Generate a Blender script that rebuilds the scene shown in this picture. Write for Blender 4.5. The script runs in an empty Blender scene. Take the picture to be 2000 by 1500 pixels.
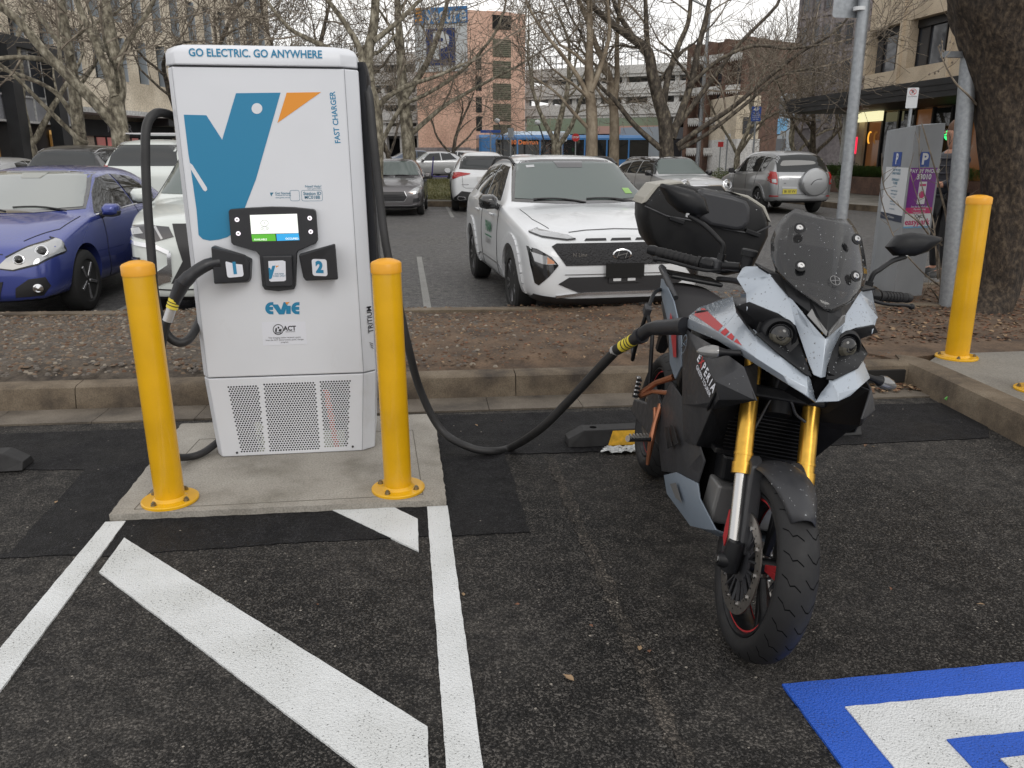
import bpy, bmesh, math, random
import numpy as np
from math import sin, cos, pi, radians, atan2, hypot, sqrt
from mathutils import Vector, Matrix
from mathutils.bvhtree import BVHTree
R = radians
sc = bpy.context.scene
# ------------------------------------------------------------------ camera, sky, sun, exposure
CAM_H, FOC, PITCH, YAW = 1.55, 1571.0, R(15.8), R(7.7)
cam = bpy.data.objects.new('camera', bpy.data.cameras.new('camera')); sc.collection.objects.link(cam)
cam.location = (0, 0, CAM_H); cam.rotation_euler = (pi/2 - PITCH, 0, -YAW)
cam.data.sensor_width = 36; cam.data.lens = 36*FOC/2000; cam.data.clip_end = 2000; cam.data.clip_start = .05
sc.camera = cam
w = bpy.data.worlds.new('World'); sc.world = w; w.use_nodes = True
nt = w.node_tree; nt.nodes.clear()
wo = nt.nodes.new('ShaderNodeOutputWorld'); bg = nt.nodes.new('ShaderNodeBackground')
sky = nt.nodes.new('ShaderNodeTexSky'); sky.sky_type = 'NISHITA'; sky.sun_disc = False
sky.sun_elevation = R(38); sky.sun_rotation = R(200); sky.dust_density = 4; sky.air_density = 1.0
tcw = nt.nodes.new('ShaderNodeTexCoord'); nzw = nt.nodes.new('ShaderNodeTexNoise'); nzw.inputs['Scale'].default_value = 1.6; nzw.inputs['Detail'].default_value = 5
mpw = nt.nodes.new('ShaderNodeMapping'); mpw.inputs['Scale'].default_value = (1, 1, 2.5)
crw = nt.nodes.new('ShaderNodeValToRGB'); crw.color_ramp.elements[0].position = .3; crw.color_ramp.elements[1].position = .72
crw.color_ramp.elements[0].color = (9.2, 9.2, 9.5, 1); crw.color_ramp.elements[1].color = (12.2, 11.9, 11.4, 1)
mxw = nt.nodes.new('ShaderNodeMix'); mxw.data_type = 'RGBA'; mxw.inputs[0].default_value = .9
nt.links.new(tcw.outputs['Generated'], mpw.inputs[0]); nt.links.new(mpw.outputs[0], nzw.inputs['Vector']); nt.links.new(nzw.outputs[0], crw.inputs[0])
nt.links.new(sky.outputs[0], mxw.inputs[6]); nt.links.new(crw.outputs[0], mxw.inputs[7])
nt.links.new(mxw.outputs[2], bg.inputs[0]); bg.inputs[1].default_value = .1; nt.links.new(bg.outputs[0], wo.inputs[0])
sd = bpy.data.lights.new('sun', 'SUN'); sd.energy = .6; sd.angle = R(25); sd.color = (1, .97, .92)
so = bpy.data.objects.new('sun', sd); sc.collection.objects.link(so); so.rotation_euler = (R(52), 0, R(20))
sc.view_settings.view_transform = 'Standard'; sc.view_settings.look = 'None'; sc.view_settings.exposure = 0.13; sc.view_settings.gamma = 1
sc.view_settings.use_curve_mapping = False
try: sc.cycles.max_bounces = 6; sc.cycles.diffuse_bounces = 3; sc.cycles.glossy_bounces = 3; sc.cycles.transparent_max_bounces = 12
except Exception: pass

# ------------------------------------------------------------------ measuring helpers
_fw = np.array([sin(YAW)*cos(PITCH), cos(YAW)*cos(PITCH), -sin(PITCH)]); _rt = np.array([cos(YAW), -sin(YAW), 0.]); _up = np.cross(_rt, _fw)
_C = np.array([0, 0, CAM_H])
def ray(x, y): return _fw + _rt*((x-1000)/FOC) + _up*((750-y)/FOC)
def G(x, y, z=0.0):
    r = ray(x, y); p = _C + r*((z-CAM_H)/r[2]); return Vector(p)
def YP(x, y, Y):
    r = ray(x, y); return Vector(_C + r*(Y/r[1]))
def G2(x, y, z=0.0):
    p = G(x, y, z); return (p.x, p.y)

# ------------------------------------------------------------------ materials
M = {}
def pm(name, col, rough=.5, metal=0., noise=None, bump=None, coat=0., emit=None, spec=None, rvar=None, alpha=None, trans=0.):
    m = bpy.data.materials.new(name); m.use_nodes = True; t = m.node_tree; b = t.nodes['Principled BSDF']; M[name] = m
    b.inputs['Base Color'].default_value = (*col, 1); b.inputs['Roughness'].default_value = rough; b.inputs['Metallic'].default_value = metal
    m.diffuse_color = (*col, 1)
    if coat: b.inputs['Coat Weight'].default_value = coat; b.inputs['Coat Roughness'].default_value = .06
    if spec is not None: b.inputs['Specular IOR Level'].default_value = spec
    if emit: b.inputs['Emission Color'].default_value = (*emit[0], 1); b.inputs['Emission Strength'].default_value = emit[1]
    if alpha is not None: b.inputs['Alpha'].default_value = alpha
    if trans: b.inputs['Transmission Weight'].default_value = trans
    tc = t.nodes.new('ShaderNodeTexCoord')
    def nz(scale, det=4):
        n = t.nodes.new('ShaderNodeTexNoise'); n.inputs['Scale'].default_value = scale; n.inputs['Detail'].default_value = det
        t.links.new(tc.outputs['Object'], n.inputs['Vector']); return n
    if noise:
        sc_, amt = noise[:2]; n = nz(sc_)
        cr = t.nodes.new('ShaderNodeValToRGB'); cr.color_ramp.elements[0].position = .3; cr.color_ramp.elements[1].position = .7
        c2 = noise[2] if len(noise) > 2 else tuple(min(1, c*(1+amt)) for c in col)
        c1 = tuple(c*(1-amt) for c in col)
        cr.color_ramp.elements[0].color = (*c1, 1); cr.color_ramp.elements[1].color = (*c2, 1)
        t.links.new(n.outputs[0], cr.inputs[0]); t.links.new(cr.outputs[0], b.inputs['Base Color'])
    if rvar:
        n = nz(rvar[0]); mr = t.nodes.new('ShaderNodeMapRange'); mr.inputs[1].default_value = .3; mr.inputs[2].default_value = .7
        mr.inputs[3].default_value = rvar[1]; mr.inputs[4].default_value = rvar[2]; t.links.new(n.outputs[0], mr.inputs[0]); t.links.new(mr.outputs[0], b.inputs['Roughness'])
    if bump:
        n = nz(bump[0], 6); bp = t.nodes.new('ShaderNodeBump'); bp.inputs['Strength'].default_value = bump[1]; bp.inputs['Distance'].default_value = bump[2] if len(bump) > 2 else .01
        t.links.new(n.outputs[0], bp.inputs['Height']); t.links.new(bp.outputs[0], b.inputs['Normal'])
    return m
def addn(m, typ, **kw):
    n = m.node_tree.nodes.new(typ)
    for k, v in kw.items():
        if k in n.inputs: n.inputs[k].default_value = v
        else: setattr(n, k, v)
    return n
def asphalt(name, dark, light, speck, sscale=180, patch=1.2, rough=(.45, .8)):
    """fine stone aggregate in a dark binder, with broad wear patches"""
    m = bpy.data.materials.new(name); m.use_nodes = True; t = m.node_tree; b = t.nodes['Principled BSDF']; M[name] = m; L = t.links.new
    tc = addn(m, 'ShaderNodeTexCoord')
    vo = addn(m, 'ShaderNodeTexVoronoi', Scale=sscale); L(tc.outputs['Object'], vo.inputs['Vector'])
    n1 = addn(m, 'ShaderNodeTexNoise', Scale=patch, Detail=6.0); L(tc.outputs['Object'], n1.inputs['Vector'])
    n2 = addn(m, 'ShaderNodeTexNoise', Scale=90.0, Detail=4.0); L(tc.outputs['Object'], n2.inputs['Vector'])
    cr = addn(m, 'ShaderNodeValToRGB'); e = cr.color_ramp.elements; e[0].position = .40; e[1].position = .63; e[0].color = (*dark, 1); e[1].color = (*light, 1); L(n1.outputs[0], cr.inputs[0])
    # individual stones lighter than the binder
    sx = addn(m, 'ShaderNodeSeparateColor'); L(vo.outputs['Color'], sx.inputs[0])
    c2 = addn(m, 'ShaderNodeValToRGB'); e = c2.color_ramp.elements; e[0].position = .55; e[0].color = (0, 0, 0, 1); e[1].position = 1; e[1].color = (1, 1, 1, 1); L(sx.outputs[0], c2.inputs[0])
    mx = addn(m, 'ShaderNodeMix', data_type='RGBA'); L(c2.outputs[0], mx.inputs[0]); L(cr.outputs[0], mx.inputs[6]); mx.inputs[7].default_value = (*speck, 1)
    c3 = addn(m, 'ShaderNodeMix', data_type='RGBA', blend_type='MULTIPLY'); c3.inputs[0].default_value = .75; L(mx.outputs[2], c3.inputs[6])
    c4 = addn(m, 'ShaderNodeValToRGB'); e = c4.color_ramp.elements; e[0].position = .35; e[0].color = (.3, .3, .3, 1); e[1].position = .65; e[1].color = (1.5, 1.5, 1.5, 1); L(n2.outputs[0], c4.inputs[0]); L(c4.outputs[0], c3.inputs[7])
    # scattered pale grit
    v2 = addn(m, 'ShaderNodeTexVoronoi', Scale=38.0); L(tc.outputs['Object'], v2.inputs['Vector']); s2 = addn(m, 'ShaderNodeSeparateColor'); L(v2.outputs['Color'], s2.inputs[0])
    g1 = addn(m, 'ShaderNodeMath', operation='GREATER_THAN'); g1.inputs[1].default_value = .965; L(s2.outputs[1], g1.inputs[0])
    g2 = addn(m, 'ShaderNodeMath', operation='LESS_THAN'); g2.inputs[1].default_value = .17; L(v2.outputs['Distance'], g2.inputs[0])
    g3 = addn(m, 'ShaderNodeMath', operation='MULTIPLY'); L(g1.outputs[0], g3.inputs[0]); L(g2.outputs[0], g3.inputs[1])
    m5 = addn(m, 'ShaderNodeMix', data_type='RGBA'); L(g3.outputs[0], m5.inputs[0]); L(c3.outputs[2], m5.inputs[6]); m5.inputs[7].default_value = (.3, .28, .25, 1)
    n3 = addn(m, 'ShaderNodeTexNoise', Scale=11.0, Detail=7.0, Roughness=.7); L(tc.outputs['Object'], n3.inputs['Vector'])
    c6 = addn(m, 'ShaderNodeValToRGB'); e = c6.color_ramp.elements; e[0].position = .38; e[0].color = (.45, .45, .46, 1); e[1].position = .64; e[1].color = (1.55, 1.5, 1.42, 1); L(n3.outputs[0], c6.inputs[0])
    m6 = addn(m, 'ShaderNodeMix', data_type='RGBA', blend_type='MULTIPLY'); m6.inputs[0].default_value = .8; L(m5.outputs[2], m6.inputs[6]); L(c6.outputs[0], m6.inputs[7])
    L(m6.outputs[2], b.inputs['Base Color']); b.inputs['Specular IOR Level'].default_value = .22
    mr = addn(m, 'ShaderNodeMapRange'); mr.inputs[1].default_value = .3; mr.inputs[2].default_value = .7; mr.inputs[3].default_value = rough[0]; mr.inputs[4].default_value = rough[1]; L(n1.outputs[0], mr.inputs[0]); L(mr.outputs[0], b.inputs['Roughness'])
    bp = addn(m, 'ShaderNodeBump', Strength=.9, Distance=.006); L(vo.outputs['Distance'], bp.inputs['Height']); bp.invert = True
    bq = addn(m, 'ShaderNodeBump', Strength=.7, Distance=.01); L(n2.outputs[0], bq.inputs['Height']); L(bp.outputs[0], bq.inputs['Normal']); L(bq.outputs[0], b.inputs['Normal'])
    return m
def worn_paint(name, col, wear=(.05, .05, .05)):
    m = bpy.data.materials.new(name); m.use_nodes = True; t = m.node_tree; b = t.nodes['Principled BSDF']; M[name] = m; L = t.links.new
    tc = addn(m, 'ShaderNodeTexCoord'); n = addn(m, 'ShaderNodeTexNoise', Scale=130.0, Detail=3.0, Roughness=.6); L(tc.outputs['Object'], n.inputs['Vector'])
    n2 = addn(m, 'ShaderNodeTexNoise', Scale=3.0, Detail=4.0); L(tc.outputs['Object'], n2.inputs['Vector'])
    ad = addn(m, 'ShaderNodeMath', operation='MULTIPLY_ADD'); ad.inputs[1].default_value = .22; L(n2.outputs[0], ad.inputs[0]); L(n.outputs[0], ad.inputs[2])
    cr = addn(m, 'ShaderNodeValToRGB'); e = cr.color_ramp.elements; e[0].position = .43; e[0].color = (*wear, 1); e[1].position = .475; e[1].color = (*col, 1); L(ad.outputs[0], cr.inputs[0])
    mu = addn(m, 'ShaderNodeMix', data_type='RGBA', blend_type='MULTIPLY'); mu.inputs[0].default_value = 1; L(cr.outputs[0], mu.inputs[6])
    c2 = addn(m, 'ShaderNodeValToRGB'); e = c2.color_ramp.elements; e[0].position = .3; e[0].color = (.8, .8, .78, 1); e[1].position = .7; e[1].color = (1, 1, 1, 1); L(n2.outputs[0], c2.inputs[0]); L(c2.outputs[0], mu.inputs[7])
    L(mu.outputs[2], b.inputs['Base Color']); b.inputs['Roughness'].default_value = .55
    v = addn(m, 'ShaderNodeTexVoronoi', Scale=150.0); L(tc.outputs['Object'], v.inputs['Vector'])
    bp = addn(m, 'ShaderNodeBump', Strength=.6, Distance=.005, invert=True); L(v.outputs['Distance'], bp.inputs['Height']); bq = addn(m, 'ShaderNodeBump', Strength=.5, Distance=.006); L(n.outputs[0], bq.inputs['Height']); L(bp.outputs[0], bq.inputs['Normal']); L(bq.outputs[0], b.inputs['Normal'])
    return m

# ------------------------------------------------------------------ mesh building
class MB:
    """collects shapes; obj() links them as one mesh"""
    def __init__(s): s.v = []; s.f = []; s.m = []
    def add(s, vs, fs, mi=0):
        o = len(s.v); s.v += [tuple(v) for v in vs]; s.f += [tuple(o+i for i in f) for f in fs]; s.m += [mi]*len(fs); return s
    def box(s, c, d, rz=0, mi=0, mat=None):
        x, y, z = [k/2 for k in d]; vs = [Vector((a*x, b*y, e*z)) for a in (-1, 1) for b in (-1, 1) for e in (-1, 1)]
        if mat is None: mat = Matrix.Rotation(rz, 3, 'Z')
        return s.add([Vector(c)+mat@v for v in vs], [(0,1,3,2),(4,6,7,5),(0,4,5,1),(2,3,7,6),(0,2,6,4),(1,5,7,3)], mi)
    def bar(s, a, b, w_, h_=None, mi=0):
        a = Vector(a); b = Vector(b); d = b-a; q = d.to_track_quat('X', 'Z').to_matrix()
        return s.box((a+b)/2, (d.length, w_, h_ or w_), mat=q, mi=mi)
    def tube(s, pts, r, n=8, mi=0, cap=True):
        pts = [Vector(p) for p in pts]; k = len(pts); rs = r if hasattr(r, '__len__') else [r]*k; o = len(s.v); ref = None
        for i, p in enumerate(pts):
            d = (pts[min(i+1, k-1)]-pts[max(i-1, 0)]); d = d.normalized() if d.length > 1e-9 else Vector((0, 0, 1))
            if ref is None: ref = d.orthogonal().normalized()
            ref = (ref - d*ref.dot(d)); ref = ref.normalized() if ref.length > 1e-6 else d.orthogonal().normalized()
            bt = d.cross(ref)
            for j in range(n):
                a = 2*pi*j/n; s.v.append(tuple(p+(ref*cos(a)+bt*sin(a))*rs[i]))
        for i in range(k-1):
            for j in range(n):
                a = o+i*n+j; b = o+i*n+(j+1) % n; s.f.append((a, b, b+n, a+n)); s.m.append(mi)
        if cap:
            s.f.append(tuple(o+j for j in reversed(range(n)))); s.m.append(mi); s.f.append(tuple(o+(k-1)*n+j for j in range(n))); s.m.append(mi)
        return s
    def lathe(s, prof, c=(0, 0, 0), axis='Z', n=24, mi=0, mat=None):
        """prof: (radius, height) rows, turned about an axis through c"""
        if mat is None: mat = {'Z': Matrix.Identity(3), 'Y': Matrix(((1,0,0),(0,0,1),(0,-1,0))), 'X': Matrix(((0,0,1),(0,1,0),(-1,0,0)))}[axis]
        o = len(s.v); c = Vector(c)
        for r_, h_ in prof:
            for j in range(n): a = 2*pi*j/n; s.v.append(tuple(c+mat@Vector((r_*cos(a), r_*sin(a), h_))))
        for i in range(len(prof)-1):
            for j in range(n):
                a = o+i*n+j; b = o+i*n+(j+1) % n; s.f.append((a, b, b+n, a+n)); s.m.append(mi)
        if prof[0][0] > 1e-6: s.f.append(tuple(o+j for j in reversed(range(n)))); s.m.append(mi)
        if prof[-1][0] > 1e-6: s.f.append(tuple(o+(len(prof)-1)*n+j for j in range(n))); s.m.append(mi)
        return s
    def rings(s, rs, mi=0, cap=True):
        n = len(rs[0]); o = len(s.v)
        for r_ in rs: s.v += [tuple(p) for p in r_]
        for i in range(len(rs)-1):
            for j in range(n):
                a = o+i*n+j; b = o+i*n+(j+1) % n; s.f.append((a, b, b+n, a+n)); s.m.append(mi)
        if cap: s.f.append(tuple(o+j for j in reversed(range(n)))); s.m.append(mi); s.f.append(tuple(o+(len(rs)-1)*n+j for j in range(n))); s.m.append(mi)
        return s
    def prism(s, poly, origin, U, V, N, t, mi=0):
        """flat outline (u,v) lifted along N by t, closed; non-convex outlines are triangulated"""
        origin = Vector(origin); U = Vector(U); V = Vector(V); N = Vector(N); n = len(poly)
        from mathutils.geometry import tessellate_polygon
        p3 = [Vector((a, b, 0)) for a, b in poly]; tri = tessellate_polygon([p3])
        lo = [origin+U*a+V*b for a, b in poly]; hi = [p+N*t for p in lo]
        fs = [tuple(n+i for i in f) for f in tri]+[tuple(reversed(f)) for f in tri]+[(i, (i+1) % n, n+(i+1) % n, n+i) for i in range(n)]
        return s.add(lo+hi, fs, mi)
def obj(name, mb, mat, parent=None, smooth=None, bevel=None, loc=None):
    me = bpy.data.meshes.new(name)
    if isinstance(mb, MB):
        me.from_pydata(mb.v, [], mb.f); me.update()
        if any(mb.m): me.polygons.foreach_set('material_index', mb.m)
    else: mb.to_mesh(me); mb.free()
    mats = mat if isinstance(mat, (list, tuple)) else [mat]
    for x in mats: me.materials.append(M[x] if isinstance(x, str) else x)
    bm = bmesh.new(); bm.from_mesh(me); bmesh.ops.recalc_face_normals(bm, faces=bm.faces); bm.to_mesh(me); bm.free()
    o = bpy.data.objects.new(name, me); sc.collection.objects.link(o)
    if parent: o.parent = parent
    if loc: o.location = loc
    if bevel:
        md = o.modifiers.new('b', 'BEVEL'); md.width = bevel; md.segments = 2; md.limit_method = 'ANGLE'; md.angle_limit = R(35)
    if smooth is not None:
        me.polygons.foreach_set('use_smooth', [True]*len(me.polygons)); me.set_sharp_from_angle(angle=R(smooth))
    return o
def tag(o, label=None, cat=None, group=None, kind=None):
    if label: o['label'] = label
    if cat: o['category'] = cat
    if group: o['group'] = group
    if kind: o['kind'] = kind
    return o
def thing(name, label, cat, loc=(0, 0, 0), rz=0, group=None, parent=None):
    o = bpy.data.objects.new(name, None); sc.collection.objects.link(o); o.location = loc; o.rotation_euler = (0, 0, rz); o.empty_display_size = .1
    return tag(o, label, cat, group)
def struct(name, mb, mat, **k): o = obj(name, mb, mat, **k); o['kind'] = 'structure'; return o
def dup(root, loc, rz, label, group=None, name=None):
    r = root.copy(); sc.collection.objects.link(r); r.location = loc; r.rotation_euler = (0, 0, rz); r['label'] = label
    if group: r['group'] = group
    for ch in list(root.children):
        c = ch.copy(); sc.collection.objects.link(c); c.parent = r
        for g in list(ch.children):
            d = g.copy(); sc.collection.objects.link(d); d.parent = c
    return r
def spline(P, n=8):
    P = [Vector(p) for p in P]; out = []
    for i in range(len(P)-1):
        a = P[max(i-1, 0)]; b = P[i]; c = P[i+1]; d = P[min(i+2, len(P)-1)]
        for k in range(n):
            t = k/n; out.append(.5*((2*b)+(c-a)*t+(2*a-5*b+4*c-d)*t*t+(3*b-a-3*c+d)*t**3))
    out.append(P[-1]); return out
def textmb(s, size, mb, origin, U, V, N, align='CENTER', thick=.0008, bold=0., mi=0, sx=1., lift=0.0):
    """lettering as solid shapes: built-in font outline turned to mesh, laid in the U,V plane"""
    cu = bpy.data.curves.new('t', 'FONT'); cu.body = s; cu.size = size; cu.align_x = align; cu.align_y = 'CENTER'; cu.offset = bold*size; cu.resolution_u = 3
    o = bpy.data.objects.new('t', cu); sc.collection.objects.link(o); dg = bpy.context.evaluated_depsgraph_get(); me = bpy.data.meshes.new_from_object(o.evaluated_get(dg))
    origin = Vector(origin); U = Vector(U).normalized()*sx; V = Vector(V).normalized(); N = Vector(N).normalized()
    vs = [origin+U*v.co.x+V*v.co.y+N*(lift+thick) for v in me.vertices]; fs = [tuple(p.vertices) for p in me.polygons]
    mb.add(vs, fs, mi); bpy.data.objects.remove(o); bpy.data.meshes.remove(me); bpy.data.curves.remove(cu); return mb
def rrect(w_, h_, r_, n=4, cx=0, cy=0):
    out = []
    for qx, qy, a0 in ((1, 1, 0), (-1, 1, 90), (-1, -1, 180), (1, -1, 270)):
        for k in range(n+1):
            a = R(a0+90*k/n); out.append((cx+qx*(w_/2-r_)+r_*cos(a), cy+qy*(h_/2-r_)+r_*sin(a)))
    return out
X, Yv, Z = Vector((1, 0, 0)), Vector((0, 1, 0)), Vector((0, 0, 1))
rnd = random.Random(7)
# ------------------------------------------------------------------ ground, kerbs, paint
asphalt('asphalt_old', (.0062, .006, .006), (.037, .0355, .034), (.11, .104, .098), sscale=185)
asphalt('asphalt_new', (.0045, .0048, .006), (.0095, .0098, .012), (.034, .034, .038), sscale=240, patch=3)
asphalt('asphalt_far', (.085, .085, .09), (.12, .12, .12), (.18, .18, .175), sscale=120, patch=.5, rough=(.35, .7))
worn_paint('paint_white', (.70, .72, .73), (.06, .06, .06)); worn_paint('paint_blue', (.014, .10, .56), (.01, .02, .06)); worn_paint('paint_faded', (.26, .26, .25), (.05, .05, .05))
def concrete(name, c1, c2, stain, sc_=3.0, grain=120.0, rough=.8):
    m = bpy.data.materials.new(name); m.use_nodes = True; t = m.node_tree; b = t.nodes['Principled BSDF']; M[name] = m; L = t.links.new
    tc = addn(m, 'ShaderNodeTexCoord'); n = addn(m, 'ShaderNodeTexNoise', Scale=sc_, Detail=8.0, Roughness=.6); L(tc.outputs['Object'], n.inputs['Vector'])
    g = addn(m, 'ShaderNodeTexNoise', Scale=grain, Detail=3.0); L(tc.outputs['Object'], g.inputs['Vector'])
    cr = addn(m, 'ShaderNodeValToRGB'); e = cr.color_ramp.elements; e[0].position = .33; e[0].color = (*stain, 1); e[1].position = .5; e[1].color = (*c1, 1); k = e.new(.72); k.color = (*c2, 1); L(n.outputs[0], cr.inputs[0])
    mu = addn(m, 'ShaderNodeMix', data_type='RGBA', blend_type='MULTIPLY'); mu.inputs[0].default_value = .7; L(cr.outputs[0], mu.inputs[6])
    c2_ = addn(m, 'ShaderNodeValToRGB'); e = c2_.color_ramp.elements; e[0].position = .35; e[0].color = (.65, .65, .65, 1); e[1].position = .6; e[1].color = (1.1, 1.1, 1.1, 1); L(g.outputs[0], c2_.inputs[0]); L(c2_.outputs[0], mu.inputs[7])
    L(mu.outputs[2], b.inputs['Base Color']); b.inputs['Roughness'].default_value = rough
    bp = addn(m, 'ShaderNodeBump', Strength=.5, Distance=.004); L(g.outputs[0], bp.inputs['Height']); bq = addn(m, 'ShaderNodeBump', Strength=.5, Distance=.02); L(n.outputs[0], bq.inputs['Height']); L(bp.outputs[0], bq.inputs['Normal']); L(bq.outputs[0], b.inputs['Normal'])
    return m
concrete('concrete_slab', (.31, .29, .255), (.39, .37, .33), (.20, .185, .155))
concrete('concrete_kerb', (.13, .10, .068), (.21, .17, .122), (.045, .034, .025), sc_=3.2)
concrete('concrete_gutter', (.125, .105, .082), (.19, .163, .13), (.06, .05, .04), sc_=2.5)
concrete('concrete_path', (.20, .188, .165), (.27, .255, .225), (.12, .11, .09), sc_=1.2)
concrete('dirt', (.105, .070, .045), (.165, .108, .068), (.055, .038, .027), sc_=4, grain=60, rough=.95)
concrete('gravel_bed', (.085, .068, .052), (.13, .105, .08), (.04, .032, .026), sc_=9, grain=50, rough=.95)
concrete('grass_dry', (.10, .10, .03), (.16, .14, .06), (.06, .06, .02), sc_=3, grain=40, rough=.95)
concrete('grass_green', (.07, .11, .02), (.11, .16, .04), (.05, .07, .02), sc_=2, grain=30, rough=.95)
struct('ground', MB().add([(-900, -3, 0), (900, -3, 0), (900, 1700, 0), (-900, 1700, 0)], [(0, 1, 2, 3)]), 'asphalt_old')
def flat(name, pts, mat, z, jag=0.0, seed=1):
    rg = random.Random(seed); out = []
    pts = [Vector((p[0], p[1])) for p in pts]
    for i, p in enumerate(pts):
        q = pts[(i+1) % len(pts)]; L = (q-p).length; k = max(1, int(L/.035)) if jag else 1; nrm = Vector((-(q-p).y, (q-p).x)).normalized() if L else Vector((0, 0))
        for j in range(k): out.append(p.lerp(q, j/k)+nrm*(rg.uniform(-jag, jag) if j else 0))
    mb = MB(); mb.prism([(p.x, p.y) for p in out], (0, 0, 0), X, Yv, Z, z); 
    return struct(name, mb, mat)
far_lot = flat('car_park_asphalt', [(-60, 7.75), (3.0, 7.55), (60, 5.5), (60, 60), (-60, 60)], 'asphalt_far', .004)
P_ = lambda *a: [G2(*q) for q in a]
flat('road_repair_left', P_((-40, 850), (352, 836), (213, 1020), (250, 1022), (188, 1082), (-60, 1094), (20, 1080), (166, 919), (-60, 916)), 'asphalt_new', .004, .006)
flat('road_repair_front', P_((246, 1016), (872, 986), (878, 1046), (560, 1062), (200, 1088)), 'asphalt_new', .0045, .006, 2)
flat('road_repair_right', P_((846, 812), (1500, 796), (1925, 786), (1932, 856), (1600, 872), (986, 888), (1034, 1040), (880, 1048)), 'asphalt_new', .005, .006, 3)
# gutter and front kerb of the planted strip
KA = G(-120, 763, .15); KB = G(1786, 712, .15); kd = (KB-KA).normalized(); kd.z = 0; kn = Vector((-kd.y, kd.x, 0))
def along(t, off, z=0): p = KA+kd*t+kn*off; return Vector((p.x, p.y, z))
LK = (KB-KA).length
gl = G(-120, 850); 
gw = (gl-along(0, 0)).dot(-kn)
mb = MB()
for i in range(14):
    a = -2+i*(LK+2.0)/14+.002; b = -2+(i+1)*(LK+2.0)/14-.002
    mb.rings([[along(t, -.30, -.01), along(t, -.30, .012), along(t, -.06, .006), along(t, .02, .012), along(t, .02, -.01)] for t in (a, b)])
struct('gutter', mb, 'concrete_gutter')
mb = MB()
for i in range(6):
    a = -2+i*(LK+2.0)/6+(.003 if i else 0); b = -2+(i+1)*(LK+2.0)/6-.003
    n = 12
    mb.rings([[along(t, -.015, 0), along(t, 0.0, .10+.004*sin(t*9)), along(t, .012, .14), along(t, .035, .152+.003*sin(t*5)), along(t, .15, .156), along(t, .16, .13), along(t, .16, 0)] for t in np.linspace(a, b, n)])
struct('kerb', mb, 'concrete_kerb', smooth=40)
struct('drain_inlet', MB().rings([[along(t, -.022, z) for z in (.03, .118)]+[along(t, .01, z) for z in (.118, .03)] for t in (LK-1.15, LK-.07)]), pm('inlet_dark', (.01, .009, .008), .9))
# planted strip: bed surface with gentle lumps
def bed(name, t0, t1, mat, seed, d0=.15):
    mb = MB(); nx, ny = 110, 40; vs = []
    rg = random.Random(seed)
    for i in range(nx+1):
        for j in range(ny+1):
            t = t0+(t1-t0)*i/nx; back = (7.75-.06*(t-2))-KA.y-kd.y*t; o_ = d0+(back-d0)*j/ny; e = min(1, min(j, ny-j)/5)
            vs.append(along(t, o_, .13+.035*e+.012*rg.random()*e+.03*e*sin(t*1.7+o_)*sin(o_*2.3)))
    mb.add(vs, [(i*(ny+1)+j, (i+1)*(ny+1)+j, (i+1)*(ny+1)+j+1, i*(ny+1)+j+1) for i in range(nx) for j in range(ny)])
    return struct(name, mb, mat, smooth=80)
tS = 3.0
bed('gravel_strip_ground', -2, 2.9, 'gravel_bed', 3); bed('planted_strip_ground', 2.9, LK+.02, 'dirt', 4)
bk1 = G(-60, 614, .15); bk2 = G(1300, 600, .15)
bd = (bk2-bk1).normalized(); bn = Vector((-bd.y, bd.x, 0))
def balong(t, off, z): p = bk1+bd*t+bn*off; return Vector((p.x, p.y, z))
LB = 9.5
struct('back_kerb', MB().rings([[balong(t, -.14, 0), balong(t, -.14, .17), balong(t, -.01, .172), balong(t, .005, .15), balong(t, .02, 0)] for t in np.linspace(-3, LB, 30)]), 'concrete_kerb', smooth=40)
# right: path slab behind its own kerb, soil bed with the big tree beyond
c0 = G(1786, 714, .16); c1 = G(1992, 806, .16); c2 = G(2200, 905, .16); e1 = G(1835, 692, .16); 
pth = [(c0.x+.14, c0.y+.06), (e1.x, e1.y), (9, e1.y-.02), (9, 1.0), (c2.x+.2, 1.0), (c2.x+.16, c2.y), (c1.x+.16, c1.y+.02)]
mb = MB(); mb.prism(pth, (0, 0, 0), X, Yv, Z, .163); struct('footpath_corner', mb, 'concrete_path')
def kerbrun(name, P3, w_=.15, h_=.165, mat='concrete_kerb'):
    rs = []
    for i, p in enumerate(P3):
        d = (P3[min(i+1, len(P3)-1)]-P3[max(0, i-1)]); d.z = 0; d.normalize(); n = Vector((-d.y, d.x, 0))
        rs.append([Vector((p.x, p.y, 0))+n*o_+Z*z for o_, z in ((-.03, 0), (-.012, h_*.75), (.0, h_*.93), (.03, h_), (w_, h_+.004), (w_, 0))])
    return struct(name, MB().rings(rs), mat, smooth=40)
kerbrun('kerb_return', spline([Vector((c2.x+.1, -1, 0)), Vector((c2.x, 1.5, 0)), Vector((c2.x, c2.y, 0)), Vector((c1.x, c1.y, 0)), Vector((c0.x+.02, c0.y, 0)), Vector((c0.x-.02, c0.y+.15, 0))][::-1], 4)[::-1][::-1])
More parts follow.
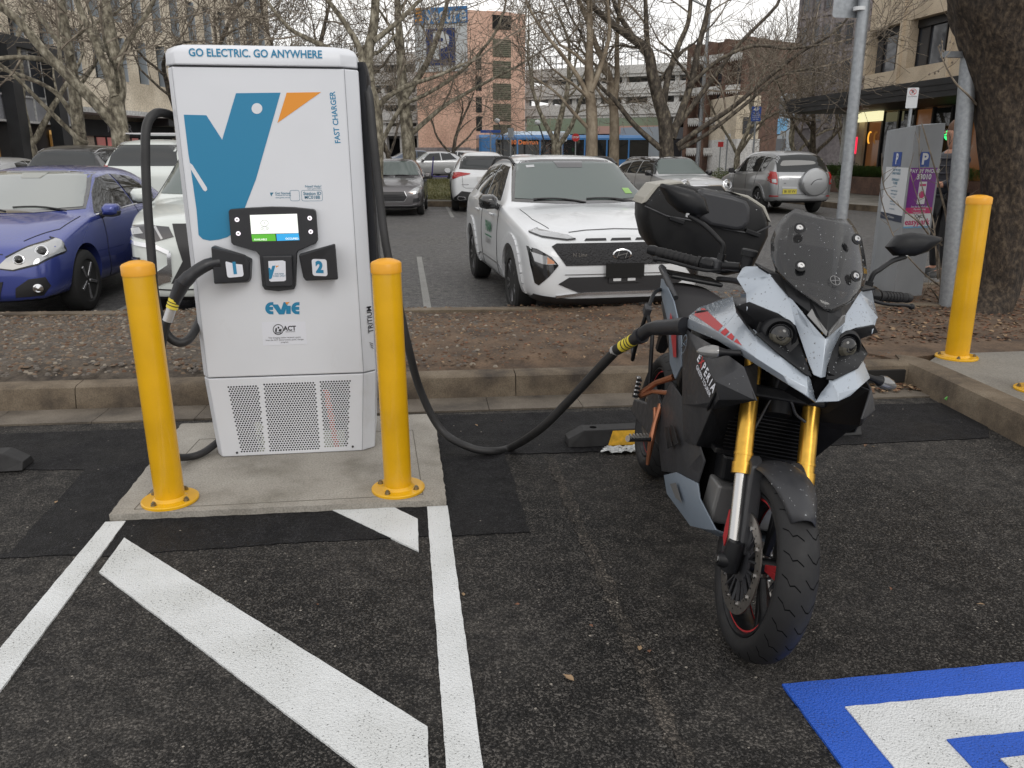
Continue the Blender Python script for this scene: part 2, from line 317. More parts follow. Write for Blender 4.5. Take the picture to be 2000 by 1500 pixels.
# soil ground to the right, reaching behind the bollard
mb = MB(); mb.prism([(KB.x-.05, KB.y+.15), (e1.x, e1.y+.012), (9, e1.y-.01), (12, 7.6), (8.6, 8.3), (5.8, 8.35), (2.3, 7.5)], (0, 0, 0), X, Yv, Z, .155)
struct('soil_bed_right', mb, 'dirt')
kerbrun('kerb_lane_side', spline([Vector((12, 7.7, 0)), Vector((8.6, 8.42, 0)), Vector((5.8, 8.45, 0)), Vector((2.5, 7.6, 0))], 6))
mq = G(1862, 768, .08); struct('spray_mark', MB().bar(mq+Vector((-.05, .0, -.04)), mq+Vector((.03, -.02, .055)), .012, .012), pm('spray_green', (.12, .4, .08), .6))
# charger plinth
flat('charger_plinth', P_((215, 1019), (872, 989), (848, 818), (356, 838)), 'concrete_slab', .034, .0035, 9)
S_ = [G(*q, .034) for q in ((262, 995), (826, 966), (806, 840), (390, 858))]
mb = MB()
for a, b in zip(S_, S_[1:]+S_[:1]): mb.bar(a+Z*.0003, b+Z*.0003, .004, .0015)
struct('plinth_joint_line', mb, pm('joint_dark', (.12, .11, .09), .9))
# painted lines
flat('line_marking_right', P_((834, 992), (874, 990), (946, 1520), (873, 1520)), 'paint_white', .0072, .0012, 5)
flat('line_marking_left', P_((206, 1022), (246, 1020), (-60, 1435), (-60, 1360), (0, 1270)), 'paint_white', .0072, .0012, 6)
flat('hatch_marking_long', P_((243, 1053), (835, 1423), (838, 1520), (722, 1520), (194, 1120)), 'paint_white', .0076, .0012, 7)
flat('hatch_marking_short', P_((648, 998), (762, 990), (816, 1016), (818, 1079)), 'paint_white', .0076, .0012, 8)
# faint long scratch lines on the asphalt
flat('worn_line', P_((1064, 892), (1082, 892), (1370, 1520), (1330, 1520)), asphalt('asphalt_worn', (.02, .0185, .017), (.05, .046, .042), (.15, .135, .12)), .0035, .012, 11)
# blue and white parking symbol
Bq = [G2(1527, 1340), G2(2000, 1296)]
def bilin(u, v):  # symbol square: u along its top edge, v towards the camera, metres
    o_ = Vector(Bq[0]); e = (Vector(Bq[1])-o_).normalized(); n = Vector((e.y, -e.x)); return tuple(o_+e*u+n*v)
fl = lambda nm, q, m_, z, s: flat(nm, [bilin(*k) for k in q], m_, z, .0015, s)
fl('bay_symbol_blue', [(0, 0), (1.5, 0), (1.5, 1.5), (0, 1.5)], 'paint_blue', .008, 21)
a_ = .13
fl('bay_symbol_white', [(a_, a_), (1.37, a_), (1.37, 1.37), (a_, 1.37)], 'paint_white', .0122, 22)
fl('bay_symbol_inner_blue', [(a_+.2, a_+.17), (1.2, a_+.17), (1.2, 1.2), (a_+.2, 1.2)], 'paint_blue', .0162, 23)
fl('bay_symbol_inner_white', [(a_+.29, a_+.26), (1.1, a_+.26), (1.1, 1.1), (a_+.29, 1.1)], 'paint_white', .0202, 24)
# ------------------------------------------------------------------ charger
pm('white_powder', (.66, .68, .72), .38, noise=(2.5, .03), bump=(400, .04, .001)); pm('charger_blue', (.012, .2, .37), .4); pm('charger_orange', (.72, .27, .02), .4)
pm('black_plastic', (.018, .019, .023), .42, rvar=(14, .33, .55)); pm('black_rubber', (.02, .02, .021), .5, rvar=(9, .4, .62), bump=(60, .1, .002)); pm('hole_dark', (.012, .013, .016), .9); pm('hole_red', (.3, .07, .04), .9); pm('hole_pale', (.22, .24, .2), .9)
pm('ink_black', (.02, .02, .025), .5); pm('ink_teal', (.03, .16, .26), .5); pm('label_white', (.68, .7, .76), .4); pm('seam', (.05, .05, .055), .8); pm('steel', (.45, .44, .42), .35, 1)
pm('screen_white', (.02, .02, .02), .2, emit=((.97, 1, .93), 1.05)); pm('screen_green', (.02, .02, .02), .2, emit=((.10, .5, .02), .9)); pm('screen_blue', (.02, .02, .02), .2, emit=((.02, .42, .85), .9)); pm('screen_line', (.02, .02, .02), .2, emit=((.35, .36, .35), .9)); pm('led_ring', (.1, .1, .1), .3, emit=((1, .9, 1), 1.3))
CY = 4.115
ch = thing('ev_charger', 'white electric car charger with a blue and orange bird, screen and two plug holders', 'charger', (-.62, 4.35, .034))
def cp(x, y, off=0): p = YP(x, y, CY-off); return (p.x, p.z)
cc = -Vector(ch.location)
def chobj(name, mb, mat, parent=None, **k):
    mb.v = [tuple(Vector(v)+cc) for v in mb.v] if isinstance(mb, MB) else mb.v
    return obj(name, mb, mat, parent or ch, **k)
def cring(z, xl, xr, yf, yb, cl=.03, cr=.062, cd=.05): return [(xl, yb, z), (xl, yf+cd, z), (xl+cl, yf, z), (xr-cr, yf, z), (xr, yf+cd, z), (xr, yb, z)]
def silh(y): # left / right silhouette pixels at row y
    L = np.interp(y, [128, 738, 900], [327, 399, 429]); Rr = np.interp(y, [128, 720, 885], [699, 735, 733]); return L, Rr
def zx(y):
    l, r_ = silh(y); a = YP(l, y, CY+.05); b = YP(r_, y, CY+.05); return a.z, a.x, b.x
zb_, xlb, xrb = zx(893); zs, xls, xrs = zx(735); zt, xlt, xrt = zx(132)
yB = CY+.50
body = MB(); body.rings([cring(z, a, b, CY, yB) for z, a, b in ((zs+.004, xls, xrs), (zt, xlt, xrt))])
chobj('cabinet', body, 'white_powder', bevel=.006)
low = MB(); low.rings([cring(z, a, b, CY, yB) for z, a, b in ((.036, xlb, xrb), (zs-.002, xls+.001, xrs-.001))])
lp = chobj('lower_panel', low, 'white_powder', bevel=.005)
chobj('base_plate', MB().rings([cring(z, xlb+.015, xrb-.012, CY+.01, yB-.01) for z in (.0342, .0355)]), 'seam')
lid = MB(); _, _, _ = 0, 0, 0
zl = YP(325, 128, CY).z; zh = YP(340, 96, CY).z
XL = YP(321, 118, CY+.03).x; XR = YP(697, 118, CY+.03).x
lid.rings([cring(z, XL+i_, XR-i_, CY-.012+i_*.8, yB+.01-i_, .05, .075, .06) for z, i_ in ((zl+.004, 0), (zh-.012, .001), (zh+.006, .012), (zh+.022, .04), (zh+.028, .09))])
chobj('lid', lid, 'white_powder', bevel=.006, smooth=50)
chobj('seam_line', MB().rings([cring(z, xlt+.006, xrt-.006, CY+.006, yB-.006) for z in (zt-.001, zl+.005)]), 'seam')
# vertical panel joint lines on the front and side
mb = MB()
mb.bar((xrt-.062, CY-.0006, zt), (xrs-.062, CY-.0006, zs), .004, .002); mb.bar((xrs-.064, CY-.0006, zs), (xrb-.064, CY-.0006, .04), .003, .002)
mb.bar((xlt+.03, CY-.0006, zt), (xls+.03, CY-.0006, zs), .0012, .001)
chobj('panel_joints', mb, pm('joint_grey', (.25, .26, .28), .7))
mb = MB(); mb.prism([cp(729.5, 632), cp(731, 632), cp(731, 705), cp(729.5, 705)], (0, CY+.01, 0), X, Z, Yv, -.001)
# black cable channels on both flanks
mb = MB(); mb.rings([[(x0, yB-.02, z), (x0, CY+.09, z), (x0+.035, CY+.07, z), (x0+.045, CY+.10, z), (x0+.045, yB-.05, z)] for z, x0 in ((1.0, np.interp(1.0, [zs, zt], [xrs, xrt])+.001), (zt-.02, xrt+.001), (zt+.04, xrt-.01))])
chobj('cable_channel', mb, 'black_plastic')
mb = MB(); mb.rings([[(x0, yB-.02, z), (x0, CY+.12, z), (x0-.02, CY+.14, z), (x0-.02, yB-.05, z)] for z, x0 in ((1.0, np.interp(1.0, [zs, zt], [xls, xlt])-.001), (zt-.02, xlt-.001))])
chobj('cable_channel', mb, 'black_plastic')
def art(name, polys, mat, off, th=.0006, parent=None):
    mb = MB()
    for k, q in enumerate(polys): mb.prism([cp(*p) for p in q], (0, CY-off-.0002*(k % 3), 0), X, Z, Yv, -th)
    return chobj(name, mb, mat, parent)
circ = lambda cx, cy, r_, n=24, a0=0, a1=360: [(cx+r_*cos(R(a0+(a1-a0)*i/n)), cy+r_*sin(R(a0+(a1-a0)*i/n))) for i in range(n if a1-a0 == 360 else n+1)]
body_blue = [(359, 224), (403, 225), (434, 273), (461, 182), (548, 181)]+[(500, 350), (463, 445), (455, 456), (444, 463), (428, 468), (410, 470), (396, 467), (388, 459), (384, 410), (371, 318), (368, 300)]
art('bird_emblem', [body_blue], 'charger_blue', .0010)
art('bird_beak', [[(560, 181), (627, 180), (542, 240)]], 'charger_orange', .0010)
art('bird_eye', [circ(502, 212, 10.5)], 'white_powder', .0022)
art('bird_wing', [[(371, 318), (376, 322), (404, 366), (405, 371), (401, 374), (397, 371), (373, 331)]], 'white_powder', .0022)
lidN = Vector((0, -1, 0)); lc = YP(500, 105, CY-.012)
chobj('slogan', textmb('GO ELECTRIC. GO ANYWHERE', .0475, MB(), (lc.x, CY-.0115, lc.z), X, Z, lidN, bold=.022, thick=.002, sx=.90), 'charger_blue')
q = YP(655, 230, CY)
chobj('side_lettering', textmb('FAST CHARGER', .036, MB(), (q.x, CY, q.z), (-.055, 0, 1), (-1, 0, -.055), lidN, bold=.02, thick=.001, sx=.93), 'charger_blue')
# small print above the screen
mb = MB()
for s_, sz, px, py, al in (('Need Help?', .0165, 628, 364, 'RIGHT'), ('support.goevie.com.au', .0075, 628, 368.5, 'RIGHT'), ('Get Started', .0155, 537, 377.5, 'LEFT'), ('Download the Evie app', .0078, 538, 381.5, 'LEFT'), ('www.goevie.com.au', .0085, 538, 386, 'LEFT')):
    q = YP(px, py, CY); textmb(s_, sz, mb, (q.x, CY, q.z), X, Z, lidN, align=al, thick=.001, bold=.01)
for s_, py in (('Station ID', 378), ('MC018B', 385.5)):
    q = YP(610, py, CY); textmb(s_, .021, mb, (q.x, CY, q.z), X, Z, lidN, thick=.0016, bold=.015)
for p1, p2 in ((588, 630.5), (565.5, 586)):
    a = cp(p1, 371.5); b = cp(p2, 392.5); cx, cz = (a[0]+b[0])/2, (a[1]+b[1])/2; W_, H_ = b[0]-a[0], a[1]-b[1]
    ou = rrect(W_, H_, .009, 4, cx, cz); inn = rrect(W_-.003, H_-.003, .008, 4, cx, cz)
    for i in range(len(ou)):
        j = (i+1) % len(ou); mb.add([(ou[i][0], CY-.001, ou[i][1]), (ou[j][0], CY-.001, ou[j][1]), (inn[j][0], CY-.001, inn[j][1]), (inn[i][0], CY-.001, inn[i][1])], [(0, 1, 2, 3)])
mb.prism([cp(*p) for p in ((527.5, 376), (534.5, 376), (531, 381), (531, 383.5), (528.5, 381))], (0, CY, 0), X, Z, Yv, -.001)
chobj('instruction_print', mb, 'ink_teal')
# EVIE lettering
def eletter(x0, w_, y0=590, y1=614):
    cy = (y0+y1)/2; r_ = (y1-y0)/2; out = [(x0+w_, y0)]
    out += [(x0+r_*1.0-r_*sin(R(a)), cy-r_*cos(R(a))) for a in range(10, 175, 15)]
    out += [(x0+w_, y1), (x0+w_, y1-6.2), (x0+w_-5, y1-6.2), (x0+7.5, cy+3.2), (x0+w_-.5, cy+3.2), (x0+w_-.5, cy-2.8), (x0+7.5, cy-2.8), (x0+w_-5, y0+6.2), (x0+w_, y0+6.2)]
    return out
art('brand_lettering', [eletter(518, 16), [(531, 594.5), (543, 594.5), (549, 605), (554, 590), (563, 590), (555.5, 614), (545, 614)], [(559, 597), (568, 597), (568, 613), (559, 613)], eletter(569, 16)], 'charger_blue', .0008)
art('brand_beak', [[(557, 590), (566, 590), (560, 595)]], 'charger_orange', .002)
# government notice
art('notice_sticker', [[(511, 629), (596, 628), (600, 672), (514, 675)]], 'label_white', .0007)
mb = MB(); cx, cy = 543.5, 643.5
ou = circ(cx, cy, 10.5, 32); inn = circ(cx, cy, 9, 32)
for i in range(32):
    j = (i+1) % 32; A, B, C_, D = cp(*ou[i]), cp(*ou[j]), cp(*inn[j]), cp(*inn[i]); mb.add([(A[0], CY-.0022, A[1]), (B[0], CY-.0022, B[1]), (C_[0], CY-.0022, C_[1]), (D[0], CY-.0022, D[1])], [(0, 1, 2, 3)])
for pl in ([(538, 641), (541, 640), (541, 648), (537, 648)], [(542, 638), (545, 638), (546, 641), (543, 642)], [(545, 643), (550, 642), (550, 648), (544, 647)], [(537, 649), (550, 649), (549, 651), (538, 651)]):
    mb.prism([cp(*p) for p in pl], (0, CY-.0014, 0), X, Z, Yv, -.0008)
for s_, sz, px, py, bo in (('ACT', .034, 566, 641.5, .03), ('Government', .010, 567, 647.5, 0), ('This charging station received a grant', .0115, 556, 659, 0), ("from the ACT Government's public charger", .0115, 556.5, 663.5, 0), ('program.', .0115, 556.5, 668, 0)):
    q = YP(px, py, CY); textmb(s_, sz, mb, (q.x, CY-.0014, q.z), X, Z, lidN, thick=.0009, bold=bo, sx=.92)
chobj('notice_print', mb, 'ink_black')
q = YP(717, 683, CY+.03)
fx = Vector((.062, .05, 0)).normalized()
mb = MB(); P0 = Vector((xrs-.018, CY+.035, .72)); 
textmb('TRITIUM', .044, mb, P0-Vector((0, .0, 0))+Vector((.62, -.78, 0))*.002+Z*.02, (-.03, 0, 1), (-fx.x, -fx.y, 0), (.62, -.78, 0), thick=.001, bold=.012, sx=.85)
for k in range(3): mb.bar(P0+Vector((.62, -.78, 0))*.0015+Z*(-.1-.012*k)+fx*(-.01+.004*k), P0+Vector((.62, -.78, 0))*.0015+Z*(-.1-.012*k-.012)+fx*.012, .003, .002)
chobj('maker_lettering', mb, 'ink_black')
# perforated vents: three fields of round holes in offset rows
mb = MB()
def perf(x0a, x1a, ya, x0b, x1b, yb):
    rows = 31
    for r_ in range(rows):
        t = r_/(rows-1); zy = ya+(yb-ya)*t; xa, xb = x0a+(x0b-x0a)*t, x1a+(x1b-x1a)*t
        L0 = cp(xa, zy); L1 = cp(xb, zy); pit = .0137; n = int((L1[0]-L0[0])/pit); 
        for k in range(n+1):
            x = L0[0]+k*pit+(pit/2 if r_ % 2 else 0)
            if x > L1[0]: continue
            z = L0[1]; u = (x-cp(628, zy)[0])/.16; mi = 0
            if xa > 600:
                if abs(u-.10-t*.38) < .09 and t > .1: mi = 1
                elif t > .74 and u < .75: mi = 2
            elif xa < 520 and (x-L0[0]) > .09 and t > .55 and rnd.random() < .6: mi = 2
            mb.add([(x+.0050*cos(a), CY-.0006, z+.0050*sin(a)) for a in [pi/3*i for i in range(6)]], [(5, 4, 3, 2, 1, 0)], mi)
perf(446, 505, 756, 472, 518, 882); perf(516, 617, 751, 528, 625, 880); perf(626, 684, 746, 635, 680, 872)
chobj('vent', mb, ['hole_dark', 'hole_red', 'hole_pale'], lp)
mb = MB()
for p in ((463, 884), (689, 872)): q = cp(*p); mb.lathe([(.006, 0), (.006, .004), (0, .005)], (q[0], CY, q[1]), 'Y', 10)
mb.v = [(v[0], 2*CY-v[1], v[2]) for v in mb.v]
chobj('screw', mb, 'seam', lp)
# screen console: Y shaped housing
def slab(name, pts, off0, th, mat, parent=None, bevel=.006, rx=0):
    mb = MB(); mb.prism([cp(*p) for p in pts], (0, CY-off0, 0), X, Z, Yv, -th); return chobj(name, mb, mat, parent, bevel=bevel)
cons = slab('console', [(449, 412), (452, 408), (490, 405), (532, 403), (575, 404), (614, 408), (618, 412), (622, 468), (618, 474), (584, 489), (581, 494), (579, 556), (576, 563), (545, 567), (519, 564), (514, 556), (509, 497), (503, 490), (458, 477), (454, 472)], .0, .035, 'black_plastic', bevel=.008)
slab('card_reader', [(515, 497), (573, 496), (576, 553), (572, 557), (524, 558), (520, 554)], .035, .022, 'black_plastic', cons, bevel=.008)
o1 = .0360
def sc_poly(nm, pts, mat, off, par=cons):
    mb = MB(); mb.prism([tuple((YP(*p, CY-off).x, YP(*p, CY-off).z)) for p in pts], (0, CY-off, 0), X, Z, Yv, -.0006); return chobj(nm, mb, mat, par)
sc_poly('screen_bezel', [(484, 416), (584, 415), (590, 472), (490, 477)], 'ink_black', .0352)
scr = sc_poly('screen', [(488, 420), (580, 417.5), (583, 455), (491, 457)], 'screen_white', .0362)
sc_poly('screen_panel_green', [(491, 458), (537.5, 457), (539, 470.5), (493, 471.5)], 'screen_green', .0364)
sc_poly('screen_panel_blue', [(539.5, 457), (583, 455.5), (585, 469), (541, 470.5)], 'screen_blue', .0364)
mb = MB()
def ring(cx, cy, rx_, ry_, t_, off):
    n = 20
    for i in range(n):
        a, b = 2*pi*i/n, 2*pi*(i+1)/n; pts = [(cx+rx_*cos(a), cy+ry_*sin(a)), (cx+rx_*cos(b), cy+ry_*sin(b)), (cx+(rx_-t_)*cos(b), cy+(ry_-t_)*sin(b)), (cx+(rx_-t_)*cos(a), cy+(ry_-t_)*sin(a))]
        mb.add([YP(*p, CY-off) for p in pts], [(0, 1, 2, 3)])
ring(516.5, 436, 8, 6.5, .9, .0373); ring(517, 446, 8, 4, .8, .0373); ring(513.5, 446, 1.6, 1.6, .6, .0375); ring(521, 446, 1.6, 1.6, .6, .0375); ring(516.5, 435.5, 1.6, 1.4, .6, .0375)
for s_, px, py, al, sz in (('AVAILABLE', 495, 468.5, 'LEFT', .011), ('OCCUPIED', 583, 467, 'RIGHT', .011)):
    pass
chobj('screen_icon', mb, 'screen_line', scr)
mb = MB(); q = YP(496, 468, CY-.037); textmb('AVAILABLE', .0125, mb, (q.x, CY-.0372, q.z), X, Z, lidN, align='LEFT', bold=.02); q = YP(583, 466, CY-.037); textmb('OCCUPIED', .0125, mb, (q.x, CY-.0372, q.z), X, Z, lidN, align='RIGHT', bold=.02)
chobj('screen_words', mb, 'screen_white', scr)
for px, py in ((463, 429), (465.5, 456), (605, 426), (607, 452.5)):
    q = YP(px, py, CY-.035); mb = MB(); mb.lathe([(.0105, 0), (.0105, .003), (.0055, .0035), (.0045, .001), (0, .001)], (0, 0, 0), 'Y', 18); mb.v = [(v[0]+q.x, CY-.035-v[1], v[2]+q.z) for v in mb.v]
    b_ = chobj('button', mb, 'led_ring', cons); mb = MB().lathe([(.0055, 0), (.005, .0045), (0, .005)], (0, 0, 0), 'Y', 14); mb.v = [(v[0]+q.x, CY-.035-v[1], v[2]+q.z) for v in mb.v]; chobj('button_centre', mb, 'steel', b_)
sc_poly('reader_card', [(524, 510), (552, 508.5), (557.5, 510.5), (558.5, 547), (555, 549), (529, 550), (526, 548)], 'label_white', .0575)
mb = MB(); mb.prism([(YP(*p, CY-.058).x, YP(*p, CY-.058).z) for p in ((524.5, 523), (527, 523), (529.5, 527), (532, 519), (538, 518.5), (531, 543), (529, 545), (526, 545))], (0, CY-.0582, 0), X, Z, Yv, -.0006); chobj('card_emblem', mb, 'charger_blue', cons)
mb = MB(); mb.prism([(YP(*p, CY-.058).x, YP(*p, CY-.058).z) for p in ((539, 519), (545, 519), (539, 523))], (0, CY-.0582, 0), X, Z, Yv, -.0006); chobj('card_beak', mb, 'charger_orange', cons)
mb = MB()
for s_, py in (('EVIE RFID', 535), ('CARD ONLY', 539)): q = YP(545.5, py, CY-.058); textmb(s_, .0105, mb, (q.x, CY-.0583, q.z), X, Z, lidN, bold=.01)
chobj('card_print', mb, 'ink_teal', cons)
# plug holders: wedge housings that open outward
def holder(nm, pts, ins, num, dx):
    F = [Vector((*[YP(x, y, CY-d)[i] for i in (0,)], CY-d, YP(x, y, CY-d).z)) for x, y, d in pts]; B = [Vector((YP(x, y, CY).x, CY, YP(x, y, CY).z)) for x, y in ins]
    mb = MB(); mb.rings([B, F]); o = chobj(nm, mb, 'black_plastic', bevel=.007)
    N = (F[1]-F[0]).cross(F[2]-F[0]).normalized(); N = -N if N.y > 0 else N
    U = Vector((N.y*-1, N.x, 0)).normalized(); U = U if U.x > 0 else -U; V = N.cross(U); V = V if V.z > 0 else -V
    c_ = sum(F, Vector())/len(F)+U*dx; mb = MB(); mb.prism(rrect(.079, .082, .012), c_+N*.001, U, V, N, .002); lab = chobj('number_label', mb, 'label_white', o)
    mb = textmb(num, .074, MB(), c_, U, V, N, bold=.06, thick=.0042); chobj('number', mb, 'charger_blue', lab)
    return o, F
holder('plug_holder', [(412, 482, .13), (478, 497, .06), (488, 515, .055), (487, 545, .055), (481, 551, .055), (418, 555, .13)], [(418, 478), (482, 500), (494, 504), (492, 545), (486, 552), (424, 553)], '1', -.008)
holder('plug_holder', [(583, 498, .055), (655, 475, .13), (661, 546, .13), (597, 549, .055), (592, 542, .055)], [(585, 495), (652, 480), (656, 545), (600, 546), (594, 540)], '2', .02)
# cables hang from the head of the charger
def cable(name, P, r_, parent, mat='black_rubber', n=14): return chobj(name, MB().tube(spline(P, 10), r_, n), mat, parent, smooth=60)
pY = lambda x, y, Y_: YP(x, y, Y_)
cable('cable', [pY(345, 232, 4.33), pY(325, 222, 4.25), pY(303, 222, 4.18), pY(287, 245, 4.14), pY(284, 300, 4.12), pY(288, 400, 4.1), pY(296, 500, 4.08), pY(303, 580, 4.06), pY(322, 645, 4.05), pY(345, 668, 4.05), pY(368, 663, 4.08), pY(388, 630, 4.2), pY(398, 590, 4.4)], .021, ch)
plug = MB().tube(spline([pY(428, 512, 4.02), pY(405, 517, 4.0), pY(375, 536, 3.98), pY(352, 560, 3.97)], 6), [.028]*6+[.030]*7+[.034]*5+[.03], 14)
cn = chobj('connector', plug, 'black_plastic', smooth=50)
chobj('connector_grip', MB().tube([pY(357, 552, 3.97), pY(343, 582, 3.97), pY(336, 600, 3.97)], [.037, .029, .026], 14), 'black_plastic', cn, smooth=50)
pm('label_yellow', (.75, .62, .06), .5); pm('silver_sleeve', (.55, .55, .56), .4, .6)
chobj('connector_label', MB().tube([pY(341.5, 584, 3.969), pY(335.5, 602, 3.969)], .0275, 14), 'label_yellow', cn, smooth=50)
mb = MB()
for t in (.3, .6): a = pY(341.5, 584, 3.969).lerp(pY(335.5, 602, 3.969), t); mb.tube([a, a+(pY(335.5, 602, 3.969)-pY(341.5, 584, 3.969))*.09], .0282, 14)
chobj('label_stripe', mb, 'ink_black', cn)
cable('connector_sleeve', [pY(336, 600, 3.97), pY(331, 615, 3.97), pY(327, 627, 3.97)], .023, cn, 'silver_sleeve')
cable('cable', [pY(328, 624, 3.97), pY(322, 645, 3.98), pY(313, 700, 4.0), pY(308, 780, 4.02), pY(316, 850, 4.0), pY(340, 888, 3.98), G(365, 893, .062), G(395, 885, .06), G(422, 866, .075), G(440, 850, .12)], .019, ch)
# bollards
pm('yellow_paint', (.70, .38, .003), .34, noise=(4, .12), coat=.3, bump=(30, .05, .002)); pm('yellow_cap', (.74, .34, .008), .38); pm('bolt', (.3, .27, .2), .4, 1)
def scuffs(name, scale, lo, hi, col, amt=.7):
    m = M[name]; t = m.node_tree; b = t.nodes['Principled BSDF']; L = t.links.new; src = b.inputs['Base Color'].links[0].from_socket
    tc = addn(m, 'ShaderNodeTexCoord'); mp = addn(m, 'ShaderNodeMapping'); mp.inputs['Scale'].default_value = (1, 1, .35); L(tc.outputs['Object'], mp.inputs[0]); n = addn(m, 'ShaderNodeTexNoise', Scale=scale, Detail=9.0, Roughness=.7); L(mp.outputs[0], n.inputs['Vector'])
    mr = addn(m, 'ShaderNodeMapRange'); mr.inputs[1].default_value = lo; mr.inputs[2].default_value = hi; mr.inputs[4].default_value = amt; L(n.outputs[0], mr.inputs[0])
    mx = addn(m, 'ShaderNodeMix', data_type='RGBA'); L(mr.outputs[0], mx.inputs[0]); L(src, mx.inputs[6]); mx.inputs[7].default_value = (*col, 1); L(mx.outputs[2], b.inputs['Base Color'])
scuffs('yellow_paint', 9, .62, .72, (.30, .16, .03)); scuffs('white_powder', 3.5, .60, .80, (.42, .41, .37), .5)
def bollard(loc, h_, label, r_=.0645, tilt=(0, 0), flange=.125, group='yellow steel bollards'):
    t = thing('bollard', label, 'bollard', loc, 0, group); t.rotation_euler = (tilt[0], tilt[1], 0)
    obj('post', MB().lathe([(r_, .008), (r_, h_-.062)], n=40), 'yellow_paint', t, smooth=40)
    obj('cap', MB().lathe([(r_+.003, h_-.062), (r_+.003, h_-.022), (r_-.004, h_-.014), (r_*.5, h_-.003), (0, h_)], n=40), 'yellow_cap', t, smooth=50)
    obj('flange', MB().lathe([(flange, .0005), (flange, .011), (flange-.004, .014), (r_+.012, .014), (r_, .026)], n=48), 'yellow_paint', t, smooth=30)
    for k in range(4):
        a = R(45+15+90*k); mb = MB().lathe([(.014, .014), (.014, .017), (.0115, .017), (.0115, .027), (.006, .027), (.006, .033), (0, .034)], ((r_+flange)/2*cos(a)*1.02, (r_+flange)/2*sin(a)*1.02, 0), n=6); obj('bolt', mb, 'bolt', t)
    return t
def boll_fit(bot, top, r_=.07, z0=.034):
    b = G(*bot, z0); b.y += .0; h_ = 1.12
    d = YP(*top, b.y); 
    return b, d
b, d = boll_fit((333, 977), (267, 508)); bollard(b, d.z-b.z, 'yellow steel bollard bolted down at the left front of the white charger', tilt=(0, atan2(d.x-b.x, d.z-b.z)))
b, d = boll_fit((778, 955), (753, 504)); bollard(b, d.z-b.z, 'yellow steel bollard bolted down at the right front of the white charger', tilt=(0, atan2(d.x-b.x, d.z-b.z)))
b, d = boll_fit((1868, 698), (1914, 380), z0=.163); bollard(b, d.z-b.z, 'yellow bollard standing on the footpath corner in front of the thick tree trunk', r_=.078, tilt=(0, atan2(d.x-b.x, d.z-b.z)), flange=.14)
b = G(2026, 762, .163); bollard(b, 1.1, 'yellow bollard base flange at the right picture edge on the footpath', r_=.07, flange=.13)
# ------------------------------------------------------------------ motorcycle (its own frame: x forward, y to its left, z up, leaning on its stand)
pm('bike_silver', (.36, .405, .46), .26, .25, noise=(2, .02), coat=.7); pm('bike_black', (.008, .0085, .010), .4, spec=.3, rvar=(20, .3, .55), bump=(120, .08, .001)); pm('bike_grey', (.036, .037, .041), .4, spec=.4, rvar=(25, .3, .55), bump=(150, .1, .001))
pm('bike_tread', (.017, .017, .018), .62, spec=.3, rvar=(14, .5, .75), bump=(90, .2, .002)); pm('gold', (.62, .36, .06), .3, .85, noise=(40, .12)); pm('chrome', (.5, .5, .5), .22, 1); pm('bike_red', (.42, .03, .035), .4); pm('disc_steel', (.34, .32, .30), .32, .9, noise=(40, .2)); pm('bronze', (.38, .16, .09), .35, .8)
pm('seat_vinyl', (.022, .021, .023), .6, bump=(220, .25, .001)); pm('tail_grey', (.19, .23, .28), .4, .2); pm('clear_lens', (.24, .24, .24), .12, .5); pm('lens_glass', (.012, .012, .013), .05, coat=.3); pm('case_black', (.006, .0062, .007), .45, spec=.3, rvar=(12, .35, .6), bump=(160, .3, .001)); pm('case_grey', (.36, .35, .31), .5)
pm('mesh_grey', (.2, .2, .2), .5, .6); pm('void', (.003, .003, .0035), .95, spec=.1)
m_ = pm('smoke_screen', (.012, .0125, .014), .06, coat=.6); m_.node_tree.nodes['Principled BSDF'].inputs['Alpha'].default_value = .66
_h = Vector((sin(-.11519), -cos(-.11519), 0)); _l0 = Vector((cos(-.11519), sin(-.11519), 0)); LN = .18336
_u = Z*cos(LN)+_l0*sin(LN); _l = _l0*cos(LN)-Z*sin(LN); _o = Vector((1.2162, 3.6833, .004))
BM = Matrix(((_h.x, _l.x, _u.x, _o.x), (_h.y, _l.y, _u.y, _o.y), (_h.z, _l.z, _u.z, _o.z), (0, 0, 0, 1)))
bike = thing('motorcycle', 'grey and black electric motorcycle with gold forks plugged into a charging cable', 'motorcycle'); bike.matrix_world = BM
_ci = BM.inverted(); _cl = _ci@Vector(_C)
def S(px, py, y):
    d = _ci.to_3x3()@Vector(ray(px, py)); return _cl+d*((y-_cl.y)/d.y)
def SX(px, py, x):
    d = _ci.to_3x3()@Vector(ray(px, py)); return _cl+d*((x-_cl.x)/d.x)
def mir(p): return Vector((p[0], -p[1], p[2]))
def bo(name, mb, mat, parent=None, **k): return obj(name, mb, mat, parent or bike, **k)
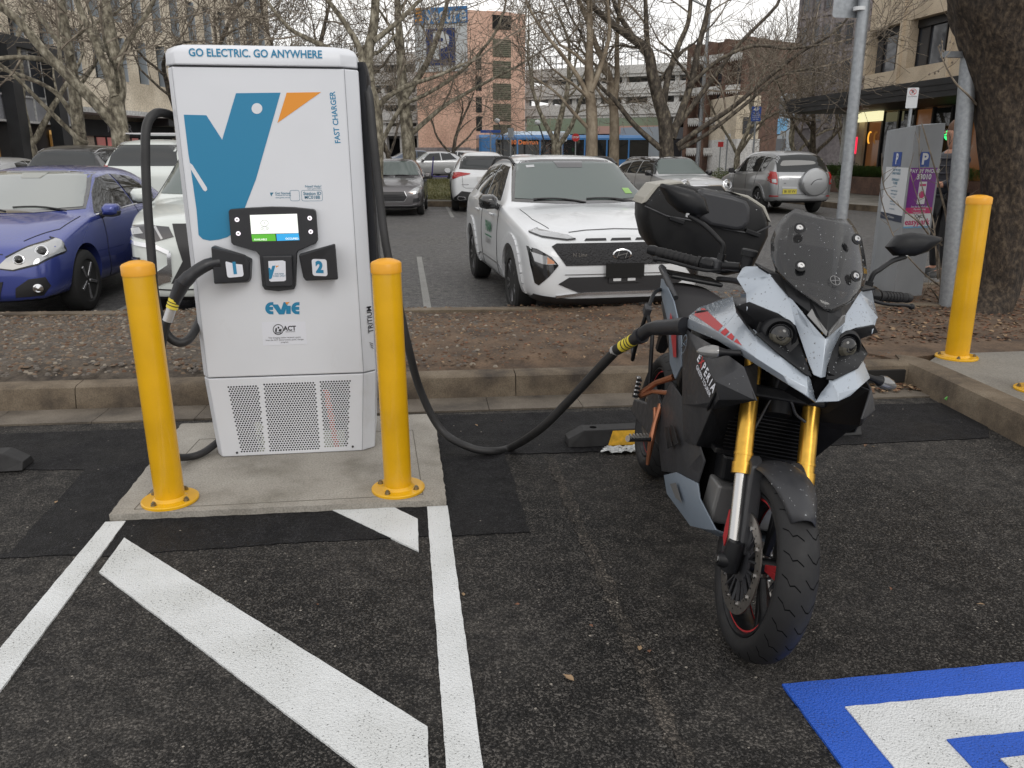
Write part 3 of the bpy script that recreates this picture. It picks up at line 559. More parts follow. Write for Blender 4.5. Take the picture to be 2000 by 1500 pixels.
def panel(name, V, F, mat, parent=None, th=.006, both=True, smooth=None, bevel=.0015, sub=0):
    """faceted shell from named points; mirrored half is welded along the centre line"""
    keys = list(V); vs = [Vector(V[k]) for k in keys]; idx = {k: i for i, k in enumerate(keys)}
    fs = [tuple(idx[k] for k in f) for f in F]
    bm = bmesh.new(); bv = [bm.verts.new(v) for v in vs]
    for f in fs: bm.faces.new([bv[i] for i in f])
    if both:
        bw = [bm.verts.new(mir(v)) for v in vs]
        for f in fs: bm.faces.new([bw[i] for i in reversed(f)])
        bmesh.ops.remove_doubles(bm, verts=bm.verts, dist=.0015)
    bmesh.ops.recalc_face_normals(bm, faces=bm.faces)
    me = bpy.data.meshes.new(name); bm.to_mesh(me); bm.free()
    # face outward: compare with direction from the bike's centre
    c = Vector((.95, 0 if both else 0, .8)); s_ = sum((p.normal.dot(p.center-c))*p.area for p in me.polygons)
    if s_ < 0: me.flip_normals()
    me.materials.append(M[mat]); o = bpy.data.objects.new(name, me); sc.collection.objects.link(o); o.parent = parent or bike
    if sub:
        m = o.modifiers.new('s', 'SUBSURF'); m.levels = m.render_levels = sub
    m = o.modifiers.new('t', 'SOLIDIFY'); m.thickness = th; m.offset = -1
    if bevel: m = o.modifiers.new('b', 'BEVEL'); m.width = bevel; m.segments = 2; m.limit_method = 'ANGLE'; m.angle_limit = R(20)
    if smooth or sub: me.polygons.foreach_set('use_smooth', [True]*len(me.polygons)); me.set_sharp_from_angle(angle=R(smooth or 60))
    return o
# --- wheels
def tyre(name, cx, R_, w_, parent):
    prof = []; rim = .225
    for a in np.linspace(-78, 78, 17): prof.append((R_-w_*.42*(1-cos(R(a))), w_/2*sin(R(a))/sin(R(78))))
    inner = [(rim+.012, -w_*.46), (rim, -w_*.36), (rim-.002, w_*.36), (rim+.012, w_*.46)]
    n = 72; mb = MB(); rows = [(r_, y) for r_, y in prof]+[(r_, y) for r_, y in inner[::-1]]
    o_ = 0
    for r_, y in rows:
        for j in range(n): a = 2*pi*j/n; mb.v.append((cx+r_*cos(a), y, R_+r_*sin(a)))
    k = len(rows)
    for i in range(k):
        for j in range(n): a = i*n+j; b = i*n+(j+1) % n; c = ((i+1) % k)*n+(j+1) % n; d = ((i+1) % k)*n+j; mb.f.append((a, b, c, d)); mb.m.append(0)
    return bo(name, mb, 'bike_tread', parent, smooth=45)
def wheel(name, cx, R_, w_, discs):
    t = bo(name, MB().lathe([(.026, -w_*.5), (.026, w_*.5)], (cx, 0, R_), 'Y', 24), 'bike_black'); 
    ty = tyre('tyre', cx, R_, w_, t)
    mb = MB()  # rim well, lips
    n = 64; prof = [(.226, -w_*.40), (.219, -w_*.41), (.208, -w_*.3), (.2, 0), (.208, w_*.3), (.219, w_*.41), (.226, w_*.40), (.224, w_*.3), (.215, 0), (.224, -w_*.3)]
    for r_, y in prof:
        for j in range(n): a = 2*pi*j/n; mb.v.append((cx+r_*cos(a), y, R_+r_*sin(a)))
    k = len(prof)
    for i in range(k):
        for j in range(n): a = i*n+j; b = i*n+(j+1) % n; c = ((i+1) % k)*n+(j+1) % n; d = ((i+1) % k)*n+j; mb.f.append((a, b, c, d)); mb.m.append(0)
    bo('rim', mb, 'bike_black', t, smooth=40)
    for s_ in (-1, 1):
        mb = MB(); y = s_*w_*.31
        for j in range(48):
            a, b = 2*pi*j/48, 2*pi*(j+1)/48
            mb.add([(cx+r_*cos(q), y+s_*.0015, R_+r_*sin(q)) for r_, q in ((.2235, a), (.2235, b), (.205, b), (.205, a))], [(0, 1, 2, 3)])
        bo('rim_stripe', mb, 'bike_red', t)
    for k in range(5):   # paired spokes, red towards the hub
        for e in (-.11, .11):
            a = 2*pi*k/5+.3; p = Vector((cx+.04*cos(a), 0, R_+.04*sin(a))); q = Vector((cx+.212*cos(a+e), 0, R_+.212*sin(a+e)))
            bo('spoke', MB().bar(p, q, .02, .022), 'bike_red' if k == 0 else 'bike_black', t, bevel=.004)
    for s_, r_ in discs:
        y = s_; mb = MB(); n = 60; R0, R1 = r_-.040, r_
        for yy in (y-.0025, y+.0025):
            for j in range(n): a = 2*pi*j/n; mb.v.append((cx+R0*cos(a), yy, R_+R0*sin(a))); mb.v.append((cx+R1*cos(a), yy, R_+R1*sin(a)))
        for j in range(n):
            i0, i1 = 2*j, 2*((j+1) % n); mb.f += [(i0, i1, i1+1, i0+1), (2*n+i0, 2*n+i0+1, 2*n+i1+1, 2*n+i1), (i0+1, i1+1, 2*n+i1+1, 2*n+i0+1), (i0, 2*n+i0, 2*n+i1, i1)]; mb.m += [0]*4
        dk = bo('brake_disc', mb, 'disc_steel', t)
        mb = MB(); sg = -1 if y < 0 else 1
        for j in range(40):
            a = 2*pi*j/40; rr = R0+.008+.0085*(j % 3); c = Vector((cx+rr*cos(a), y+sg*.0031, R_+rr*sin(a)))
            mb.add([c+Vector((.0032*cos(q), 0, .0032*sin(q))) for q in [pi/3*i for i in range(6)]], [(0, 1, 2, 3, 4, 5)])
        bo('disc_holes', mb, 'void', dk)
        mb = MB()  # carrier: ring with bridging arms
        for j in range(10):
            a = 2*pi*j/10; p = Vector((cx+.05*cos(a), y*.93, R_+.05*sin(a)))
            for e in (-.16, .16): q = Vector((cx+(R0+.006)*cos(a+e), y, R_+(R0+.006)*sin(a+e))); mb.bar(p, q, .009, .005)
        mb.lathe([(.058, y*.93-.004), (.058, y*.93+.004), (.035, y*.93+.004)], (cx, 0, R_), 'Y', 30)
        bo('disc_carrier', mb, 'bike_grey', t)
        for j in range(10):
            a = 2*pi*j/10+.16; rr = R0+.006; mb = MB().lathe([(.0075, -.004), (.0075, .004), (0, .004)], (cx+rr*cos(a), y+sg*.003, R_+rr*sin(a)), 'Y', 10); bo('disc_bobbin', mb, 'chrome', dk)
    return t
wf = wheel('front_wheel', 1.513, .30, .122, [(-.072, .162), (.072, .162)])
wr = wheel('rear_wheel', 0.0, .315, .18, [(-.09, .12)])
# tread grooves on the front tyre: angled sipes cut as thin dark strips following the crown
def sipes(wh, cx, R_, w_, n=26):
    mb = MB()
    def pt(a, u):  # a around, u across in degrees of crown
        r_ = R_-w_*.42*(1-cos(R(u)))+.0004; return Vector((cx+r_*cos(a), w_/2*sin(R(u))/sin(R(78)), R_+r_*sin(a)))
    for k in range(n):
        a0 = 2*pi*k/n
        for s_ in (-1, 1):
            path = [(0.0+(.5*2*pi/n if s_ > 0 else 0), 4), (.05, 22), (.04, 34), (.10, 44), (.14, 62)]
            P = []
            for (da, u), (db, v) in zip(path, path[1:]):
                for t in (0, .33, .66): P.append((a0+da+(db-da)*t, (u+(v-u)*t)*s_))
            P.append((a0+path[-1][0], path[-1][1]*s_))
            for (a, u), (b, v) in zip(P, P[1:]):
                mb.add([pt(a, u), pt(b, v), pt(b+.014, v), pt(a+.014, u)], [(0, 1, 2, 3)])
    return tag(bo('tread_groove', mb, 'void', wh), kind='stuff')
sipes(wf, 1.513, .30, .122); sipes(wr, 0, .315, .18)
# --- fork legs
for s_ in (-1, 1):
    top = Vector((1.15, s_*.105, 1.10)); gb = Vector((1.405, s_*.105, .555)); ax = Vector((1.516, s_*.103, .31))
    f = bo('fork_leg', MB().tube([top, gb+(top-gb)*.06, gb+(top-gb)*.06, gb], [.0285, .0285, .0325, .0325], 24), 'gold', smooth=40)
    bo('fork_band', MB().tube([gb+(top-gb)*.10, gb+(top-gb)*.115], .0305, 24), 'gold', f, smooth=40)
    bo('stanchion', MB().tube([gb, ax], .0215, 18), 'chrome', f, smooth=40)
    bo('axle_clamp', MB().tube([ax+Vector((.0, 0, .06)), ax+Vector((.0, 0, .01)), ax-Vector((0, 0, .04))], [.026, .032, .03], 14), 'bike_black', f, smooth=40)
    bo('axle_end', MB().lathe([(.027, -.032), (.03, 0), (.022, .03), (.012, .03), (.011, .024), (0, .024)], (1.513, s_*.118, .30), 'Y', 20, mat=Matrix(((1,0,0),(0,0,-s_*-1),(0,1,0)))), 'bike_black', f, smooth=40)
    bo('axle_bolt', MB().lathe([(.013, 0), (.013, .034), (0, .034)], (1.513, s_*.118, .30), mat=Matrix(((1,0,0),(0,0,s_),(0,-1,0))), n=12), 'chrome', f)
    cal = MB(); cal.prism([(1.43, .30), (1.46, .27), (1.485, .31), (1.47, .42), (1.43, .47), (1.405, .45), (1.40, .36)], (0, s_*.062, 0), X, Z, Yv, s_*.05)
    cb = bo('brake_caliper', cal, 'bike_grey', f, bevel=.006); bo('caliper_plate', MB().prism([(1.425, .34), (1.455, .32), (1.462, .40), (1.43, .44), (1.415, .43)], (0, s_*.113, 0), X, Z, Yv, s_*.003), 'bike_red', cb)
    # dark slider guard beside the stanchion
    mb = MB(); mb.prism([(1.385, .62), (1.44, .60), (1.475, .50), (1.535, .335), (1.50, .32), (1.44, .46)], (0, s_*.048, 0), X, Z, Yv, s_*.044)
    bo('fender_strut', mb, 'bike_grey', f, bevel=.008)
# --- front mudguard: arched shell over the tyre
mb = MB(); cx, cz = 1.513, .30; rows = []
for t in np.linspace(0, 1, 17):
    a = R(150-98*t); half = .072+.012*sin(pi*min(1, t*1.4)) - .034*max(0, t-.7)/.3; rr = .325+.012*sin(pi*t)
    rows.append([Vector((cx+(rr-.035*abs(u)**2.2)*cos(a), half*u, cz+(rr-.035*abs(u)**2.2)*sin(a))) for u in np.linspace(-1, 1, 13)])
bm = bmesh.new(); gv = [[bm.verts.new(p) for p in r_] for r_ in rows]
for i in range(len(rows)-1):
    for j in range(12): bm.faces.new((gv[i][j], gv[i][j+1], gv[i+1][j+1], gv[i+1][j]))
fm = bo('front_mudguard', bm, 'bike_grey', smooth=60); m = fm.modifiers.new('t', 'SOLIDIFY'); m.thickness = .005
mb = MB()
for x, y, z, in ((.35, .4, 0), (.5, .2, 0), (.62, -.1, 0), (.3, -.2, 0)):
    pass
# --- fairing points (right half of the bike, y < 0)
P = dict(btop=(1.209, -.208, 1.19), bout=(1.247, -.232, 1.149), bin_=(1.270, -.165, 1.2), notch=(1.345, -.205, 1.063), nin=(1.338, -.2, 1.09), n2=(1.325, -.215, 1.115),
         drl=(1.447, -.056, 1.087), apex=(1.485, 0, 1.043), vtip=(1.530, 0, .934), eyel=(1.516, -.019, .936), ridge=(1.505, 0, 1.0))
e1_ = S(1566, 670, -.050); e2_ = S(1554, 636, -.072); e3_ = S(1520, 612, -.125); i1 = S(1540, 575, -.098); i2 = S(1510, 540, -.14); e0 = S(1580, 712, -.028)
P.update(e1=e1_, e2=e2_, e3=e3_, i1=i1, i2=i2, e0=e0, mid=S(1590, 655, -.028), topc=S(1452, 520, -.21), topd=S(1483, 520, -.185))
brow = panel('brow_cowl', P, [('topc', 'topd', 'i2', 'bout'), ('bout', 'i2', 'nin', 'n2'), ('i2', 'e3', 'nin'), ('i2', 'i1', 'e2', 'e3'), ('i1', 'drl', 'mid', 'e2'), ('e2', 'mid', 'e1'), ('drl', 'apex', 'mid'), ('apex', 'ridge', 'mid'), ('mid', 'ridge', 'e0', 'e1'), ('ridge', 'vtip', 'eyel', 'e0'), ('n2', 'nin', 'notch')], 'bike_silver', smooth=48)
# daytime lights under the screen
for s_ in (-1, 1):
    V = dict(a=(1.443, s_*.060, 1.093), b=(1.487, s_*.004, 1.047), c=(1.486, s_*.004, 1.062), d=(1.452, s_*.036, 1.096), e=(1.446, s_*.052, 1.116))
    V = {k: Vector(v)+Vector((.006, 0, .004)) for k, v in V.items()}; panel('daytime_light', V, [('a', 'b', 'c', 'd', 'e')], 'clear_lens', both=False, th=.008)
# black nose between the lights and the screen
N = dict(a=(1.486, 0, 1.060), b=(1.448, -.050, 1.105), c=S(1540, 578, -.10), d=S(1505, 535, -.148), e=S(1483, 520, -.19), f=(1.20, -.17, 1.205), g=(1.30, -.12, 1.19), h=(1.40, -.05, 1.15), i=(1.454, 0, 1.118))
panel('nose_cowl', N, [('a', 'b', 'h', 'i'), ('b', 'c', 'g', 'h'), ('c', 'd', 'g'), ('d', 'e', 'f', 'g')], 'bike_black')
# lower beak and side sweep, silver
L = dict(chin=(1.545, 0, .862), hole=(1.522, 0, .895), h1=S(1576, 728, -.035), h2=S(1583, 742, -.028), c1=S(1574, 772, -.05), c2=S(1540, 752, -.095),
         c3=S(1479, 714, -.165), c4=S(1401, 665, -.235), c5=S(1350, 644, -.25), c6=S(1335, 636, -.252), c7=S(1345, 617, -.245), c8=S(1366, 600, -.215), c9=S(1430, 578, -.145),
         u1=S(1438, 610, -.19), u2=S(1480, 650, -.165), u3=S(1525, 690, -.115), k1=S(1578, 757, -.045), k2=S(1530, 733, -.115), k3=S(1475, 698, -.182), k4=S(1400, 648, -.245), k5=S(1345, 622, -.256), s1=S(1411, 643, -.235), s2=S(1432, 606, -.19))
L['hole2'] = Vector((1.53, -.012, .888))
beak = panel('beak_fairing', L, [('hole2', 'h2', 'h1', 'k1', 'c1', 'chin'), ('h1', 'u3', 'k2', 'k1'), ('k1', 'k2', 'c2', 'c1'), ('u3', 'u2', 'k3', 'k2'), ('k2', 'k3', 'c3', 'c2'), ('u2', 'u1', 's1', 'k3'), ('s1', 'k4', 'k3'), ('k3', 'k4', 'c4', 'c3'), ('k4', 'k5', 'c6', 'c5', 'c4')], 'bike_silver', smooth=34)
TV = dict(a=L['u1'], b=L['c9'], c=L['c8'], d=L['c7'], e=L['k5'], f=L['k4'], g=L['s1']); TF = [('a', 'b', 'c', 'g'), ('c', 'd', 'e', 'f', 'g')]
tk2 = panel('tank_side', {k: mir(v) for k, v in TV.items()}, TF, 'bike_silver', smooth=34, both=False); tk = panel('tank_side', TV, TF, 'bike_silver', smooth=34, both=False)
# red stripes
def bvh_bike(*obs):
    dg = bpy.context.evaluated_depsgraph_get(); dg.update(); bm = bmesh.new()
    for o in obs:
        m = bpy.data.meshes.new_from_object(o.evaluated_get(dg)); bm.from_mesh(m); bpy.data.meshes.remove(m)
    t = BVHTree.FromBMesh(bm); bm.free(); return t
def decal(name, pts, mat, parent, y0, up=.004, both=True):
    bm = bmesh.new(); bm.faces.new([bm.verts.new((x, y, 0)) for x, y, _ in pts]); xs = [p[0] for p in pts]; ys = [p[1] for p in pts]
    for k in range(1, int((max(xs)-min(xs))/6)+1): bmesh.ops.bisect_plane(bm, geom=bm.verts[:]+bm.edges[:]+bm.faces[:], plane_co=(min(xs)+k*6, 0, 0), plane_no=(1, 0, 0))
    for k in range(1, int((max(ys)-min(ys))/6)+1): bmesh.ops.bisect_plane(bm, geom=bm.verts[:]+bm.edges[:]+bm.faces[:], plane_co=(0, min(ys)+k*6, 0), plane_no=(0, 1, 0))
    tr = bvh_bike(tk, beak); 
    for v in bm.verts:
        d = (_ci.to_3x3()@Vector(ray(v.co.x, v.co.y))).normalized(); h = tr.ray_cast(_cl, d); q = h[0] if h[0] else tr.find_nearest(_cl+d*2.6)[0]; v.co = q-d*.003
    b2 = bm.copy()
    for v in b2.verts: v.co = mir(v.co)
    o1 = bo(name, bm, mat, parent, smooth=50); bo(name, b2, mat, parent, smooth=50); return o1
decal('red_stripe', [(1362, 601, -.222), (1369, 596, -.212), (1412, 636, -.214), (1402, 647, -.236), (1351, 612, -.243)], 'bike_red', tk, 0, .006)
for q in ([(1407, 649, -.232), (1417, 640, -.215), (1424, 647, -.208), (1415, 656, -.226)], [(1419, 658, -.222), (1428, 650, -.206), (1434, 657, -.2), (1430, 665, -.211)], [(1433, 667, -.208), (1439, 661, -.196), (1449, 675, -.184)]): decal('red_stripe', q, 'bike_red', beak, 0, .006)
# chin intake, headlight housing (dark, set back behind brow and beak)
panel('chin_intake', dict(a=(1.50, 0, .95), b=S(1576, 728, -.05)-Vector((.03, 0, 0)), c=(1.47, -.07, .86), d=(1.50, 0, .84)), [('a', 'b', 'c', 'd')], 'void')
H_ = dict(a=S(1586, 735, -.022), b=S(1566, 672, -.05), c=S(1554, 640, -.075), d=S(1520, 615, -.13), e=S(1466, 592, -.205), f=S(1440, 600, -.235), g=S(1440, 612, -.205), h=S(1480, 652, -.18), i=S(1525, 692, -.125), j=S(1576, 731, -.042),
          m=(1.375, -.106, 1.022), n=(1.355, -.16, 1.04), o=(1.35, -.165, .99), p=(1.44, -.075, .975))
for k in ('b', 'c', 'd', 'h', 'i', 'e', 'f', 'g'): H_[k] = H_[k]-Vector((.018, 0, .0))
hs = panel('headlight_housing', H_, [('b', 'c', 'm', 'p'), ('c', 'd', 'n', 'm'), ('d', 'e', 'f', 'n'), ('f', 'g', 'o', 'n'), ('g', 'h', 'o'), ('h', 'i', 'p', 'm'), ('h', 'm', 'n', 'o'), ('a', 'b', 'p', 'i', 'j')], 'bike_black', smooth=60)
for s_ in (-1, 1):
    c = Vector((1.408, s_*.106, 1.018)); dr = Vector((.93, s_*.22, .05)).normalized(); mt = dr.to_track_quat('Z', 'Y').to_matrix()
    hl = bo('headlight', MB().lathe([(.062, -.05), (.058, -.012), (.05, .004), (.044, .008), (.038, .0), (.037, -.012), (0, -.014)], c, n=36, mat=mt), 'bike_black', smooth=40)
    bo('lens', MB().lathe([(.036, -.01), (.033, .006), (.024, .016), (.012, .021), (0, .022)], c, n=32, mat=mt), 'lens_glass', hl, smooth=60)
    bo('reflector', MB().lathe([(.0355, -.012), (.034, .004), (.0338, .0045)], c, n=32, mat=mt), 'bike_grey', hl, smooth=60)
    lb = MB()
    for i in range(9):
        a, b = pi+pi*i/9, pi+pi*(i+1)/9; U, V_ = mt@X, mt@Yv
        if V_.z < 0: V_ = -V_
        for r0, r1, h0, h1 in ((.033, .024, .0068, .0168), (.024, .008, .0168, .0222)):
            lb.add([c+dr*h0+U*cos(a)*r0+V_*sin(a)*r0, c+dr*h0+U*cos(b)*r0+V_*sin(b)*r0, c+dr*h1+U*cos(b)*r1+V_*sin(b)*r1, c+dr*h1+U*cos(a)*r1+V_*sin(a)*r1], [(0, 1, 2, 3)])
    bo('lens_glow_bowl', lb, pm('bowl_cream', (.08, .075, .06), .25), hl)
# windscreen: smoked shell, curved across
ws = [[(1.203, 0, 1.379), (1.23, -.05, 1.383), (1.252, -.092, 1.391), (1.255, -.098, 1.39)]]
rows = []
def wrow(zc, xc, wd, xe, ze):
    return [Vector((xc+(xe-xc)*abs(u)**2.2, wd*u, zc+(ze-zc)*abs(u)**1.6)) for u in np.linspace(-1, 1, 13)]
prof = [(1.385, 1.232, .088, 1.205, 1.395), (1.375, 1.243, .118, 1.21, 1.368), (1.34, 1.275, .142, 1.225, 1.335), (1.29, 1.32, .157, 1.25, 1.285), (1.24, 1.363, .158, 1.29, 1.24), (1.19, 1.40, .143, 1.325, 1.20), (1.15, 1.434, .1, 1.385, 1.165), (1.122, 1.456, .03, 1.445, 1.13)]
bm = bmesh.new(); gv = [[bm.verts.new(p) for p in wrow(*r_)] for r_ in prof]
for i in range(len(gv)-1):
    for j in range(12): bm.faces.new((gv[i][j], gv[i][j+1], gv[i+1][j+1], gv[i+1][j]))
wsc = bo('windscreen', bm, 'smoke_screen', smooth=60); m = wsc.modifiers.new('t', 'SOLIDIFY'); m.thickness = .004
for x, y, z in ((1.286, .093, 1.334), (1.363, .087, 1.227)):
    for s_ in (-1, 1):
        mt = Vector((.85, s_*.2, .5)).normalized().to_track_quat('Z', 'Y').to_matrix()
        b_ = bo('screen_bolt', MB().lathe([(.0105, -.002), (.0105, .004), (.008, .0065), (.004, .0065), (.0035, .003), (0, .003)], Vector((x+.006, s_*y, z+.004)), n=16, mat=mt), 'chrome', wsc, smooth=40)
        bo('rubber_washer', MB().lathe([(.017, -.004), (.018, .001), (.011, .002), (.0105, -.001)], Vector((x+.006, s_*y, z+.004)), n=18, mat=mt), 'bike_black', b_, smooth=40)
mb = MB()   # small round emblem etched on the screen
c = Vector((1.392, .018, 1.207)); U, V_ = Vector((-.1, 1, 0)).normalized(), Vector((-.68, -.05, .74)).normalized(); Nn = U.cross(V_)
for i in range(24):
    a, b = 2*pi*i/24, 2*pi*(i+1)/24; mb.add([c+Nn*.003+(U*cos(q)+V_*sin(q))*r_ for r_, q in ((.017, a), (.017, b), (.0155, b), (.0155, a))], [(0, 1, 2, 3)])
mb.bar(c+Nn*.003-V_*.016, c+Nn*.003+V_*.016, .0015); mb.bar(c+Nn*.003-U*.016-V_*.004, c+Nn*.003+U*.016+V_*.004, .0015)
bo('screen_emblem', mb, pm('etch_grey', (.2, .2, .2), .5), wsc)
# instruments, stay and headstock behind the screen
bo('instrument_panel', MB().box((1.17, 0, 1.235), (.02, .19, .12), mat=Matrix.Rotation(R(-28), 3, 'Y')), 'bike_black', bevel=.008)
bo('screen_stay', MB().tube([(1.22, -.09, 1.34), (1.25, -.09, 1.18), (1.2, -.08, 1.1)], .008).tube([(1.22, .09, 1.34), (1.25, .09, 1.18), (1.2, .08, 1.1)], .008), 'bike_black')
bo('dash_cowl', MB().rings([[(x, -w_, z-.05), (x, -w_*.8, z), (x, w_*.8, z), (x, w_, z-.05), (x, 0, z-.09)] for x, w_, z in ((1.02, .12, 1.15), (1.15, .16, 1.17), (1.3, .13, 1.15), (1.4, .05, 1.12))]), 'bike_black', bevel=.008)
bo('steering_head', MB().tube([(1.10, 0, 1.16), (1.24, 0, .86), (1.30, 0, .74)], [.05, .05, .045], 16), 'bike_black', smooth=40)
bo('triple_clamp', MB().box((1.135, 0, 1.115), (.07, .27, .03), mat=Matrix.Rotation(R(-25), 3, 'Y')), 'bike_black', bevel=.008)
bo('triple_clamp', MB().box((1.285, 0, .80), (.08, .28, .04), mat=Matrix.Rotation(R(-25), 3, 'Y')), 'bike_black', bevel=.008)
# handlebar, grips, levers, mirrors
hb = bo('handlebar', MB().tube(spline([(1.0, -.44, 1.165), (1.09, -.30, 1.165), (1.11, -.16, 1.17), (1.115, 0, 1.165), (1.11, .16, 1.17), (1.09, .30, 1.165), (1.0, .44, 1.165)], 5), .0125, 12), 'bike_black', smooth=50)
for s_ in (-1, 1):
    A = Vector((1.007, s_*.452, 1.167)); B = Vector((1.085, s_*.315, 1.163)); d = (B-A).normalized()
    g = bo('grip', MB().tube([A, A+d*.022, A+d*.024, B-d*.012, B-d*.01, B], [.016, .018, .0175, .017, .021, .021], 16), 'bike_tread', hb, smooth=40)
    bo('bar_end', MB().tube([A-d*.03, A-d*.012, A], [.015, .0185, .017], 14), 'bike_black', hb, smooth=40)
    mb = MB()
    for k in range(6): p = A+d*(.03+k*.018); mb.tube([p, p+d*.003], .0188, 14)
    bo('grip_ribs', mb, 'bike_black', g)
    bo('switch_box', MB().tube([B, B+d*.015, B+d*.045, B+d*.055], [.018, .024, .024, .016], 10), 'bike_black', hb, bevel=.003)
    bo('lever', MB().tube(spline([A+Vector((.05, s_*.005, -.022)), A+Vector((.066, -s_*.03, -.02)), B+Vector((.055, 0, -.018)), B+Vector((.04, -s_*.06, -.01))], 5), [.0075]+[.006]*13+[.0075, .009], 10), 'bike_black', hb, smooth=50)
    bo('lever_ball', MB().lathe([(0, -.011), (.008, -.008), (.0105, 0), (.008, .008), (0, .011)], A+Vector((.048, s_*.008, -.022)), n=12), 'bike_black', hb, smooth=60)
    C0 = Vector((1.105, s_*.26, 1.17))
    bo('lever_clamp', MB().box(C0, (.05, .05, .035), rz=s_*R(-25)), 'bike_grey', hb, bevel=.006)
    bo('master_cylinder', MB().tube([C0+Vector((.02, -s_*.01, .0)), C0+Vector((.045, -s_*.06, .008))], .014, 12), 'bike_black', hb, smooth=40)
    # mirror: stalk and wedge-shaped pod
    st0 = Vector((1.118, s_*.258, 1.185)); st1 = Vector((1.118, s_*.262, 1.232)); m0 = Vector((1.053, s_*.385, 1.307))
    ms = bo('mirror_stalk', MB().tube(spline([st0, st1, st1+Vector((-.006, s_*.02, .02)), m0.lerp(st1, .45)+Vector((0, 0, .012)), m0], 5), .0085, 10), 'bike_black', smooth=50)
    bo('stalk_nut', MB().tube([st0+Vector((0, 0, .0)), st0+Vector((0, 0, .022))], .014, 8), 'bike_black', ms)
    bo('stalk_ball', MB().tube([m0-Vector((0, 0, .006)), m0+Vector((0, 0, .016))], [.008, .010], 10), 'chrome', ms)
    mc = m0+Vector((-.005, s_*.015, .045)); ex = Vector((.0, s_*1, .12)).normalized(); up = Vector((-.1, -s_*.12, 1)).normalized(); fr = ex.cross(up)*s_; fr = fr if fr.x > 0 else -fr
    out = [(-.088, -.014), (-.06, .026), (-.01, .040), (.055, .036), (.098, .030), (.100, .018), (.055, -.022), (.01, -.040), (-.055, -.042)]
    rr = []
    for k, (dx_, sc_) in enumerate(((-.022, .9), (-.018, 1.0), (.004, .98), (.022, .78), (.032, .4))): rr.append([mc+ex*a*sc_+up*(b*sc_)+fr*dx_ for a, b in out])
    bo('mirror', MB().rings(rr), 'bike_black', ms, smooth=45)
# brake fluid reservoir on the right
r0 = S(1463, 498, -.2); bo('fluid_reservoir', MB().lathe([(.016, -.035), (.018, 0), (.018, .008), (.026, .009), (.027, .026), (.022, .03), (0, .03)], r0-Vector((0, 0, .012)), n=20), 'bike_black', smooth=40)
# indicators
for s_ in (-1, 1):
    a = Vector((1.375, s_*.2, .935)); b = Vector((1.365, s_*.262, .925)); c = Vector((1.35, s_*.33, .912))
    t = bo('indicator_stem', MB().tube([a, a.lerp(b, .7), b, b.lerp(c, .1)], [.011, .010, .016, .018], 12), 'bike_black', smooth=40)
    bo('indicator', MB().tube([b.lerp(c, .05), b.lerp(c, .3), b.lerp(c, .65), b.lerp(c, .9), c], [.019, .022, .018, .009, .002], 16), 'clear_lens', t, smooth=50)
# dark side panels with the winglet
E_ = dict(a=L['c6']+Vector((0, .006, -.004)), a2=S(1345, 648, -.254), b=S(1406, 682, -.243), c=S(1452, 716, -.205), d=S(1478, 783, -.165), d2=S(1462, 776, -.185), e=S(1406, 783, -.232), f=S(1392, 800, -.226), g=S(1360, 871, -.2), g2=S(1335, 862, -.2), h=S(1332, 790, -.228), i=S(1333, 690, -.245), j=S(1346, 656, -.262), k=S(1397, 745, -.262), l=S(1368, 700, -.268), m=S(1362, 790, -.245))
sp = panel('side_panel', E_, [('a', 'a2', 'j', 'i'), ('a2', 'b', 'l', 'j'), ('b', 'c', 'k', 'l'), ('c', 'd', 'd2', 'k'), ('k', 'd2', 'd', 'e'), ('l', 'k', 'e', 'm'), ('j', 'l', 'm', 'h', 'i'), ('m', 'e', 'f', 'h'), ('h', 'f', 'g', 'g2')], 'bike_grey', smooth=15)
# inner edge of the wing turned in towards the radiator
panel('wing_return', dict(a=E_['c']+Vector((0, .006, -.004)), b=E_['d'], c=E_['e'], d=E_['f'], e=E_['g'], f=E_['g']+Vector((.0, .1, 0)), g=E_['f']+Vector((-.06, .10, 0)), h=E_['c']+Vector((-.1, .08, 0))), [('a', 'b', 'c', 'd', 'g', 'h'), ('d', 'e', 'f', 'g')], 'bike_black')
# lower body shell: battery and motor covers
B_ = dict(a=E_['h']-Vector((0, -.02, 0)), b=E_['g2']+Vector((0, .012, 0)), c=E_['g']+Vector((.0, .012, 0)), d=S(1376, 900, -.165), e=S(1362, 946, -.165), f=S(1320, 925, -.172), g=S(1292, 920, -.175), h=S(1284, 850, -.19), i=S(1290, 790, -.2), j=S(1310, 745, -.2))
panel('battery_cover', B_, [('j', 'i', 'h', 'b', 'a'), ('h', 'g', 'f', 'b'), ('b', 'f', 'e', 'd', 'c')], 'bike_grey', smooth=15)
D_ = dict(a=S(1296, 928, -.176), b=S(1320, 922, -.18), c=S(1362, 944, -.172), d=S(1366, 974, -.16), e=S(1398, 1036, -.115), f=S(1378, 1034, -.125), g=S(1348, 1026, -.14), h=S(1302, 964, -.176), i=S(1335, 980, -.172), n=(1.33, 0, .29), o=(1.2, 0, .22), q=(.86, 0, .21), r=(1.30, -.05, .27))
bl = panel('belly_pan', D_, [('a', 'b', 'i', 'h'), ('b', 'c', 'd', 'i'), ('d', 'e', 'f', 'i'), ('i', 'f', 'g', 'h'), ('f', 'e', 'n', 'o'), ('g', 'f', 'o', 'q', 'h')], 'tail_grey', smooth=15)
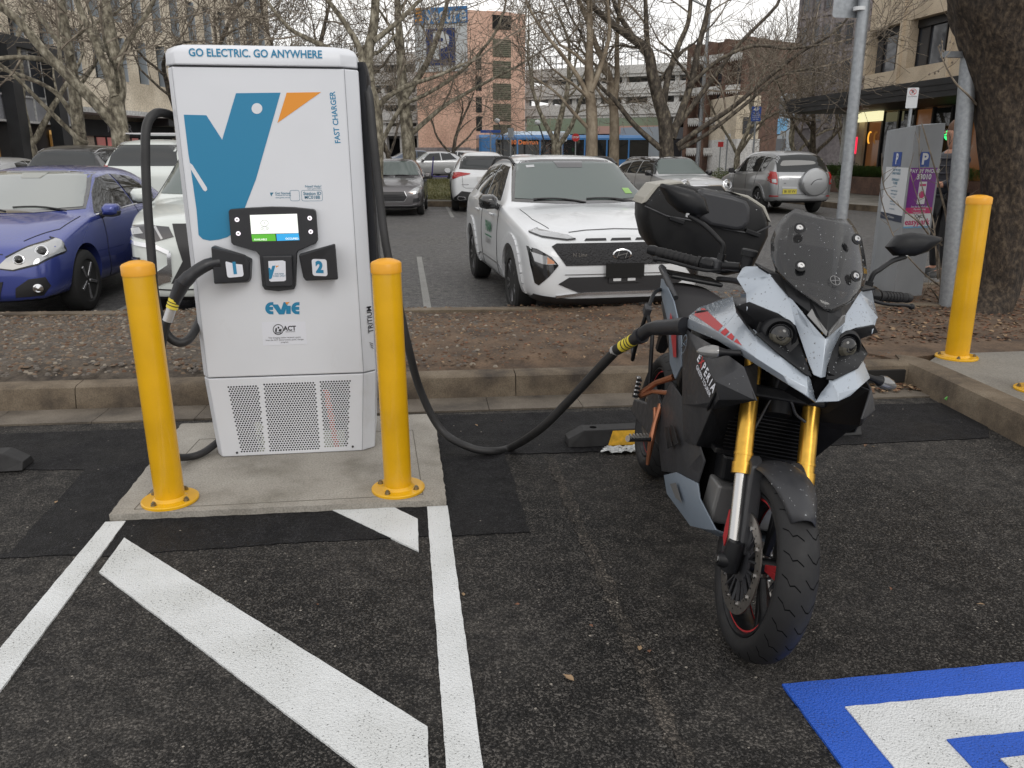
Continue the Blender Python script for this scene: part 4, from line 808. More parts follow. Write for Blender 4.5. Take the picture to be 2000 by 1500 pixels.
for s_ in (-1, 1):
    q = [mir(S(x, y, yy)) if s_ > 0 else S(x, y, yy) for x, y, yy in ((1311, 945, -.184), (1322, 943, -.184), (1334, 982, -.179), (1322, 972, -.180))]
    V = {str(i): v+Vector((.002, s_*.006, 0)) for i, v in enumerate(q)}; panel('side_mesh', V, [tuple(V)], 'mesh_grey', bl, both=False, th=.002, bevel=0)
# core masses behind the covers
bo('motor', MB().rings([[(x, -w_, z0), (x, -w_, z1), (x, w_, z1), (x, w_, z0)] for x, w_, z0, z1 in ((.55, .14, .28, .75), (.8, .16, .25, .85), (1.05, .155, .25, .86), (1.2, .12, .33, .80))]), 'void')
bo('grille_mesh', MB().rings([[(x, -w_, z0), (x, -w_, z1), (x, w_, z1), (x, w_, z0)] for x, w_, z0, z1 in ((1.2, .135, .31, .47), (1.285, .12, .32, .46))]), 'mesh_grey', bevel=.01)
rad = bo('radiator', MB().box((1.225, 0, .70), (.05, .30, .26), mat=Matrix.Rotation(R(12), 3, 'Y')), 'void')
mb = MB()
for k in range(20): mb.box((1.255+.0025*(k-10)*-1*.9, 0, .585+.0122*k), (.004, .28, .0035))
bo('radiator_fins', mb, 'bike_black', rad)
bo('radiator_frame', MB().box((1.24, 0, .575), (.06, .32, .02)), 'bike_black', rad, bevel=.004); bo('radiator_frame', MB().box((1.20, 0, .835), (.06, .32, .02)), 'bike_black', rad, bevel=.004)
bo('front_frame', MB().rings([[(x, -w_, z0), (x, -w_*1.1, z1), (x, w_*1.1, z1), (x, w_, z0)] for x, w_, z0, z1 in ((1.19, .12, .46, .58), (1.26, .11, .47, .56))]), 'bike_black', bevel=.01)
bo('brake_hose', MB().tube(spline([(1.27, -.02, .90), (1.30, -.03, .82), (1.305, -.05, .74), (1.33, -.085, .64)], 6), .005, 8), 'bike_grey', smooth=60)
bo('brake_hose', MB().tube(spline([(1.30, -.03, .82), (1.32, .02, .80), (1.325, .05, .76), (1.335, .09, .74)], 6), .005, 8), 'bike_grey', smooth=60)
bo('hose_clip', MB().box((1.305, -.03, .815), (.012, .05, .022)), 'chrome', bevel=.002)
# side boxes below the beak: outer radiators housing
for s_ in (-1, 1):
    V = dict(a=(1.30, s_*.20, .90), b=(1.40, s_*.235, .88), c=(1.345, s_*.25, .74), d=(1.26, s_*.22, .70))
    panel('fairing_inner', {k: Vector(v) for k, v in V.items()}, [('a', 'b', 'c', 'd')], 'bike_black', both=False)
# tank top and seat
def loft(rows, n=15):
    out = []
    for x, w_, zt_, zb_, p_ in rows:
        out.append([Vector((x, w_*(abs(cos(a))**.75)*(1 if cos(a) > 0 else -1), zb_+(zt_-zb_)*abs(sin(a))**p_)) for a in np.linspace(0, pi, n)])
    return out
tank = MB(); r_ = loft([(1.12, .10, 1.07, .95, .6), (1.0, .185, 1.075, .9, .6), (.85, .215, 1.05, .85, .6), (.72, .19, .98, .8, .6), (.6, .15, .90, .78, .6), (.56, .13, .86, .78, .6)]); tank.rings(r_); bo('tank_cover', tank, 'bike_grey', smooth=50)
bo('tank_trim', MB().tube(spline([(1.05, -.19, 1.0), (.9, -.225, .97), (.78, -.225, .90)], 5), .007, 8), 'bike_black')
seat = MB(); seat.rings(loft([(.64, .12, .895, .80, .5), (.5, .15, .86, .78, .5), (.35, .17, .86, .78, .45), (.22, .165, .885, .80, .45), (.16, .16, .935, .82, .45), (0, .15, .95, .85, .45), (-.14, .12, .955, .88, .5)])); bo('seat', seat, 'seat_vinyl', smooth=50)
bo('subframe', MB().rings([[(x, -w_, z0), (x, -w_, z1), (x, w_, z1), (x, w_, z0)] for x, w_, z0, z1 in ((.62, .15, .6, .85), (.3, .15, .7, .83), (-.2, .11, .82, .9))]), 'bike_black', bevel=.01)
# tail side blades
for s_ in (-1, 1):
    q = [(.70, .195, .66), (.76, .20, .73), (.66, .205, .84), (.42, .205, .93), (.12, .20, .985), (.05, .195, .975), (.10, .20, .93), (.45, .21, .83), (.60, .205, .70)]
    V = {str(i): Vector((a, s_*b, c)) for i, (a, b, c) in enumerate(q)}
    tb = panel('tail_panel', V, [('0', '1', '2', '8'), ('2', '3', '7', '8'), ('3', '4', '5', '6', '7')], 'tail_grey', both=False)
    q = [(.66, .212, .74), (.70, .212, .75), (.62, .216, .835), (.46, .216, .885), (.48, .216, .85)]
    V = {str(i): Vector((a, s_*b, c)) for i, (a, b, c) in enumerate(q)}; panel('red_stripe', V, [tuple(V)], 'bike_red', tb, both=False, th=.001, bevel=0)
    bo('grab_rail', MB().tube(spline([(.30, s_*.17, .93), (.15, s_*.20, 1.0), (-.02, s_*.19, 1.02), (-.18, s_*.14, 1.0)], 5), .014, 10), 'bike_grey', smooth=50)
    # luggage rack loop
    rk = bo('luggage_rack', MB().tube(spline([(.05, s_*.16, .93), (.20, s_*.24, .93), (.36, s_*.29, .88), (.37, s_*.30, .80), (.33, s_*.30, .70), (.28, s_*.29, .62)], 5)+spline([(.24, s_*.28, .62), (.1, s_*.27, .66)], 3), .009, 10), 'bike_black', smooth=50)
    bo('rack_tube', MB().tube([(.36, s_*.295, .86), (.46, s_*.27, .78), (.50, s_*.25, .62), (.505, s_*.24, .54)], .009, 10), 'bike_black', rk, smooth=50)
    bo('rack_joint', MB().box((.365, s_*.295, .865), (.05, .03, .04), mat=Matrix.Rotation(R(20), 3, 'Y')), 'bike_grey', rk, bevel=.006)
    # passenger peg bracket and peg
    mb = MB(); mb.tube([(.66, s_*.19, .66), (.56, s_*.23, .60), (.50, s_*.27, .525)], [.014, .012, .014], 8).tube([(.64, s_*.19, .585), (.56, s_*.235, .56), (.50, s_*.27, .515)], [.011, .009, .012], 8)
    pb = bo('peg_bracket', mb, 'bronze'); 
    pg = bo('foot_peg', MB().box((.495, s_*.292, .55), (.03, .02, .095), mat=Matrix.Rotation(R(-6), 3, 'Y')), 'chrome', pb, bevel=.004)
    mb = MB()
    for k in range(5): mb.box((.513, s_*.292, .515+.018*k), (.014, .022, .009))
    bo('peg_rubber', mb, 'bike_black', pg)
    mb = MB(); mb.tube([(.60, s_*.20, .52), (.64, s_*.215, .45), (.665, s_*.22, .38), (.66, s_*.21, .27)], [.013, .011, .014, .007], 8).tube([(.64, s_*.215, .45), (.60, s_*.22, .50), (.58, s_*.22, .49)], [.009, .008, .006], 8)
    rb = bo('lever_bracket', mb, 'bronze')
    pg = bo('foot_peg', MB().tube([(.67, s_*.23, .385), (.705, s_*.285, .388), (.735, s_*.335, .392)], [.012, .011, .014], 10), 'chrome', rb, smooth=50)
    mb = MB()
    for k in range(6): t = k/5; mb.box((.68+.05*t, s_*(.245+.08*t), .403), (.026, .008, .012))
    bo('peg_teeth', mb, 'steel', pg)
bo('grab_tail', MB().box((-.15, 0, .985), (.22, .26, .02)), 'bike_black', bevel=.008)
# swingarm and hugger, stand
bo('swingarm', MB().rings([[(x, y0, z0), (x, y0, z1), (x, y1, z1), (x, y1, z0)] for x, y0, y1, z0, z1 in ((-.06, -.165, -.13, .28, .35), (.25, -.165, -.13, .30, .42), (.6, -.17, -.10, .34, .52))]).rings([[(x, y0, z0), (x, y0, z1), (x, y1, z1), (x, y1, z0)] for x, y0, y1, z0, z1 in ((-.06, .13, .165, .28, .35), (.25, .13, .165, .30, .42), (.6, .10, .17, .34, .52))]), 'bike_grey', bevel=.008)
bo('swingarm_plate', MB().prism([(.62, .53), (.40, .56), (.36, .50), (.40, .40), (.60, .34)], (0, -.205, 0), X, Z, Yv, .012), 'bike_grey', bevel=.004)
bo('side_stand', MB().tube([(.62, .14, .28), (.66, .22, .14), (.70, .290, -.045)], [.014, .012, .012], 10), 'bike_black')
bo('tail_mudguard', MB().tube([(-.2, 0, .84), (-.38, 0, .62), (-.42, 0, .55)], [.05, .04, .03], 8), 'bike_black')
# name lettering and round emblem on the side panel
fcs = [E_['l'], E_['k'], E_['e'], E_['m']]
Nn = (E_['k']-E_['l']).cross(E_['m']-E_['l']).normalized(); Nn = Nn if Nn.y < 0 else -Nn
def onface(px, py, lift=.003):
    d = _ci.to_3x3()@Vector(ray(px, py)); t = (E_['l']-_cl).dot(Nn)/d.dot(Nn); return _cl+d*t+Nn*lift
def fsurf(px, py):  # nearer of the two facets along the lettering
    return onface(px, py, .006)
aa, bb = fsurf(1366, 692), fsurf(1400, 760); U = (bb-aa).normalized(); V_ = Nn.cross(U); V_ = -V_ if V_.dot(fsurf(1385, 720)-fsurf(1378, 735)) < 0 else V_
let = []
for s_, mat in (('E   ERIA', 'label_white'), ):
    pass
Lw = (bb-aa).length
mbw, mbr = MB(), MB(); n_ = 8
tsp = bvh_bike(sp)
def hitp(px, py):
    d = (_ci.to_3x3()@Vector(ray(px, py))).normalized(); h = tsp.ray_cast(_cl, d); n = h[1] if h[1].dot(d) < 0 else -h[1]; return h[0]+n*.002, n
ca, n1_ = hitp(1370, 700); cb2, n2_ = hitp(1398, 758); n = (n1_+n2_).normalized(); U_ = (cb2-ca).normalized(); n = (n-U_*n.dot(U_)).normalized(); Vv = n.cross(U_); Vv = Vv if Vv.dot(V_) > 0 else -Vv
for i, chh in enumerate('EXPERIA'):
    c = ca.lerp(cb2, -.08+1.16*(i+.5)/7)+n*.006; textmb(chh, .040, mbr if chh == 'X' else mbw, c, U_, Vv, n, bold=.03, thick=.0012)
textmb('GREEN TOURER', .019, mbw, ca.lerp(cb2, .55)+n*.006-Vv*.027, U_, Vv, n, bold=.01, thick=.0015, sx=1.25)
bo('name_lettering', mbw, 'label_white', sp); bo('name_letter', mbr, 'bike_red', sp)
c = S(1337, 672, -.262); mb = MB()
for i in range(28):
    a, b = 2*pi*i/28, 2*pi*(i+1)/28; mb.add([c+Vector((r_*cos(q)*.9, -.002+.3*0, r_*sin(q))) for r_, q in ((.036, a), (.036, b), (.031, b), (.031, a))], [(0, 1, 2, 3)])
mb.bar(c+Vector((-.02, -.002, -.02)), c+Vector((.02, -.002, .02)), .004, .002); mb.bar(c+Vector((-.025, -.002, 0)), c+Vector((.025, -.002, 0)), .004, .002)
bo('round_emblem', mb, 'tail_grey', sp)
# top case: clam shell with lid seam, back pad and pale corner trims
CX0 = -.12
oc = [(1257, 428), (1258, 398), (1286, 362), (1332, 357), (1364, 366), (1432, 378), (1464, 386), (1494, 406), (1505, 436), (1504, 462), (1488, 496), (1470, 530), (1420, 540), (1330, 520), (1284, 490), (1266, 468)]
out = [SX(x, y, CX0) for x, y in oc]; cc_ = sum(out, Vector())/len(out)
rr = []
for dx_, s_ in ((.0, .80), (-.012, .93), (-.05, 1.0), (-.2, 1.02), (-.34, .97), (-.42, .86), (-.45, .6)):
    rr.append([Vector((CX0+dx_+.02, cc_.y+(p.y-cc_.y)*s_, cc_.z+(p.z-cc_.z)*s_)) for p in out])
tc_ = bo('top_case', MB().rings(rr), 'case_black', smooth=35); sm = tc_.modifiers.new('b', 'BEVEL'); sm.width = .008; sm.segments = 3; sm.limit_method = 'ANGLE'; sm.angle_limit = R(30)
pad = [SX(x, y, CX0+.04) for x, y in ((1359, 382), (1367, 370), (1430, 383), (1458, 392), (1465, 406), (1463, 436), (1452, 447), (1438, 450), (1385, 440), (1368, 428), (1358, 402))]
pc = sum(pad, Vector())/len(pad)
bo('back_pad', MB().rings([[Vector((CX0+.0, p.y, p.z)) for p in pad], [Vector((CX0+.045, p.y, p.z)) for p in pad], [Vector((CX0+.06, pc.y+(p.y-pc.y)*.9, pc.z+(p.z-pc.z)*.88)) for p in pad]]), 'bike_grey', tc_, bevel=.008, smooth=40)
seamp = [SX(x, y, CX0+.015) for x, y in ((1258, 402), (1300, 421), (1360, 432), (1420, 448), (1470, 456), (1503, 440))]
bo('lid_seam', MB().tube([p+Vector((.018, 0, 0)) for p in seamp], .004, 6), 'bike_grey', tc_)
def trim(pts, dx0=.0, dx1=-.3):
    a = [SX(x, y, CX0+.0) for x, y in pts]; return MB().rings([[Vector((CX0+d, cc_.y+(p.y-cc_.y)*1.03, cc_.z+(p.z-cc_.z)*1.03)) for p in a] for d in (-.02, -.30)])
bo('case_trim', trim([(1258, 400), (1264, 388), (1286, 362), (1334, 356), (1343, 364), (1306, 366), (1289, 388)]), 'case_grey', tc_, bevel=.004)
bo('case_trim', trim([(1430, 377), (1462, 384), (1494, 405), (1506, 436), (1499, 430), (1488, 408), (1460, 390)]), 'case_grey', tc_, bevel=.004)
for q in ((1322, 430), (1470, 455)):
    p = SX(*q, CX0+.03); bo('case_latch', MB().box(p, (.02, .075, .022), mat=Matrix.Rotation(R(-8), 3, 'X')), 'bike_black', tc_, bevel=.004)
# --- second charging cable, from the charger's right flank to the motorcycle's port
port = BM@S(1338, 637, -.262)
w1, w2, w3 = YP(1290, 640, 2.93), YP(1250, 656, 3.06), YP(1205, 683, 3.22)
cable('cable', [pY(702, 190, 4.42), pY(700, 172, 4.34), pY(708, 166, 4.26), pY(720, 185, 4.2), pY(728, 260, 4.17), pY(741, 380, 4.15), pY(754, 480, 4.12), pY(778, 590, 4.1), pY(798, 680, 4.1), G(822, 765, .33), G(862, 840, .11), G(915, 873, .045), G(960, 881, .025), G(1000, 873, .03), pY(1055, 838, 3.68), pY(1108, 786, 3.52), pY(1160, 730, 3.37), w3], .021, ch)
cable('cable', [pY(702, 180, 4.46), pY(704, 166, 4.4), pY(713, 168, 4.34), pY(716, 220, 4.32), pY(719, 330, 4.32), pY(724, 430, 4.32), pY(733, 520, 4.34), pY(742, 600, 4.4)], .019, ch)
gun = chobj('connector', MB().tube(spline([w2, w2.lerp(w1, .5)+Z*.012, w1, w1.lerp(port, .4)], 5)+[port], [.026]*8+[.03]*8+[.034], 16), 'black_plastic', smooth=50)
chobj('connector_collar', MB().tube([w2.lerp(w1, -.05), w2.lerp(w1, .12)], .033, 16), 'black_plastic', gun, smooth=50)
chobj('connector_label', MB().tube([w3.lerp(w2, .25), w3.lerp(w2, .72)], .0255, 16), 'label_yellow', gun, smooth=50)
mb = MB()
for t in (.38, .52, .62): mb.tube([w3.lerp(w2, t), w3.lerp(w2, t+.035)], .0262, 16)
chobj('label_stripe', mb, 'ink_black', gun); chobj('connector_sleeve', MB().tube([w3.lerp(w2, -.12), w3.lerp(w2, .1)], .0235, 14), 'silver_sleeve', gun); chobj('connector_neck', MB().tube([w3, w2], .024, 16), 'black_rubber', gun, smooth=50)

# vents cut in the battery cover
for q in ([(1298, 832), (1304, 834), (1312, 872), (1303, 876)], [(1308, 828), (1314, 832), (1324, 866), (1316, 872)], [(1352, 745), (1358, 742), (1346, 800), (1340, 806)]):
    V = {str(i): SX(x, y, 0)*0+S(x, y, -.208) for i, (x, y) in enumerate(q)}; panel('side_vent', V, [tuple(V)], 'bike_black', th=.003, both=False)
# rain beads standing on the upward faces of the bodywork
pm('water', (.55, .58, .6), .03, alpha=.30, spec=.9)
def beads(targets, n, seed, rmin=.0016, rmax=.0042, up=.05):
    dg = bpy.context.evaluated_depsgraph_get(); dg.update(); rg = random.Random(seed); inv = _ci
    for o in targets:
        me = bpy.data.meshes.new_from_object(o.evaluated_get(dg)); me.calc_loop_triangles(); tr = [t_ for t_ in me.loop_triangles if (BM.to_3x3()@t_.normal).z > up and t_.area > 1e-6]
        if not tr: continue
        wts = [t_.area for t_ in tr]; mb = MB()
        for t_ in rg.choices(tr, wts, k=n):
            a, b = sorted((rg.random(), rg.random())); v = [me.vertices[i].co for i in t_.vertices]; p = v[0]*a+v[1]*(b-a)+v[2]*(1-b); nn = t_.normal; U = nn.orthogonal().normalized(); W_ = nn.cross(U); r_ = rmin+(rmax-rmin)*rg.random()**2.5
            vs = []; 
            for k, (rr, hh) in enumerate(((1, 0), (.85, .32), (.45, .52))):
                vs += [p+U*cos(2*pi*i/7)*r_*rr+W_*sin(2*pi*i/7)*r_*rr+nn*hh*r_ for i in range(7)]
            vs.append(p+nn*.58*r_); mb.add(vs, [(7*q+i, 7*q+(i+1) % 7, 7*q+7+(i+1) % 7, 7*q+7+i) for q in (0, 1) for i in range(7)]+[(14+i, 14+(i+1) % 7, 21) for i in range(7)]+[tuple(range(6, -1, -1))])
        d = obj('rain_beads', mb, 'water', o, smooth=80); d['kind'] = 'stuff'; bpy.data.meshes.remove(me)
beads([brow, beak, tk], 170, 3, .0012, .0036); beads([wsc], 110, 4, .0010, .0024, .0); beads([tc_], 220, 5, .0012, .003, .2); beads([sp, fm, hs], 70, 6, .0012, .003)
# ------------------------------------------------------------------ vehicles
def paint(name, col, metal=.0, rough=.28, coat=.8): return pm(name, col, rough, metal, coat=coat, noise=(3, .03), bump=(300, .03, .0005))
paint('car_white', (.66, .68, .70)); paint('car_pearl', (.60, .64, .62)); paint('car_violet', (.05, .07, .28), .3, .22); paint('car_black', (.012, .012, .014)); paint('car_silver', (.36, .37, .38), .7, .3); paint('car_taupe', (.13, .125, .13), .6, .3); paint('car_lightsilver', (.5, .51, .52), .55, .3); paint('car_bluegrey', (.06, .08, .12), .4)
def glass_mat(name, col, rough=.03, spec=.6):
    m = pm(name, col, rough, spec=spec); return m
glass_mat('glass_screen', (.10, .125, .12), .05); glass_mat('glass_dark', (.012, .014, .015)); glass_mat('glass_tint', (.03, .034, .036))
pm('trim_black', (.018, .018, .02), .5); pm('trim_gloss', (.012, .012, .013), .12, coat=1); pm('tyre_rubber', (.018, .018, .018), .75, bump=(60, .2, .003)); pm('rim_grey', (.22, .22, .23), .3, .9); pm('rim_bright', (.5, .5, .52), .25, .9)
pm('tail_red', (.34, .012, .012), .12, coat=1); pm('lamp_clear', (.42, .43, .44), .1, .5, coat=1); pm('lamp_dark', (.05, .05, .055), .08, .3, coat=1); pm('amber', (.5, .2, .08), .15, coat=1); pm('plate_white', (.6, .6, .6), .4); pm('plate_yellow', (.5, .43, .06), .4); pm('under_black', (.006, .006, .007), .9); pm('plate_black', (.002, .002, .002), .8); pm('decal_green', (.03, .16, .08), .5); pm('chrome_car', (.75, .76, .78), .1, 1)
class Car:
    """lofted body from side profile and widths; glass, lamps and trim are fitted panels that follow its surface"""
    def __init__(s, name, label, L, W, H, wb, fo, R_, col, prof, loc, az, group, name_body='body', cut=True, clad=None):
        s.t = thing(name, label, 'car', loc, 0, group); s.t.rotation_euler = (0, 0, pi/2-R(az)); s.W = W; s.H = H; s.R = R_; s.wb = wb; s.xf = wb/2; s.f0 = wb/2+fo; s.r0 = s.f0-L
        rows = []
        for r_ in prof:  # x, zb, half width, belt z, belt halfwidth, edge y, edge z, top z
            x, zb, w_, zbelt, wbt, ye, ze, ztp = r_; zm = zb+(zbelt-zb)*.55
            h = [(0, zb), (w_*.82, zb), (w_*.97, zb+.07), (w_, zm), (w_*.5+wbt*.5+.004, zm+(zbelt-zm)*.6), (wbt, zbelt), (wbt-.035, zbelt+min(.02, max(0, (ztp-zbelt)*.2))), (ye, ze), (ye*.62, ze+(ztp-ze)*.75), (0, ztp)]
            rows.append([Vector((x, y, z)) for y, z in h]+[Vector((x, -y, z)) for y, z in h[-2:0:-1]])
        bm = bmesh.new(); n = len(rows[0]); gv = [[bm.verts.new(p) for p in r_] for r_ in rows]
        for i in range(len(rows)-1):
            for j in range(n): bm.faces.new((gv[i][j], gv[i][(j+1) % n], gv[i+1][(j+1) % n], gv[i+1][j]))
        for r_ in (gv[0], gv[-1]):  # quad caps
            h = n//2
            for j in range(h):
                q = [r_[j], r_[j+1], r_[(n-j-1) % n], r_[(n-j) % n]]; q2 = list(dict.fromkeys(q))
                if len(q2) > 2: bm.faces.new(q2)
        bmesh.ops.recalc_face_normals(bm, faces=bm.faces); me = bpy.data.meshes.new('b'); bm.to_mesh(me); bm.free()
        tmp = bpy.data.objects.new('b', me); sc.collection.objects.link(tmp); md = tmp.modifiers.new('s', 'SUBSURF'); md.levels = md.render_levels = 2
        dg = bpy.context.evaluated_depsgraph_get(); dg.update(); m2 = bpy.data.meshes.new_from_object(tmp.evaluated_get(dg))
        b2 = bmesh.new(); b2.from_mesh(m2); s.bvh = BVHTree.FromBMesh(b2); b2.free()
        ct = MB()
        for ax in (s.xf, s.xf-wb):
            for sy in (-1, 1): ct.lathe([(R_+.055, W/2-.30), (R_+.055, W/2+.2)], (ax, 0, R_+.01), 'Y', 36) if sy > 0 else ct.lathe([(R_+.055, -W/2-.2), (R_+.055, -W/2+.30)], (ax, 0, R_+.01), 'Y', 36)
        cme = bpy.data.meshes.new('c'); cme.from_pydata(ct.v, [], ct.f); bmc = bmesh.new(); bmc.from_mesh(cme); bmesh.ops.recalc_face_normals(bmc, faces=bmc.faces); bmc.to_mesh(cme); bmc.free()
        co = bpy.data.objects.new('c', cme); sc.collection.objects.link(co)
        bo_ = tmp.modifiers.new('x', 'BOOLEAN'); bo_.object = co; bo_.solver = 'EXACT'; bo_.operation = 'DIFFERENCE'
        dg = bpy.context.evaluated_depsgraph_get(); dg.update(); m3 = bpy.data.meshes.new_from_object(tmp.evaluated_get(dg))
        if len(m3.polygons) < 200: m3 = m2.copy()
        bpy.data.objects.remove(tmp); bpy.data.objects.remove(co)
        m3.materials.clear(); m3.materials.append(M[col]); m3.materials.append(M['under_black'])
        if clad: m3.materials.append(M[clad[0]])
        zb0 = prof[len(prof)//2][1]
        for p in m3.polygons:
            c = p.center; p.use_smooth = True; p.material_index = 0
            for ax in (s.xf, s.xf-wb):
                d = hypot(c.x-ax, c.z-R_-.01)
                if d < R_+.052 and abs(c.y) > W/2-.32: p.material_index = 1
            if p.normal.z < -.8 and c.z < zb0+.1: p.material_index = 1
            if clad and p.material_index == 0 and c.z < clad[1]: p.material_index = 2
        m3.set_sharp_from_angle(angle=R(38)); s.body = bpy.data.objects.new(name_body, m3); sc.collection.objects.link(s.body); s.body.parent = s.t
        s.col = col; s.par = s.t
    def cast(s, u, v, view):
        W = 3.0
        if view == 'front': o, d = Vector((W, u, v)), Vector((-1, 0, 0))
        elif view == 'rear': o, d = Vector((-W*1.2, u, v)), Vector((1, 0, 0))
        elif view == 'left': o, d = Vector((u, W, v)), Vector((0, -1, 0))
        elif view == 'right': o, d = Vector((u, -W, v)), Vector((0, 1, 0))
        else: o, d = Vector((u, v, W)), Vector((0, 0, -1))
        h = s.bvh.ray_cast(o, d)
        end = s.f0 if view == 'front' else s.r0
        if view in ('front', 'rear') and (h[0] is None or (abs(u) > s.W/2-.2 and abs(h[0].x-end) > .42 and v < 1.0)):
            for k in range(1, 30):
                h = s.bvh.ray_cast(Vector((o.x, u*(1-.008*k), v)), d)
                if h[0] and abs(h[0].x-end) < .42: break
        if h[0] is None:
            q = s.bvh.find_nearest(o+d*(W-.9)); return q[0], q[1], d
        return h[0], h[1], d
    def patch(s, name, polys, view, mat, off=.004, cell=.04, parent=None, mirror=False, split=True):
        """thin panel(s) following the body; mirror adds the other side as its own object"""
        sets = [(polys, view)]
        if mirror: sets.append((polys, {'left': 'right'}[view]) if view == 'left' else ([[(-u, v) for u, v in q] for q in polys], view))
        out = []
        for pl, vw in sets:
            bm = bmesh.new()
            for poly in pl:
                b = bmesh.new(); b.faces.new([b.verts.new((u, v, 0)) for u, v in poly])
                us = [p[0] for p in poly]; vs = [p[1] for p in poly]
                for k in range(1, int((max(us)-min(us))/cell)+1): bmesh.ops.bisect_plane(b, geom=b.verts[:]+b.edges[:]+b.faces[:], plane_co=(min(us)+k*cell, 0, 0), plane_no=(1, 0, 0))
                for k in range(1, int((max(vs)-min(vs))/cell)+1): bmesh.ops.bisect_plane(b, geom=b.verts[:]+b.edges[:]+b.faces[:], plane_co=(0, min(vs)+k*cell, 0), plane_no=(0, 1, 0))
                bmesh.ops.triangulate(b, faces=[f for f in b.faces if len(f.verts) > 4])
                dd = {}
                for v in b.verts:
                    p, nrm, d = s.cast(v.co.x, v.co.y, vw); nrm = nrm if nrm.dot(d) < 0 else -nrm; dd[v] = (p, nrm, d)
                for v in b.verts: p, nrm, d = dd[v]; v.co = p+(nrm*.7-d*.3)*(off+.003)
                be = [e for e in b.edges if e.is_boundary]; r_ = bmesh.ops.extrude_edge_only(b, edges=be)
                d = dd[list(dd)[0]][2]
                for v in r_['geom']:
                    if isinstance(v, bmesh.types.BMVert): v.co += d*(off+.012)
                bmesh.ops.recalc_face_normals(b, faces=b.faces)
                nf = sum(f.normal.dot(d)*f.calc_area() for f in b.faces)
                if nf > 0: bmesh.ops.reverse_faces(b, faces=b.faces)
                tmpm = bpy.data.meshes.new('p'); b.to_mesh(tmpm); b.free(); bm.from_mesh(tmpm); bpy.data.meshes.remove(tmpm)
            me = bpy.data.meshes.new(name); bm.to_mesh(me); bm.free(); me.materials.append(M[mat] if isinstance(mat, str) else mat); me.polygons.foreach_set('use_smooth', [True]*len(me.polygons)); me.set_sharp_from_angle(angle=R(40))
            o = bpy.data.objects.new(name, me); sc.collection.objects.link(o); o.parent = parent or s.t; out.append(o)
        return out[0]
    def line(s, name, pts, view, w_=.008, mat='trim_black', off=.0015, **k):
        polys = []
        for (a, b), (c, d) in zip(pts, pts[1:]):
            q = Vector((c-a, d-b)).normalized()*w_/2; n = (-q.y, q.x); polys.append([(a+n[0], b+n[1]), (c+n[0], d+n[1]), (c-n[0], d-n[1]), (a-n[0], b-n[1])])
        return s.patch(name, polys, view, mat, off, **k)
    def wheels(s, rim='rim_grey', spokes=5, tw=.215, dark=None, steer=0, twin=False):
        for ax in (s.xf, s.xf-s.wb):
            for sy in (-1, 1):
                c = Vector((ax, sy*(s.W/2-.02-tw/2), s.R)); R_ = s.R; rr = R_*.66
                t = bpy.data.objects.new('wheel', None); sc.collection.objects.link(t); t.parent = s.t; t.location = c
                if ax > 0: t.rotation_euler = (0, 0, R(steer))
                mt = 'Y'; h = tw/2
                obj('tyre', MB().lathe([(rr, -h*.85), (rr+.01, -h), (R_-.03, -h), (R_-.006, -h*.8), (R_, -h*.4), (R_, h*.4), (R_-.006, h*.8), (R_-.03, h), (rr+.01, h), (rr, h*.85)], n=40, axis=mt), 'tyre_rubber', t, smooth=40)
                mb = MB().lathe([(rr+.002, h*.82*sy), (rr-.012, h*.86*sy), (rr-.02, h*.6*sy), (rr-.03, -h*.5*sy)], n=40, axis=mt)
                ns = spokes
                for k in range(ns):
                    a0 = 2*pi*k/ns+.4
                    for da in ((-.13, .13) if twin else (0,)):
                        a = a0+da; wd = .028 if twin else .05; p = Vector((R_*.12*cos(a0), sy*h*.66, -R_*.12*sin(a0))); q = Vector(((rr-.01)*cos(a+da*.6), sy*h*.80, -(rr-.01)*sin(a+da*.6))); mb.bar(p, q, wd, .03)
                mb.lathe([(.0, sy*h*.78), (.035, sy*h*.76), (.06, sy*h*.7), (.06, sy*h*.4)], n=18, axis=mt)
                obj('rim', mb, rim, t, smooth=35, bevel=.004)
                obj('brake_disc', MB().lathe([(rr*.86, sy*h*.1), (rr*.86, sy*h*.12), (0.03, sy*h*.12)], n=28, axis=mt), 'lamp_dark', t)
    def mirrors(s, x, z, mat=None, y=None, sc_=1.0):
        for sy in (-1, 1):
            y0 = sy*(y or s.W/2-.06); c = Vector((x, y0+sy*.13, z+.06)); out = [(-.09, -.06), (-.095, .03), (-.05, .075), (.07, .07), (.10, .03), (.085, -.045), (.03, -.068)]
            rr = [[c+Vector((dx, sy*a*sc_*k, b*sc_*k)) for a, b in out] for dx, k in ((-.055, .92), (-.04, 1), (.03, .95), (.075, .72), (.10, .35))]
            m = obj('wing_mirror', MB().rings(rr), mat or s.col, s.t, smooth=50, bevel=.008); obj('mirror_foot', MB().tube([(x-.02, y0-sy*.03, z-.02), (x, y0+sy*.07, z+.02)], [.035, .028], 8), 'trim_black', m)
            obj('mirror_trim', MB().rings([[c+Vector((dx, sy*a*sc_*.97, b*sc_*.6-.035)) for a, b in out] for dx in (-.05, .04)]), 'trim_black', m, bevel=.006)
    def wipers(s, z, w_=.62, x=None):
        for y0, y1 in ((w_*.95, .05), (.02, -w_*.85)):
            pts = []
            for t in np.linspace(0, 1, 6): p, n, d = s.cast(y0+(y1-y0)*t, z+.02*sin(pi*t)+.035*t, 'front'); pts.append(p+Vector((.018, 0, .008)))
            obj('wiper', MB().tube(pts, .008, 6), 'trim_black', s.t)
